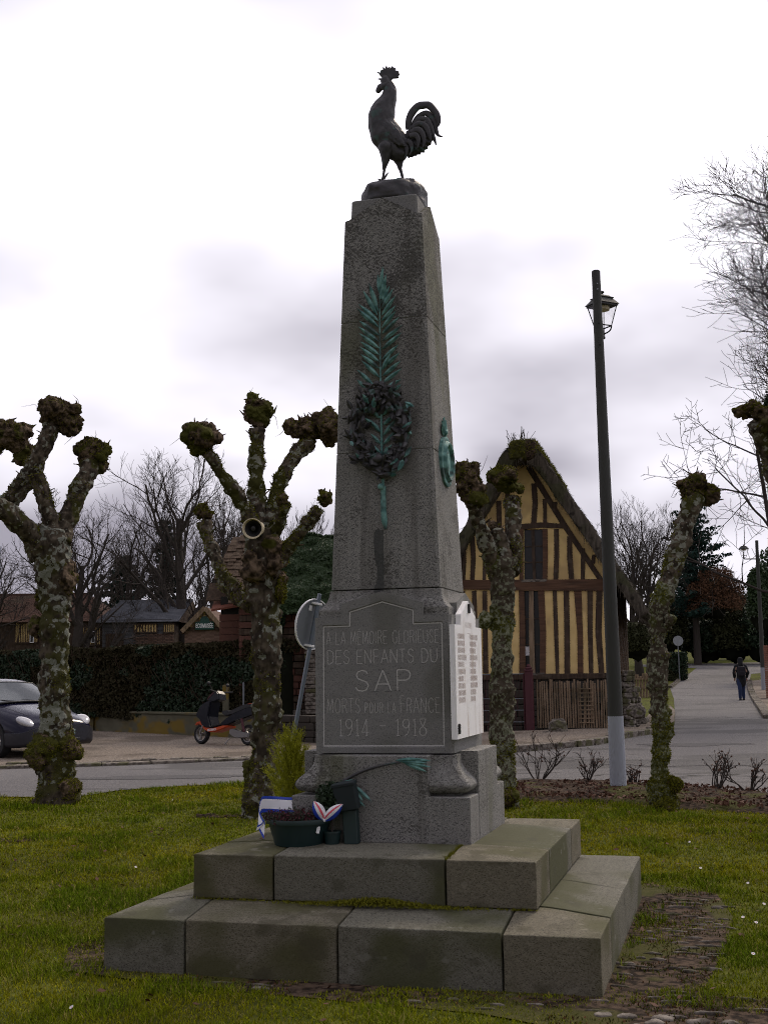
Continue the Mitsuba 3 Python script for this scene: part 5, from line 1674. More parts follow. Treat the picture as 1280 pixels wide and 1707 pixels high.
for x, w in ((869, 9), (903, 10)): bar(x, 985, x + 2, 1124, w, 'm_beam', 'door_post', proud=.03)
bar(885, 985, 887, 1124, 8, 'm_pale', 'door_post', proud=.026)
allb = so.unary_union([b[0] for b in bars])
holes = [sg.Polygon([hp(873, 882), hp(905, 882), hp(905, 967), hp(873, 967)]), sg.Polygon([hp(873, 985), hp(900, 985), hp(902, 1123), hp(875, 1123)])]
holeu = so.unary_union(holes)
infill = gable.difference(allb.buffer(-.004)).difference(holeu)
for g in getattr(infill, 'geoms', [infill]):
    if g.area > .004: put(HOUSE, 'plaster_panel', FLAT(g, .10, .10), 'm_plaster')
for pl, pr_, mat, nm in bars:
    q = pl.intersection(gable.buffer(.06)) if nm != 'tie_beam' else pl
    if not q.is_empty: put(HOUSE, nm, FLAT(q, .11 + pr_, .11), mat)
for h in holes:
    k = put(HOUSE, 'window', FLAT(h, .02, .09), 'm_dim')
    x0, y0, x1, y1 = h.bounds
    put(k, 'glazing', FLAT(sg.box(x0 + .03, y0 + .03, x1 - .03, y1 - .03), .004, .062), 'm_dim')
    put(k, 'mullion', FLAT(sg.box((x0 + x1) / 2 - .035, y0, (x0 + x1) / 2 + .035, y1), .03, .055), 'm_wood')
    for f in (.35, .66): put(k, 'glazing_bar', FLAT(sg.box(x0, y0 + f * (y1 - y0) - .012, x1, y0 + f * (y1 - y0) + .012), .018, .05), 'm_wood')
    put(k, 'sill', FLAT(sg.box(x0 - .05, y0 - .04, x1 + .05, y0 + .02), .12, .06), 'm_stone')
for cx, cy in ((860, 1084), (879, 1086)):
    a, b = hp(cx - 4, cy + 7), hp(cx + 4, cy - 8)
    put(HOUSE, 'paper_notice', FLAT(sg.box(a[0], a[1], b[0], b[1]), .003, .036), 'm_white')
put(HOUSE, 'sill_beam', hloc(rough(rounded(sL - .05, sR + .05, -.06, .14, zsill0 - .02, zsill1, .015, 20), .012, 5)), 'm_wood', 40)
rngs = np.random.default_rng(77)
zc_ = hz0
while zc_ < zsill0 - .03:                                             # rubble plinth in courses
    h = rngs.uniform(.14, .2); s_ = sL
    while s_ < sR:
        w = rngs.uniform(.18, .4)
        put(HOUSE, 'plinth_stone', hloc(rough(rounded(s_ + .008, min(s_ + w, sR + .02) - .008, -.02, .12, zc_ + .006, min(zc_ + h, zsill0 - .02), .02, 3), .015, 9, int(s_ * 50) % 90)), 'm_plinth', 40)
        s_ += w
    zc_ += h
LEN = 6.6
put(HOUSE, 'rear_body', hloc(cat([box(sL + .05, sR - .05, .11, LEN, hz0, zcorner + .05), xf(extrude(gable.buffer(-.05), LEN - .12), np.stack([[1, 0, 0], [0, 0, 1], [0, -1, 0]], 1), (0, LEN, 0))])), 'm_joint')
# right side wall: panels between studs
zs1 = zcorner + .05
for i in range(18):
    v0, v1 = .12 + i * .38, .12 + (i + 1) * .38
    put(HOUSE, 'plaster_panel', hloc(box(sR - .05, sR - .004, v0 + .06, v1 - .06, zsill1, zs1)), 'm_plaster')
    put(HOUSE, 'timber_stud', hloc(box(sR - .06, sR + .022, v1 - .075, v1 + .075, zsill1, zs1)), 'm_wood')
put(HOUSE, 'corner_post', hloc(box(sR - .06, sR + .03, -.03, .18, zsill1, zs1)), 'm_pale')
put(HOUSE, 'sill_beam', hloc(box(sR - .1, sR + .06, .14, LEN, zsill0 - .02, zsill1)), 'm_wood')
put(HOUSE, 'side_plinth', hloc(rough(rounded(sR - .1, sR + .05, .12, LEN, hz0, zsill0 - .02, .02, 18), .03, 3)), 'm_stone', 40)

# thatch: a thick shell swept along the ridge, with a hood over the gable
zr1 = hp(868, 731)[1]
OUT = [(x, y) for x, y in ((888, 748), (901, 757), (918, 781), (939, 812), (970, 856), (1002, 902), (1030, 945), (1056, 982), (1080, 1022))]
outp = [hp(*q, v=-.35) - np.array([UC, 0]) for q in OUT]
th = .27
nv, nb = 44, 64
prof_r = [(0, outp[0][1] + .02)] + [tuple(p) for p in outp]
sP = spline(np.array([[p[0], p[1], 0] for p in prof_r]), nb)[:, :2]
tang = np.gradient(sP, axis=0); tang /= np.linalg.norm(tang, axis=1, keepdims=True)
nrm = np.stack([tang[:, 1], -tang[:, 0]], 1)                         # inwards / down
nrm[:6] = [0, -1] + (nrm[6] - [0, -1]) * np.linspace(0, 1, 6)[:, None]
inn = sP + nrm * (th * np.interp(np.linspace(0, 1, nb), [0, .2, .9, 1], [1.4, 1, .95, .75]))[:, None]
inn[:, 0] = np.maximum(inn[:, 0], 0)


def half_roof(sgn):
    vs = np.linspace(0, 1, nv)
    hood = np.interp(np.linspace(0, 1, nb), [0, .10, .22, .4, 1], [.52, .48, .26, .05, .0])
    V = []
    for shell in (sP, inn):
        vv = -.38 - hood[:, None] * (1 if shell is sP else .9) + vs[None] ** 1.15 * (LEN + .9 + hood[:, None])
        V.append(np.stack([np.broadcast_to(UC + sgn * shell[:, :1], vv.shape), vv, np.broadcast_to(shell[:, 1:], vv.shape)], -1))
    V = np.stack(V)                                                   # 2, nb, nv, 3
    idx = np.arange(V.size // 3).reshape(2, nb, nv)
    F = []
    def quad(a, b, c, d): F.append(np.stack([a, b, c], -1).reshape(-1, 3)); F.append(np.stack([a, c, d], -1).reshape(-1, 3))
    quad(idx[0, :-1, :-1], idx[0, :-1, 1:], idx[0, 1:, 1:], idx[0, 1:, :-1])
    quad(idx[1, :-1, :-1], idx[1, 1:, :-1], idx[1, 1:, 1:], idx[1, :-1, 1:])
    for e in (0, -1): quad(idx[0, :-1, e], idx[0, 1:, e], idx[1, 1:, e], idx[1, :-1, e])
    quad(idx[0, -1, :-1], idx[0, -1, 1:], idx[1, -1, 1:], idx[1, -1, :-1])
    v = V.reshape(-1, 3)
    m = tm(v, np.vstack(F))
    w = np.array(m.vertices)
    n1 = meshkit.fbm(w * [2.2, 2.2, 2.2], 4, 3) - .5
    n2 = meshkit.fbm(w * [16, 16, 5], 3, 4) - .5
    cen = np.array([UC, 3.0, 2.0]); d = w - cen; d[:, 1] = 0; d /= np.linalg.norm(d, axis=1, keepdims=True)
    m = tm(w + d * (.10 * n1 + .06 * n2)[:, None], m.faces)
    if sgn < 0: m = tm(m.vertices, np.asarray(m.faces)[:, ::-1])
    return m


rr, rl = half_roof(1), half_roof(-1)
ROOF = put(HOUSE, 'thatch_roof', hloc(cat([rr, rl])), 'm_thatch', True)
rng = np.random.default_rng(8)
P, Nn = sample(cat([rr, rl]), 60000, rng)
k = (P[:, 1] < 3.5)
P, Nn = P[k], Nn[k]
dn = np.array([0, 0, -1.0]) - Nn * (Nn @ np.array([0, 0, -1.0]))[:, None]
dn /= np.linalg.norm(dn, axis=1, keepdims=True) + 1e-6
D = dn + rng.normal(size=P.shape) * .16 + Nn * .12; D /= np.linalg.norm(D, axis=1, keepdims=True)
put(ROOF, 'straw', hloc(blades(P, D, rng.uniform(.10, .26, len(P)), np.full(len(P), .012), rng, .08)), 'm_thatch', kind='stuff')
# ridge of turf with moss and dry iris
a, b = hp(846, 740, v=-.9), hp(893, 740, v=-.9)
zk0, zk1 = hp(868, 752, v=-.9)[1], hp(868, 731, v=-.9)[1]
ridge = rough(rough(rounded(a[0], b[0], -.92, LEN + .4, zk0 - .18, zk1, .12, 16), .07, 4), .04, 12)
RG = put(HOUSE, 'turf_ridge', hloc(ridge), 'm_soil', True, label='mossy turf capping on the ridge')
P, Nn = sample(ridge, 12000, rng); k = (Nn[:, 2] > -.3) & (meshkit.fbm(P * 4, 3, 3) > .34); P, Nn = P[k], Nn[k]
D = Nn + rng.normal(size=P.shape) * .6; D /= np.linalg.norm(D, axis=1, keepdims=True)
put(RG, 'moss', hloc(blades(P, D, rng.uniform(.03, .10, len(P)), np.full(len(P), .014), rng)), 'm_moss', kind='stuff')
tw = []
for i in range(26):
    p = np.array([rng.uniform(.0, .42), rng.uniform(-.8, -.2), zk1 - .03]); q = p + [rng.normal() * .10, rng.normal() * .1, rng.uniform(.15, .36)]
    tw.append(tube([p, (p + q) / 2 + rng.normal(size=3) * .02, q], [.007, .006, .004], 4, False))
put(RG, 'dry_stalks', hloc(cat(tw)), 'm_twig', kind='stuff')

# ------------------------------------------------------------------ fence, gate and stones before the house
FNC = thing('pale_fence', 'weathered wooden paling fence along the foot of the thatched house', 'fence')
fv = -.75
f0, f1 = hp(894, 1180, fv)[0], hp(1017, 1180, fv)[0]
ft, fb = hp(930, 1136, fv)[1], hp(930, 1214, fv)[1]
n = 29
for i in range(n):
    s_ = f0 + (f1 - f0) * (i + .5) / n; w = (f1 - f0) / n * rng.uniform(.52, .70)
    lean_ = .10 if i == 18 else rng.normal() * .012
    m = xf(box(-w / 2, w / 2, -.012, .012, 0, ft - fb + rng.normal() * .025, .003), ry(lean_), (s_, fv - (.03 if i == 18 else 0), fb))
    put(FNC, 'pale', hloc(m), 'm_pale')
for f in (.22, .80): put(FNC, 'rail', hloc(box(f0, f1, fv + .014, fv + .06, fb + f * (ft - fb) - .04, fb + f * (ft - fb) + .04)), 'm_wood')
for i in range(4):
    x = f0 + (f1 - f0) * (.60 + .055 * i); put(FNC, 'lath', hloc(box(x - .012, x + .012, fv - .035, fv - .014, fb + .08, ft - .05)), 'm_pale')
for j in range(9):
    z = fb + .12 + j * (ft - fb - .2) / 9; put(FNC, 'lath', hloc(box(f0 + (f1 - f0) * .585, f0 + (f1 - f0) * .78, fv - .056, fv - .036, z - .011, z + .011)), 'm_pale')
GT = thing('gate_post', 'dark red wooden gate post with a pointed top beside the paling fence', 'gate post')
gv = -1.05
g0, g1 = hp(876, 1170, gv)[0], hp(889, 1170, gv)[0]
gt, gb = hp(882, 1109, gv)[1], hp(882, 1228, gv)[1]
put(GT, 'shaft', hloc(box(g0, g1, gv - .09, gv + .09, gb - .1, gt - .14, .008)), 'm_darkred')
put(GT, 'top', hloc(cat([box(g0 - .01, g1 + .01, gv - .10, gv + .10, gt - .138, gt - .10, .006), box(g0 + .015, g1 - .015, gv - .07, gv + .07, gt - .098, gt - .04, .02), xf(trimesh.creation.icosphere(2, .045), None, ((g0 + g1) / 2, gv, gt - .02))])), 'm_darkred')
GATE = thing('wire_gate', 'metal gate of dark mesh between the pollarded tree and the red post', 'gate')
h0, h1 = hp(800, 1170, gv)[0], g0 - .03
ht = hp(850, 1124, gv)[1]
for z in (gb + .06, gb + .32, gb + .58, gb + .84, ht): put(GATE, 'bar', hloc(tube([(h0, gv, z), (h1, gv, z)], .011, 8)), 'm_signback', True)
for x in (h0, h1): put(GATE, 'upright', hloc(tube([(x, gv, gb), (x, gv, ht)], .018, 8)), 'm_darkred', True)
nn = int((h1 - h0) / .075)
put(GATE, 'mesh', hloc(cat([tube([(h0 + i * .075, gv, gb + .06), (h0 + i * .075 + .2, gv, ht)], .0035, 4, False) for i in range(nn - 2)] + [tube([(h0 + i * .075 + .2, gv, gb + .06), (h0 + i * .075, gv, ht)], .0035, 4, False) for i in range(nn - 2)])), 'm_darkred', kind='stuff')


def boulder(label, px, py, rx, ry, Y, seed, mat='m_stone', name='boulder'):
    k = key(name)
    s = Y / FOC
    b = xf(trimesh.creation.icosphere(4, 1), np.diag([rx * s, rx * s * .7, ry * s]), at(px, py, Y))
    single(k, rough(rough(b, .12, 3, seed), .03, 12, seed), mat, 35)
    labels[k] = {'label': label, 'category': 'stone'}


boulder('pointed grey stone leaning before the paling fence', 930, 1216, 13, 17, 26.9, 1)
boulder('small low stone at the foot of the red gate post', 911, 1226, 9, 6, 26.6, 2)
boulder('old kerb log of stone lying by the house corner', 1060, 1185, 17, 12, 27.8, 3)
RW_ = thing('rubble_wall', 'short rubble stone wall at the corner of the thatched house', 'wall')
rng = np.random.default_rng(31)
for i in range(11):
    zc_ = i * .125
    n_ = max(2, 6 - i // 2)
    for j in range(n_):
        w = rng.uniform(.17, .26)
        c = at(1043 + j * 5.4 - i * .2, 1160 - i * 7.4, 28.7 + j * .25)
        b = rough(rounded(-w / 2, w / 2, -.15, .15, -.062, .062, .03, 3), .03, 7, i * 9 + j)
        put(RW_, 'stone', xf(b, rz(rng.normal() * .3), (c[0], c[1], float(ground_z(0, 29)) + .06 + zc_)), 'm_stone', 40)

# ------------------------------------------------------------------ farm buildings beyond the hedge
def farm(T, x0, x1, Y, ye, yr, hipl=0, hipr=0, dep=7.0, roof='m_roofred', wall='m_wood', over=.3, courses=26):
    """A long low building seen from its long side; pixels give the wall ends, eaves and ridge."""
    a, b = at(x0, ye, Y), at(x1, ye, Y)
    ze = (a[2] + b[2]) / 2; zr_ = at((x0 + x1) / 2, yr, Y + dep / 2)[2]
    g = float(ground_z(0, Y)) - .2
    put(T, 'wall', box(a[0], b[0], Y, Y + dep, g, ze + .05), wall)
    m_ = (Y + dep / 2)
    hl_, hr_ = hipl * Y / FOC, hipr * Y / FOC
    rows = []
    for i in range(courses):                                          # courses of tiles, each lapping the one below
        t0, t1 = i / courses, (i + 1.25) / courses
        t1 = min(t1, 1)
        q = lambda t, lift: [(a[0] - over + hl_ * t, Y - over + (dep / 2 + over) * t, ze + (zr_ - ze) * t + lift), (b[0] + over - hr_ * t, Y - over + (dep / 2 + over) * t, ze + (zr_ - ze) * t + lift)]
        p, r_ = q(t0, .05), q(t1, .0)
        V = np.array([p[0], p[1], r_[1], r_[0]]); V2 = V - [0, 0, .04]
        rows.append(tm(np.vstack([V, V2]), [[0, 1, 2], [0, 2, 3], [4, 6, 5], [4, 7, 6], [0, 4, 5], [0, 5, 1]]))
    R_ = put(T, 'roof', cat(rows), roof)
    V = np.array([(a[0] - over, Y + dep + over, ze), (b[0] + over, Y + dep + over, ze), (b[0] + over - hr_, m_, zr_), (a[0] - over + hl_, m_, zr_), (a[0] - over, Y - over, ze), (b[0] + over, Y - over, ze)])
    put(R_, 'back_slope', tm(V[:4], [[1, 0, 3], [1, 3, 2]]), roof)
    put(R_, 'end_slope', tm(V[[4, 3, 0]], [[0, 1, 2]]), roof if hipl else 'm_wood'); put(R_, 'end_slope', tm(V[[5, 1, 2]], [[0, 1, 2]]), roof if hipr else 'm_wood')
    put(R_, 'ridge', beam((a[0] - over + hl_, m_, zr_ + .02), (b[0] + over - hr_, m_, zr_ + .02), .22, .12), roof)
    return a, b, ze, g


def panel_timber(T, x0, x1, y0, y1, Y, n, rng, brace=(), wall='m_plaster'):
    a, b = at(x0, y1, Y), at(x1, y0, Y)
    put(T, 'plaster_panel', box(a[0], b[0], Y - .06, Y - .005, a[2], b[2]), wall)
    for i in range(n + 1):
        x = a[0] + (b[0] - a[0]) * i / n; hs_ = .19 * (b[0] - a[0]) / n
        put(T, 'timber_stud', box(x - hs_, x + hs_, Y - .10, Y - .02, a[2], b[2]), 'm_wood')
    for z in (a[2], b[2]): put(T, 'timber_rail', box(a[0], b[0], Y - .105, Y - .02, z - .035, z + .035), 'm_wood')
    for (f0_, f1_) in brace:
        put(T, 'brace', beam((a[0] + (b[0] - a[0]) * f0_, Y - .085, a[2]), (a[0] + (b[0] - a[0]) * f1_, Y - .085, b[2]), .06, .05), 'm_wood')


rng = np.random.default_rng(5)
B1 = thing('long_barn', 'long timber-framed barn with brown tiled roof at the left, beyond the hedge', 'barn')
farm(B1, -60, 170, 64, 1038, 992, 0, 62, 8)
panel_timber(B1, 26, 64, 1038, 1072, 64, 13, rng, ((.1, .25), (.75, .6)))
panel_timber(B1, 132, 168, 1045, 1076, 64, 12, rng, ((.1, .3), (.85, .7)))
for x in (50, 152):
    a, b = at(x, 1072, 63.9), at(x + 7, 1052, 63.9)
    k = put(B1, 'window', box(a[0], b[0], 63.84, 63.90, a[2], b[2]), 'm_white'); put(k, 'pane', box(a[0] + .04, b[0] - .04, 63.82, 63.838, a[2] + .05, b[2] - .05), 'm_dim')
B2 = thing('slate_barn', 'grey boarded barn with a blue-grey slate roof', 'barn')
a, b, ze, g = farm(B2, 172, 288, 60, 1038, 1003, 10, 0, 8, 'm_slate', over=.35)
for i in range(22):
    z = g + .2 + i * .19
    if z < ze: put(B2, 'board', box(a[0] - .02, b[0], 59.93, 59.98 + .0, z, z + .175), 'm_boardgrey')
panel_timber(B2, 224, 262, 1040, 1055, 59.9, 8, rng, ((.0, .25), (.45, .25)))
panel_timber(B2, 273, 291, 1040, 1055, 59.9, 5, rng)
p, q = at(222, 1082, 59.9), at(290, 1056, 59.9)
for r_ in range(10):
    for c_ in range(9):
        x = p[0] + (q[0] - p[0]) * (c_ + .5 * (r_ % 2)) / 9; w = (q[0] - p[0]) / 9
        put(B2, 'brick_block', box(x + .012, min(x + w, q[0]) - .012, 59.86, 59.92, p[2] + r_ * (q[2] - p[2]) / 10 + .008, p[2] + (r_ + 1) * (q[2] - p[2]) / 10 - .008), 'm_brick')
p, q = at(176, 1085, 59.9), at(206, 1056, 59.9)
k = put(B2, 'door', box(p[0], q[0], 59.88, 59.94, p[2] - .3, q[2]), 'm_wood')
for i in range(6): put(k, 'plank', box(p[0] + (q[0] - p[0]) * i / 6 + .01, p[0] + (q[0] - p[0]) * (i + 1) / 6 - .01, 59.85, 59.879, p[2] - .28, q[2] - .03), 'm_wood')
B3 = thing('museum_house', 'small gabled brick and timber building carrying a green sign', 'house')
Yg = 56
p, q = at(308, 1048, Yg), at(374, 1048, Yg); pk = at(343, 1012, Yg); g = float(ground_z(0, Yg)) - .1
put(B3, 'wall', box(p[0], q[0], Yg, Yg + 6, g, p[2]), 'm_brick')
gb_ = sg.Polygon([(p[0], p[2]), (q[0], p[2]), (pk[0], pk[2] - .12)])
PLACE = np.stack([[1, 0, 0], [0, 0, 1], [0, -1, 0]], 1)
put(B3, 'plaster_gable', xf(extrude(gb_, .2), PLACE, (0, Yg + .2, 0)), 'm_plaster')
for i in range(1, 9):
    x = p[0] + (q[0] - p[0]) * i / 9; zt_ = p[2] + (pk[2] - .15 - p[2]) * (1 - abs(x - pk[0]) / ((q[0] - p[0]) / 2))
    put(B3, 'timber_stud', box(x - .05, x + .05, Yg - .05, Yg + .05, p[2], max(zt_, p[2] + .1)), 'm_pale')
put(B3, 'tie_beam', box(p[0], q[0], Yg - .06, Yg + .04, p[2] - .1, p[2] + .06), 'm_wood')
for s_ in (p, q):
    e = np.array([s_[0] + (s_[0] - pk[0]) * .10, Yg - .25, s_[2] - (pk[2] - s_[2]) * .10]); t_ = np.array([pk[0], Yg - .25, pk[2]])
    R_ = put(B3, 'roof_slope', tm([e, t_, t_ + [0, 7, 0], e + [0, 7, 0], e - [0, 0, .14], t_ - [0, 0, .14], t_ + [0, 7, -.14], e + [0, 7, -.14]], [[0, 1, 2], [0, 2, 3], [4, 6, 5], [4, 7, 6], [0, 5, 1], [0, 4, 5], [3, 2, 6], [3, 6, 7]]), 'm_roofred')
    put(B3, 'barge_board', beam(e + [0, -.04, -.05], t_ + [0, -.04, -.05], .05, .2), 'm_pale')
SB = thing('museum_sign', 'dark green sign with white capital letters on the gable beyond the hedge', 'sign')
p, q = at(325, 1050, Yg - .15), at(357, 1036, Yg - .15)
put(SB, 'board', box(p[0], q[0], Yg - .16, Yg - .12, p[2], q[2], .01), 'm_green')
put(SB, 'crest', xf(lathe([(.001, 0), (.22, 0), (.22, .03), (.001, .03)], 24), rx(PI / 2), ((p[0] + q[0]) / 2, Yg - .12, q[2] + .02)), 'm_green')
tx = meshkit.text_mesh('ECOMUSÉE', 1.0, .02, True); ext = tx.bounds
sc_ = (q[0] - p[0]) * .90 / (ext[1, 0] - ext[0, 0])
put(SB, 'lettering', xf(xf(tx, np.diag([sc_, sc_ * 1.75, 1.0]), (-ext[0, 0] * sc_, 0, 0)), PLACE, (p[0] + (q[0] - p[0]) * .05, Yg - .161, p[2] + .09)), 'm_white')
p = at(322, 1074, 58); wc_ = thing('white_car', 'white car just showing over the hedge', 'car')
put(wc_, 'body', rounded(p[0], p[0] + .85, 57.6, 60, p[2] - 1.6, p[2] + .42, .16, 5), 'm_white', 40)
put(wc_, 'window', box(p[0] + .12, p[0] + .72, 57.57, 57.6, p[2] + .08, p[2] + .30), 'm_dim')

# ivy covered shed
SHD = thing('ivy_shed', 'old shed with shingled roof smothered in ivy, behind the leaning sign', 'shed')
Yd = 28.4
zrd, zed = at(500, 898, Yd + 2)[2], at(480, 1004, Yd - .3)[2]
xl, xr = at(398, 1000, Yd)[0], at(640, 1000, Yd)[0]
gd = float(ground_z(0, Yd)) - .1
put(SHD, 'wall_core', box(xl + .05, xr, Yd + .1, Yd + 4, gd, zed), 'm_joint')
for i in range(20):                                                   # board and stone courses of the front
    z = gd + .1 + i * .155
    if z > zed - .1: break
    s_ = xl
    while s_ < xr:
        w = rng.uniform(.35, .8) if z > gd + 1.1 else rng.uniform(.22, .45)
        put(SHD, 'wall_board' if z > gd + 1.1 else 'wall_stone', rough(rounded(s_ + .008, min(s_ + w, xr) - .008, Yd - .02, Yd + .12, z + .006, z + .146, .012, 3), .012, 6, int(z * 30)), ('m_boardred' if z > gd + .95 and rng.random() < .6 else 'm_wood') if z > gd + .7 else 'm_stone', 40)
        s_ += w
px_, py_ = at(508, 1060, Yd - .2), at(526, 1190, Yd - .2)
z = py_[2]
while z < px_[2]:
    put(SHD, 'pier_stone', rough(rounded(px_[0], py_[0] + .1, Yd - .32, Yd - .02, z, z + .085, .015, 3), .012, 9, int(z * 70)), 'm_stone', 40); z += .095
rows = 18
for i in range(rows):                                                 # shingles, overlapping in courses
    t0 = i / rows
    z0_, y0_ = zed + (zrd - zed) * t0, Yd - .35 + 2.35 * t0
    s_ = at(345, 1000, Yd)[0] + .35 * t0 if i > 5 else xl - .2
    end = at(432, 960, Yd)[0]
    while s_ < end:
        w = rng.uniform(.14, .24)
        b = xf(box(0, w - .008, 0, .34, 0, .03), rx(math.atan2(zrd - zed, 2.35) - .10), (s_, y0_ + rng.normal() * .012, z0_ + rng.normal() * .012))
        put(SHD, 'shingle', b, 'm_shingle'); s_ += w
put(SHD, 'roof', tm([(xl - .1, Yd - .3, zed - .05), (xr, Yd - .3, zed - .05), (xr, Yd + 2, zrd - .06), (xl + .3, Yd + 2, zrd - .06), (xl - .1, Yd + 4.3, zed), (xr, Yd + 4.3, zed)], [[0, 1, 2], [0, 2, 3], [3, 2, 5], [3, 5, 4]]), 'm_shingle')
# lean-to at its left end
e0, e1 = at(352, 1016, Yd + .4), at(412, 1006, Yd + .4)
V = np.array([e0, e1, e1 + [0, 1.2, .55], e0 + [0, 1.2, .55]])
put(SHD, 'tin_roof', tm(np.vstack([V, V - [0, 0, .05]]), [[0, 1, 2], [0, 2, 3], [4, 6, 5], [4, 7, 6], [0, 4, 5], [0, 5, 1], [0, 3, 7], [0, 7, 4]]), 'm_terracotta')
for i in range(8):
    z = e0[2] - .12 - i * .16
    put(SHD, 'wall_board', box(at(366, 1050, Yd + .5)[0], xl + .08, Yd + .48, Yd + .54, z - .15, z), 'm_boardred')
put(SHD, 'back_wall', box(at(366, 1050, Yd + .5)[0] + .02, xl + .2, Yd + .56, Yd + 2.6, gd, e0[2] + .3), 'm_joint')
c0_, c1_ = at(346, 1004, Yd + .9), at(382, 985, Yd + 1.2)
for i in range(4):
    for j in range(5):
        x = c0_[0] + (c1_[0] - c0_[0]) * (j + rng.random() * .2) / 5
        put(SHD, 'shingle', xf(box(0, .12, 0, .3, 0, .03), rx(.7), (x, Yd + .6 + i * .12, c0_[2] + i * .085)), 'm_shingle')
rng = np.random.default_rng(12)
n = 26000
u, w = rng.random(n), rng.random(n)
xs_ = at(452, 950, Yd)[0] + u * (at(600, 950, Yd)[0] - at(452, 950, Yd)[0])
zz_ = zed - .35 + w * (zrd + .12 - (zed - .35))
yy_ = Yd - .38 + np.clip((zz_ - zed) / (zrd - zed), -.02, 1) * 2.35
P = np.column_stack([xs_, yy_, zz_]); lump = meshkit.fbm(P * 1.6, 3, 4) - .45
P += np.array([0, -.55, .35]) * np.maximum(lump, -.1)[:, None] * 1.3
P = P[(meshkit.fbm(P * .8 + 2, 2, 9) > .30) & (P[:, 0] > at(452, 950, Yd)[0] + .6 * np.clip((P[:, 2] - zed) / (zrd - zed), 0, 1) * (meshkit.noise(P * 2) + .3) * .6)]
IV = thing('ivy', 'thick dark green ivy hanging over the shed roof', 'ivy')
put(IV, 'foliage', leaves(P, .046, rng, .75, np.array([0, -.7, .6])), 'm_ivy', kind='stuff')
Q = np.column_stack([rng.uniform(at(448, 1000, Yd)[0], at(476, 1000, Yd)[0], 2600), Yd - .1 - rng.random(2600) * .25, rng.uniform(gd + 1.1, zed, 2600)])
put(IV, 'trailing_foliage', leaves(Q[meshkit.fbm(Q * 2.4, 3, 2) > .5], .045, rng, .75, np.array([0, -.8, .3])), 'm_ivy_dark', kind='stuff')
LW2 = thing('low_stone_wall', 'low dark stone wall under the shed behind the leaning sign', 'wall')
a, b = at(440, 1240, 26.6), at(560, 1240, 25.4)
d_ = (b - a)[:2]; l_ = np.hypot(*d_); an = math.atan2(d_[1], d_[0]); g_ = float(ground_z(0, 26))
for i in range(4):
    s_ = -.2 * (i % 2)
    while s_ < l_:
        w = rng.uniform(.25, .55)
        put(LW2, 'stone', xf(rough(rounded(s_ + .01, s_ + w - .01, -.15, .15, i * .15 - .02, i * .15 + .125, .025, 3), .02, 6, int(s_ * 40) + i), rz(an), (a[0], a[1], g_)), 'm_plinth', 40)
        s_ += w

# ------------------------------------------------------------------ parked car
plain('m_carglass', (.045, .055, .06), .08, spec=.9, clearcoat=1.0, clearcoat_gloss=.98)
plain('m_headlamp', (.40, .40, .41), .12, spec=.9, clearcoat=1.0, clearcoat_gloss=.98)
CAR = thing('parked_car', 'dark navy car parked on the forecourt, half hidden by the thick tree', 'car')
ch_ = math.radians(50)
hd = np.array([math.sin(ch_), -math.cos(ch_), 0]); hl = np.array([math.cos(ch_), math.sin(ch_), 0])   # forward; to its own left (viewer's right)
cf = at(95, 1202, 22.9); cg = float(ground_z(0, 23)) + .03
CO = np.array([cf[0], cf[1], cg]) + hd * .16
CM = np.stack([hd, hl, MW], 1)


def cloc(m): return xf(m, CM, CO)


def loft(stations, sect, n=46):
    S = spline(np.array(stations), n)
    secs = []
    for s in S: secs.append(np.array(sect(s)))
    secs = np.array(secs); k = secs.shape[1]
    full = np.concatenate([secs, secs[:, ::-1][:, 1:-1] * [1, -1, 1]], 1)      # mirror
    m_ = full.shape[1]
    V = full.reshape(-1, 3); F = []
    for i in range(n - 1):
        for j in range(m_):
            a, b = i * m_ + j, i * m_ + (j + 1) % m_
            F += [(a, b, b + m_), (a, b + m_, a + m_)]
    V = np.vstack([V, full[0].mean(0), full[-1].mean(0)])
    for j in range(m_): F += [(n * m_, (j + 1) % m_, j), (n * m_ + 1, (n - 1) * m_ + j, (n - 1) * m_ + (j + 1) % m_)]
    m = tm(V, F)
    if m.volume < 0: m = tm(V, np.array(F)[:, ::-1])
    return m


def body_sect(s):
    x, w, zt, zb = s
    h = zt - zb
    P = np.array([(0, zt + .025), (w * .35, zt + .018), (w * .62, zt - .01), (w * .82, zt - .055), (w * .93, zt - .12), (w * .985, zt - .20), (w, zb + h * .50), (w * .985, zb + h * .28), (w * .95, zb + h * .10), (w * .88, zb), (0, zb)])
    Q = spline(np.column_stack([P, P[:, 0] * 0]), 26)[:, :2]
    return [(x, y, z) for y, z in Q]


bs = [(.0, .52, .56, .30), (-.05, .66, .63, .25), (-.18, .775, .70, .21), (-.45, .835, .785, .20), (-.8, .85, .87, .20), (-1.2, .855, .945, .20), (-2.0, .86, .965, .2), (-3.2, .855, .975, .2), (-3.9, .81, .965, .22), (-4.22, .72, .86, .3), (-4.32, .58, .72, .38)]
lower = loft(bs, body_sect, 60)
B = man(lower)
for x in (-.86, -3.45):
    for sg_ in (-1, 1):
        c_ = m3.Manifold.cylinder(.4, .345, .345, 48).rotate((90, 0, 0)).translate((x, sg_ * .80 + .2, .315))
        B = B - c_
put(CAR, 'body', cloc(tri_from_man(B)), 'm_navy', 35)


def top_sect(s):
    x, w, zt, wb = s
    P = np.array([(0, zt), (w * .5, zt - .008), (w * .85, zt - .03), (w, zt - .075), (w + (wb - w) * .5, (zt + .93) / 2 - .02), (wb, min(.93, zt - .08)), (wb * .9, min(.90, zt - .1)), (0, min(.90, zt - .1))])
    return [(x, y, z) for y, z in P]


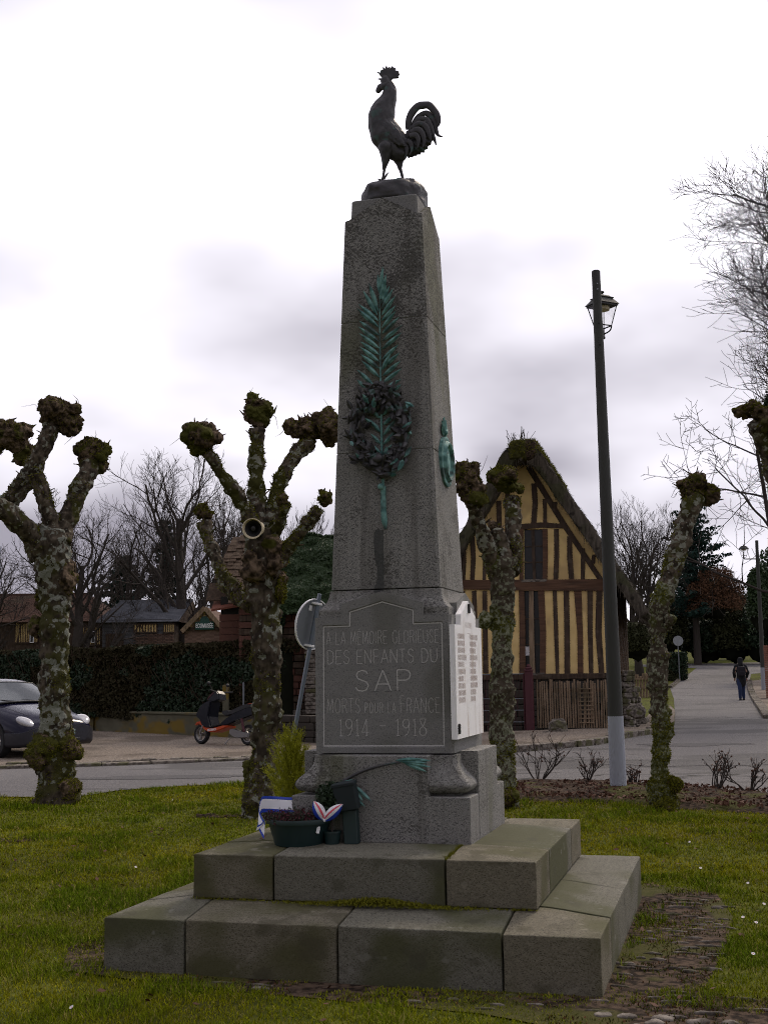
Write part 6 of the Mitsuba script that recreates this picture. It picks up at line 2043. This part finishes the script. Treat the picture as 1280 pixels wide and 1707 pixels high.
ts = [(-1.15, .70, .955, .80), (-1.5, .64, 1.18, .82), (-1.85, .60, 1.375, .83), (-2.2, .60, 1.43, .83), (-2.9, .59, 1.435, .83), (-3.4, .58, 1.37, .81), (-3.85, .60, 1.12, .78), (-4.0, .66, .98, .76)]
put(CAR, 'roof', cloc(loft(ts, top_sect, 40)), 'm_navy', 35)


def sheetq(P, th=.006):
    """A thin curved pane from a grid of points (rows, cols, 3)."""
    P = np.asarray(P, float); r, c, _ = P.shape
    V = P.reshape(-1, 3); i, j = np.meshgrid(np.arange(r - 1), np.arange(c - 1), indexing='ij')
    q = np.stack([i * c + j, i * c + j + 1, (i + 1) * c + j + 1, (i + 1) * c + j], -1).reshape(-1, 4)
    return tm(V, np.vstack([q[:, [0, 1, 2]], q[:, [0, 2, 3]]]))


ws = []
for t in np.linspace(.06, .93, 8):
    x = np.interp(t, [0, .5, 1], [-1.15, -1.5, -1.85]); z = np.interp(t, [0, .5, 1], [.955, 1.18, 1.375]); w = np.interp(t, [0, 1], [.72, .585])
    ws.append([(x + .035 - .06 * f * f + .02, w * f * .96, z + .016 - .035 * f * f) for f in np.linspace(-1, 1, 13)])
put(CAR, 'windscreen', cloc(sheetq(ws)), 'm_carglass', True)
put(CAR, 'windscreen_seal', cloc(cat([tube([ws[0][0], ws[-1][0]], .014, 6), tube(ws[-1], .014, 6), tube([ws[0][-1], ws[-1][-1]], .014, 6), tube(ws[0], .018, 6)])), 'm_black', True)
for sg_ in (-1, 1):
    for x0, x1 in ((-1.72, -2.35), (-2.42, -3.3)):
        g_ = [[(x0 + (x1 - x0) * a_ - (.32 * b_ if x0 == -1.72 else 0) * (1 - a_), sg_ * (.828 - .215 * b_), .965 + .36 * b_) for a_ in np.linspace(0, 1, 5)] for b_ in np.linspace(0, 1, 3)]
        put(CAR, 'side_window', cloc(sheetq(g_)), 'm_carglass', True)
    h_ = xf(trimesh.creation.icosphere(4, 1), ry(.42) @ np.diag([.20, .155, .080]))
    h_ = xf(h_, rz(-sg_ * .55), (-.245, sg_ * .60, .635))
    put(CAR, 'headlight', cloc(h_), 'm_headlamp', True)
    for x in (-.86, -3.45):
        wname = put(CAR, 'wheel', cloc(xf(lathe([(.19, -.09), (.285, -.095), (.305, -.06), (.308, 0), (.305, .06), (.285, .095), (.19, .09), (.19, -.09)], 40, False), rx(PI / 2), (x, sg_ * .745, .305))), 'm_rubber', 40)
        put(wname, 'rim', cloc(xf(lathe([(.001, .055), (.05, .06), (.06, .03), (.16, .045), (.195, .07), (.195, -.05), (.001, -.05)], 40), rx(-sg_ * PI / 2), (x, sg_ * .76, .305))), 'm_alloy', 40)
        put(wname, 'spokes', cloc(cat([xf(box(.05, .18, -.02, .02, .045, .066, .006), rx(-sg_ * PI / 2) @ rz(k * 2 * PI / 7), (x, sg_ * .76, .305)) for k in range(7)])), 'm_chrome')
    put(CAR, 'wing_mirror', cloc(rough(xf(trimesh.creation.icosphere(3, 1), np.diag([.06, .11, .075]), (-1.45, sg_ * .95, 1.0)), .004, 9)), 'm_navy', True)
bb = loft([(x + .02, w * 1.01 + .012, zb + .27, zb - .015) for x, w, zt, zb in bs[:5]], lambda s: [(s[0], y, z) for y, z in ((0, s[2]), (s[1] * .9, s[2]), (s[1], s[2] - .03), (s[1] * 1.0, s[3] + .06), (s[1] * .93, s[3]), (0, s[3]))], 30)
bbm = man(bb)
for sg_ in (-1, 1): bbm = bbm - m3.Manifold.cylinder(.6, .345, .345, 48).rotate((90, 0, 0)).translate((-.86, sg_ * .80 + .3, .315))
put(CAR, 'bumper', cloc(tri_from_man(bbm)), 'm_bumper', 35)
put(CAR, 'grille', cloc(xf(box(-.02, .02, -.26, .26, -.035, .03, .012), None, (-.02, 0, .595))), 'm_black')
put(CAR, 'chrome_bar', cloc(cat([beam((.002, -.20, .585), (.012, 0, .610), .012, .014), beam((.012, 0, .610), (.002, .20, .585), .012, .014)])), 'm_chrome')
put(CAR, 'lower_grille', cloc(box(.0, .035, -.38, .38, .27, .335, .01)), 'm_black')
put(CAR, 'number_plate', cloc(xf(box(.0, .008, -.25, .25, -.05, .05), None, (.048, 0, .44))), 'm_plate')
for sg_, y0_ in ((1, -.1), (1, .35)):
    put(CAR, 'wiper', cloc(beam((-1.13, y0_, .99), (-1.20, y0_ - .42, 1.03), .018, .018)), 'm_black')
put(CAR, 'bonnet_line', cloc(cat([tube(spline(np.array([(-1.12, s_ * .66, .945), (-.7, s_ * .62, .86), (-.32, s_ * .48, .745)]), 14), .004, 5) for s_ in (-1, 1)])), 'm_black')

# ------------------------------------------------------------------ scooter
SCO = thing('scooter', 'black and orange motor scooter parked against the low wall', 'scooter')
sb_ = math.radians(36)
sX, sY = np.array([math.cos(sb_), -math.sin(sb_), 0]), np.array([math.sin(sb_), math.cos(sb_), 0])
so_ = at(300 + 305 * .1172, 1239, 25.8); so_[2] = float(ground_z(0, 25.6)) + .03
SMX = np.stack([sX, sY, MW], 1) @ rx(-.10)


def sq(X, Y): return np.array([(X - 305) * .001835, (930 + (X - 305) * .040 - Y) * .00148])


def sloc(m): return xf(m, SMX, so_)


def plate(pts, w, y=0.0, bev=.014):
    p = sg.Polygon([tuple(sq(*q)) for q in pts]).buffer(.012).buffer(-.012)
    p = p.buffer(.02, join_style=1).buffer(-.02)
    ms = [xf(extrude(p, w * .72), np.stack([[1, 0, 0], [0, 0, 1], [0, -1, 0]], 1), (0, y + w * .36, 0)), xf(extrude(p.buffer(-bev), w), np.stack([[1, 0, 0], [0, 0, 1], [0, -1, 0]], 1), (0, y + w / 2, 0))]
    return sloc(cat(ms))


for X, Y in ((305, 792), (1015, 832)):
    x, z = sq(X, Y); z = .205
    k = put(SCO, 'wheel', sloc(xf(lathe([(.145, -.045), (.185, -.05), (.203, -.025), (.207, 0), (.203, .025), (.185, .05), (.145, .045), (.145, -.045)], 36, False), rx(PI / 2), (x, 0, z))), 'm_rubber', 40)
    put(k, 'rim', sloc(cat([xf(lathe([(.13, -.03), (.148, -.035), (.148, .035), (.13, .03), (.13, -.03)], 36, False), rx(PI / 2), (x, 0, z)), xf(lathe([(.001, -.05), (.04, -.05), (.04, .05), (.001, .05)], 20), rx(PI / 2), (x, 0, z))] + [sloc_ for sloc_ in [xf(box(.03, .135, -.016, .016, -.012, .012), rx(PI / 2) @ rz(i * 2 * PI / 3 + .3), (x, 0, z)) for i in range(3)]])), 'm_alloy', 40)
put(SCO, 'front_fender', plate([(205, 668), (232, 632), (290, 612), (335, 630), (362, 690), (345, 712), (320, 690), (270, 655), (225, 672)], .13), 'm_orange')
put(SCO, 'fork', sloc(cat([tube([[*sq(305, 790)[:1], s_ * .065, .205], [sq(370, 600)[0], s_ * .065, sq(370, 600)[1]]], .016, 8) for s_ in (-1, 1)])), 'm_alloy')
put(SCO, 'floor_panel', plate([(360, 692), (430, 712), (520, 722), (690, 684), (752, 690), (745, 714), (650, 748), (560, 776), (470, 774), (400, 738)], .31), 'm_orange')
put(SCO, 'front_shield', plate([(268, 530), (300, 460), (352, 388), (432, 342), (476, 352), (470, 420), (455, 560), (500, 680), (520, 716), (430, 708), (372, 680), (330, 600), (285, 570)], .33), 'm_scoot')
put(SCO, 'floor_board', plate([(430, 700), (520, 712), (690, 676), (700, 640), (600, 668), (500, 680)], .27), 'm_black')
put(SCO, 'handlebar_cover', plate([(392, 332), (425, 272), (498, 208), (535, 205), (572, 250), (585, 330), (520, 352), (450, 345)], .24), 'm_scoot')
put(SCO, 'headlight', plate([(392, 330), (425, 275), (498, 212), (530, 232), (470, 290), (420, 336)], .255, 0, .02), 'm_darkred')
hb = sq(530, 220)
put(SCO, 'handlebar', sloc(cat([tube([[hb[0] + .05, -.34, hb[1] + .02], [hb[0], -.15, hb[1]], [hb[0], .15, hb[1]], [hb[0] + .05, .34, hb[1] + .02]], .017, 8)])), 'm_rubber')
for s_ in (-1, 1):
    put(SCO, 'mirror', sloc(cat([tube([[hb[0], s_ * .2, hb[1]], [hb[0] - .05, s_ * .26, hb[1] + .14]], .006, 6), xf(trimesh.creation.icosphere(3, 1), np.diag([.02, .055, .035]), (hb[0] - .05, s_ * .28, hb[1] + .16))])), 'm_black', 40)
put(SCO, 'seat', plate([(640, 490), (720, 478), (760, 488), (900, 432), (1000, 402), (1150, 392), (1210, 412), (1200, 440), (1000, 472), (820, 540), (700, 562), (650, 530)], .25), 'm_black')
put(SCO, 'rear_fairing', plate([(640, 660), (720, 590), (850, 520), (1000, 462), (1200, 428), (1270, 440), (1250, 480), (1110, 560), (1000, 596), (860, 640), (750, 684), (660, 690)], .29), 'm_scoot')
put(SCO, 'red_trim', plate([(985, 416), (1040, 400), (1200, 390), (1210, 404), (1050, 420), (990, 430)], .27), 'm_orange')
put(SCO, 'red_stripe', plate([(700, 640), (860, 590), (1000, 560), (1010, 572), (860, 606), (705, 655)], .30), 'm_darkred')
put(SCO, 'engine', plate([(765, 742), (800, 735), (950, 780), (1060, 800), (1060, 860), (900, 862), (820, 840), (770, 800)], .22), 'm_alloy')
put(SCO, 'shock_absorber', sloc(tube([[sq(950, 600)[0], -.12, sq(950, 600)[1]], [sq(1000, 780)[0], -.12, sq(1000, 780)[1]]], .026, 10)), 'm_darkred')
put(SCO, 'exhaust', sloc(xf(lathe([(.001, 0), (.05, .01), (.06, .06), (.06, .34), (.045, .38), (.001, .39)], 20), ry(PI / 2 - .1), (sq(930, 850)[0], .17, .24))), 'm_black', 40)
put(SCO, 'stand', sloc(tube([[sq(775, 850)[0], -.08, .13], [sq(735, 960)[0], -.14, .005], [sq(765, 965)[0], -.14, .005]], .011, 6)), 'm_alloy')
put(SCO, 'tail_light', plate([(1255, 440), (1285, 445), (1265, 480), (1245, 478)], .16), 'm_darkred')
tx = meshkit.text_mesh('KEEWAY', .05, .003, True); e = tx.bounds; p0_, p1_ = sq(465, 764), sq(600, 735)
sc_ = (p1_[0] - p0_[0]) / (e[1, 0] - e[0, 0])
put(SCO, 'lettering', sloc(xf(xf(tx, np.diag([sc_, sc_, 1]), None), np.stack([[1, 0, 0], [0, 0, 1], [0, -1, 0]], 1) @ rz(.10), (p0_[0], -.157, p0_[1]))), 'm_white')

# ------------------------------------------------------------------ person walking away up the lane
PER = thing('person', 'person in a dark coat and blue jeans with a dark backpack, walking up the lane', 'person')
pg = G(1237, 1168)
H = 1.74


def chain(pts): return hullchain([(np.array(p[:3]), p[3]) for p in pts], 14)


bodyparts = chain([(0, 0, .86, .13), (0, .0, 1.05, .125), (0, .01, 1.28, .14), (0, .0, 1.42, .075), (0, .015, 1.50, .055), (0, .03, 1.60, .085), (0, .025, 1.645, .085)])
for s_ in (-1, 1):
    f = .16 * s_
    bodyparts += chain([(s_ * .09, 0, .88, .095), (s_ * .08, f * .7, .48, .062), (s_ * .075, f * .5 - .02 * s_, .10, .042)])
    bodyparts += chain([(s_ * .075, f * .5 - .02 * s_, .07, .038), (s_ * .08, f * .5 + .15, .035, .032)])
    bodyparts += chain([(s_ * .16, 0, 1.38, .062), (s_ * .25, -.03, 1.12, .045), (s_ * .235, .10, .93, .034)])
    wr_ = np.array([s_ * .235, .10, .93])
    bodyparts += chain([(*wr_, .030), (*(wr_ + [s_ * -.005, .03, -.06]), .034)])
    for i, (dx, L) in enumerate(((-.027, .062), (-.009, .072), (.009, .068), (.026, .054))):
        r0_ = wr_ + [dx * .8, .035, -.075]; bodyparts += chain([(*r0_, .010), (*(r0_ + [0, .012, -L * .6]), .009), (*(r0_ + [0, .0, -L]), .008)])
    bodyparts += chain([(*(wr_ + [s_ * -.025, .03, -.03]), .011), (*(wr_ + [s_ * -.04, .05, -.075]), .009)])
bodyparts += chain([(0, .105, 1.60, .018), (0, .125, 1.585, .014)]) + chain([(-.088, .02, 1.60, .02), (-.09, .02, 1.615, .016)]) + chain([(.088, .02, 1.60, .02), (.09, .02, 1.615, .016)])
pl_ = lambda m: xf(m, rz(-.12) * (H / 1.74), pg + [0, 0, .0])
put(PER, 'body', pl_(blend(bodyparts, .02, 4)), 'm_skin', True)
coat = chain([(0, 0, 1.40, .115), (0, 0, 1.25, .185), (0, 0, 1.0, .175), (0, .0, .80, .20), (0, 0, .74, .20)])
co2 = []
for s_ in (-1, 1):
    coat += chain([(s_ * .05, 0, 1.40, .11), (s_ * .175, 0, 1.37, .085), (s_ * .27, -.03, 1.12, .072), (s_ * .245, .09, .95, .056)])
cm_ = blend(coat, .03, 6); v = np.array(cm_.vertices); v[:, 1] *= .74; cm_ = tm(v, cm_.faces)
put(PER, 'coat', pl_(rough(cm_, .012, 9)), 'm_coat', True)
jn = []
for s_ in (-1, 1):
    f = .16 * s_
    jn += chain([(s_ * .085, 0, .86, .112), (s_ * .082, f * .7, .48, .080), (s_ * .077, f * .5 - .02 * s_, .11, .062)])
put(PER, 'jeans', pl_(rough(blend(jn, .025, 3), .008, 12)), 'm_jeans', True)
for s_ in (-1, 1):
    f = .16 * s_
    put(PER, 'shoe', pl_(blend(chain([(s_ * .077, f * .5 - .05, .045, .048), (s_ * .08, f * .5 + .14, .035, .042)]), .02, 2)), 'm_black', True)
bpk = rounded(-.15, .15, -.30, -.135, .98, 1.38, .06, 6)
k = put(PER, 'backpack', pl_(rough(bpk, .012, 9)), 'm_bag', True)
put(k, 'pocket', pl_(rounded(-.11, .11, -.345, -.29, 1.0, 1.17, .025, 4)), 'm_bag', 40)
put(k, 'strap', pl_(cat([tube([(s_ * .10, -.15, 1.36), (s_ * .12, -.02, 1.47), (s_ * .11, .12, 1.36)], .018, 6) for s_ in (-1, 1)])), 'm_bag')
hood = blend(chain([(0, -.045, 1.44, .085), (0, -.02, 1.54, .100), (0, .012, 1.635, .104), (0, .0, 1.66, .098)]), .02, 4)
put(PER, 'hood', pl_(hood), 'm_coat', True)

# ------------------------------------------------------------------ far street furniture on the lane
L2 = thing('small_street_lamp', 'far street lamp with a lantern on a bracket beside the lane', 'street lamp')
Yl = 60.0
zb_ = float(ground_z(0, Yl)) + .1
a, b = at(1273, 1148, Yl), at(1261, 901, Yl)
a[2] = zb_ - .1
dl = (b - a) / (b[2] - a[2]); zc2 = at(1272, 1113, Yl)[2]
pp = lambda z: a + dl * (z - a[2])
put(L2, 'pole_foot', tube([pp(a[2]), pp(zc2)], .115, 20), 'm_polegrey', 40)
put(L2, 'pole', tube([pp(zc2), pp(b[2])], [.112, .075], 20), 'm_poledark', 40)
lc2 = at(1239.5, 915.5, Yl)
lantern(L2, lc2, .155)
za = lc2[2] - .155 * 2.05 - .17
put(L2, 'bracket', tube([pp(za) + [0, 0, 0], [lc2[0], lc2[1], za]], .03, 8), 'm_poledark')
S2 = thing('far_round_sign', 'small round grey road sign above the box hedge', 'road sign')
c = at(1130, 1068.5, 73.0); r_ = 8.4 * 73 / FOC
put(S2, 'disc', xf(lathe([(.001, 0), (r_, 0), (r_, .02), (.001, .02)], 40), rx(PI / 2), c), 'm_signpale', 40)
put(S2, 'post', tube([c + [0, .04, r_ * .9], [c[0], c[1] + .04, float(ground_z(0, 73))]], .035, 10), 'm_signback', 40)
F2 = thing('distant_fence', 'distant wooden post fence on the grass behind the thatched house', 'fence')
for i in range(9):
    p = at(1046 + i * 5, 1098, 56); h_ = RNG.uniform(.95, 1.15)
    put(F2, 'post', box(p[0] - .05, p[0] + .05, 55.95, 56.05, float(ground_z(0, 56)) - .1, float(ground_z(0, 56)) + h_, .01), 'm_pale')
for z in (.4, .8): 
    p, q = at(1044, 1098, 56), at(1090, 1098, 56); put(F2, 'rail', box(p[0], q[0], 55.9, 55.94, float(ground_z(0, 56)) + z, float(ground_z(0, 56)) + z + .09), 'm_pale')
BP = thing('brick_gatepost', 'brick gatepost with a wooden panel at the right frame edge', 'gatepost')
p = at(1284, 1110, 50); g_ = float(ground_z(0, 50))
for i in range(26): put(BP, 'brick', box(p[0] - .17 + RNG.normal() * .004, p[0] + .25, 49.75, 50.25, g_ + i * .085, g_ + i * .085 + .074, .006), 'm_brickred')
put(BP, 'panel', box(p[0] + .27, p[0] + 1.6, 49.9, 50.0, g_, g_ + 2.8), 'm_pale')

# ------------------------------------------------------------------ cobbled strip, grass, moss, daisies
foot = sg.Polygon([tuple((MO + MM @ np.array([x, y, 0]))[:2]) for x, y in ((-A1, -A1), (A1, -A1), (A1, A1), (-A1, A1))])
ap_r = sg.Polygon(poly_px([(1040, 1470), (1120, 1480), (1190, 1492), (1216, 1530), (1205, 1575), (1180, 1625), (1160, 1660), (1300, 1672), (1300, 1730), (985, 1730), (985, 1640)]))
ap_f = sg.Polygon(poly_px([(140, 1600), (168, 1590), (1010, 1650), (1010, 1730), (800, 1690), (420, 1655), (200, 1632), (130, 1622)]))
ap_l = sg.Polygon(poly_px([(120, 1580), (175, 1562), (180, 1612), (110, 1622)]))
apron = so.unary_union([ap_r, ap_f, ap_l]).buffer(.02).difference(foot.buffer(-.06))
AP_ = struct('cobble_strip', sheet(apron, .005, .16, .015), 'm_soil', 'strip of earth and half buried cobbles round the memorial')
rng = np.random.default_rng(4)
cand = []
for v in np.arange(-2.6, 1.5, .062):
    u = -1.6
    while u < 2.9:
        big = v < -1.62 and u > 1.1
        L = rng.uniform(.07, .12) if big else rng.uniform(.05, .17)
        w = rng.uniform(.035, .07) if big else rng.uniform(.010, .022)
        p = MO + MM @ np.array([u + L / 2, v + rng.normal() * .01, 0])
        pt = sg.Point(p[0], p[1])
        if ap_r.contains(pt) and not foot.buffer(.03).contains(pt) and rng.random() < (.25 if big else .36): cand.append((p, L, w, u, big))
        elif ap_f.contains(pt) and not foot.buffer(.02).contains(pt) and rng.random() < .10: cand.append((p, L, w, u, False))
        u += L + rng.uniform(.01, .06)
cand.sort(key=lambda c: c[0][1])
for p, L, w, u, big in cand[:300]:
    s = trimesh.creation.icosphere(2, 1)
    v = np.array(s.vertices); v = np.sign(v) * np.abs(v) ** .75
    s = tm(v * [L / 2, w / 2, .016 if big else .012], s.faces)
    s = rough(s, .014 if big else .007, 26, int(rng.integers(1000)))
    put(AP_, 'cobble', xf(s, MM @ rz(rng.normal() * (.5 if big else .07)), (p[0], p[1], float(ground_z(0, p[1])) + .004)), 'm_stone', 45)


def jit_pts(n, x0, x1, y0, y1): return np.column_stack([rng.uniform(x0, x1, n), rng.uniform(y0, y1, n)])


lawn = sg.Polygon(LW[1:] + [(.9, 16.6), (1.45, 15.9)] + BF[:1] + BN + [(BN[-1][0] + 1.5, BN[-1][1] - .6), (7.5, 9), (4, 4.9), (-4, 4.9), (-7.5, 9)]).buffer(.06)
lawn = lawn.difference(foot.buffer(.015)).difference(bed_poly.buffer(-.08))
shapely.prepare(lawn); shapely.prepare(apron)
pts = []
for y0, y1, dens in ((4.9, 6.6, 6500), (6.6, 8.2, 5200), (8.2, 10.2, 3600), (10.2, 13, 2300), (13, 17.5, 1500)):
    hw_ = y1 * .345 + .2
    P = jit_pts(int(dens * (y1 - y0) * 2 * hw_), -hw_, hw_, y0, y1)
    pts.append(P)
P = np.vstack(pts)
P = P[shapely.contains_xy(lawn, P[:, 0], P[:, 1])]
ina = shapely.contains_xy(apron, P[:, 0], P[:, 1])
sp2 = meshkit.fbm(np.column_stack([P * 3.2, P[:, :1] * 0]), 3, 8)
inr = shapely.contains_xy(ap_r, P[:, 0], P[:, 1])
P = P[~ina | ((sp2 > np.where(inr, .54, .44)) & (rng.random(len(P)) < np.where(inr, .55, .75)))]
n = len(P)
n1 = meshkit.fbm(np.column_stack([P * .55, P[:, :1] * 0]), 3, 1); n2 = meshkit.fbm(np.column_stack([P * 2.6, P[:, :1] * 0]), 3, 2)
tall = np.clip((n2 - .45) * 5, 0, 1)
h = (.018 + .034 * tall ** 1.5 + .012 * rng.random(n) ** 2) * np.interp(P[:, 1], [5, 16], [1.0, 1.35])
w = np.interp(P[:, 1], [5, 8, 16], [.0035, .0050, .0095]) * rng.uniform(.7, 1.3, n)
z = ground_z(P[:, 0], P[:, 1])
D = np.column_stack([rng.normal(size=(n, 2)) * .42, np.ones(n)]); D /= np.linalg.norm(D, axis=1, keepdims=True)
g = blades(np.column_stack([P, z - .002]), D, h, w, rng, .35)
green, yel, lush, straw = np.array([.165, .195, .004]), np.array([.270, .250, .006]), np.array([.095, .155, .006]), np.array([.30, .24, .07])
mixy = np.clip((n1 - .40) * 3.2 + rng.normal(size=n) * .22, 0, 1)[:, None]
col = green * (1 - mixy) + yel * mixy
lt = np.clip((n2 - .52) * 6, 0, 1)[:, None]
col = col * (1 - lt * .7) + lush * lt * .7
st = rng.random(n) < .07
col[st] = straw
col *= rng.uniform(.65, 1.25, n)[:, None]
struct('grass', g, 'm_vcol', 'short mossy lawn grass of the green', kind='stuff', color=np.repeat(col, 5, 0))
lv = np.column_stack([rng.uniform(-5, 5.5, 420), rng.uniform(5, 15, 420)])
lv = lv[shapely.contains_xy(lawn, lv[:, 0], lv[:, 1]) & (np.abs(lv[:, 0]) < lv[:, 1] * .35)][:260]
struct('leaf_litter', leaves(np.column_stack([lv, ground_z(lv[:, 0], lv[:, 1]) + .03]), .022, rng, .6, np.array([0, 0, 1.2])), 'm_deadleaf', 'dead leaves fallen in the lawn', kind='stuff')
# moss cushions and stray blades in the cobbled strip
P = np.column_stack([rng.uniform(-3, 3, 60000), rng.uniform(4.9, 9.6, 60000)])
P = P[shapely.contains_xy(apron.difference(foot.buffer(.01)), P[:, 0], P[:, 1])]
P = P[meshkit.fbm(np.column_stack([P * 5, P[:, :1] * 0]), 3, 14) > .46]
n = len(P)
D = np.column_stack([rng.normal(size=(n, 2)) * .7, np.ones(n)]); D /= np.linalg.norm(D, axis=1, keepdims=True)
colm = np.where(rng.random((n, 1)) < .35, np.array([[.085, .040, .018]]), np.array([[.07, .075, .014]])) * rng.uniform(.6, 1.3, (n, 1))
struct('moss', blades(np.column_stack([P, ground_z(P[:, 0], P[:, 1]) + .006]), D, rng.uniform(.008, .022, n), np.full(n, .007), rng, .3), 'm_vcol', 'brown and green moss between the cobbles', kind='stuff', color=np.repeat(colm, 5, 0))
# moss along the foot of the upper step and in the joints
P = []
for _ in range(2600):
    u = rng.normal() * .22 + .13; P.append((u, -A2 - .03 - abs(rng.normal()) * .035, ZB2 + .004 + rng.random() * .04 * math.exp(-((u - .13) / .25) ** 2)))
for _ in range(500): P.append((rng.uniform(-A2, A2), -A2 - .008 - abs(rng.normal()) * .008, ZB2 + .002))
for _ in range(500): P.append((u2[1] + rng.normal() * .008 + .10 * 0, -rng.uniform(AP + .02, A2 - .02), 0))
P = np.array(P); k = P[:, 2] == 0; P[k, 0] += 0; P[k, 2] = ZPB - .004 - (np.abs(P[k, 1]) - AP) / (A2 - AP) * (ZPB - Z2)
n = len(P); D = rand_dirs(n, rng); D[:, 2] = np.abs(D[:, 2]) + .4; D /= np.linalg.norm(D, axis=1, keepdims=True)
put(MEM, 'joint_moss', mloc(blades(P, D, rng.uniform(.008, .022, n), np.full(n, .006), rng)), 'm_moss', kind='stuff')


def molehill(name, label, px, py, rx_, ry_, h_):
    c = G(px, py); t = np.linspace(0, 1, 7)
    s = trimesh.creation.icosphere(4, 1); v = np.array(s.vertices); v = v[:, :] * [rx_, ry_, h_]
    k = key(name); single(k, rough(rough(tm(v, s.faces), .06, 5, 3), .03, 18, 4), 'm_soil', True, to_world=mi.ScalarTransform4f().translate([float(c[0]), float(c[1]), float(c[2])]))
    labels[k] = {'label': label, 'category': 'molehill'}


molehill('molehill', 'low dark patch of bare earth in the grass at the left edge', 15, 1402, .28, .16, .035)
molehill('molehill', 'bare earth patch in the grass beside the loudspeaker tree', 375, 1362, .30, .12, .03)
for px, py, where in ((226, 1457, 'small white daisy alone in the lawn left of the upper step'), (1150, 1414, 'small white daisy in the far right lawn, highest of the right-hand daisies'), (1168, 1459, 'small white daisy just above the cobbled strip on the right'),
                      (1247, 1485, 'small white daisy right of the cobbled strip, level with its far end'), (1239, 1544, 'small white daisy right of the widest part of the cobbled strip'), (1261, 1553, 'small white daisy next to another, nearer the right edge and lower'),
                      (1256, 1607, 'small white daisy lowest in the right-hand lawn'), (1274, 1521, 'small white daisy cut close by the right frame edge'), (119, 1699, 'small white daisy at the bottom left corner'), (288, 1341, 'small white daisy in the far lawn between the two left pollarded trees')):
    T = thing('daisy', where, 'daisy', 'white daisies in the lawn')
    p = G(px, py) + [0, 0, .05]
    M_ = frame([rng.normal() * .3, -.5, 1])
    put(T, 'petals', cat([xf(leaf(.013, .006, .001, .2, .1, 4), M_ @ rz(k * PI / 5) @ ry(-.2), p) for k in range(10)]), 'm_white')
    put(T, 'eye', xf(trimesh.creation.icosphere(1, .004), None, p + [0, 0, .001]), 'm_orange')
    put(T, 'stalk', tube([p - [0, 0, .05], p], .0012, 4), 'm_ivy')
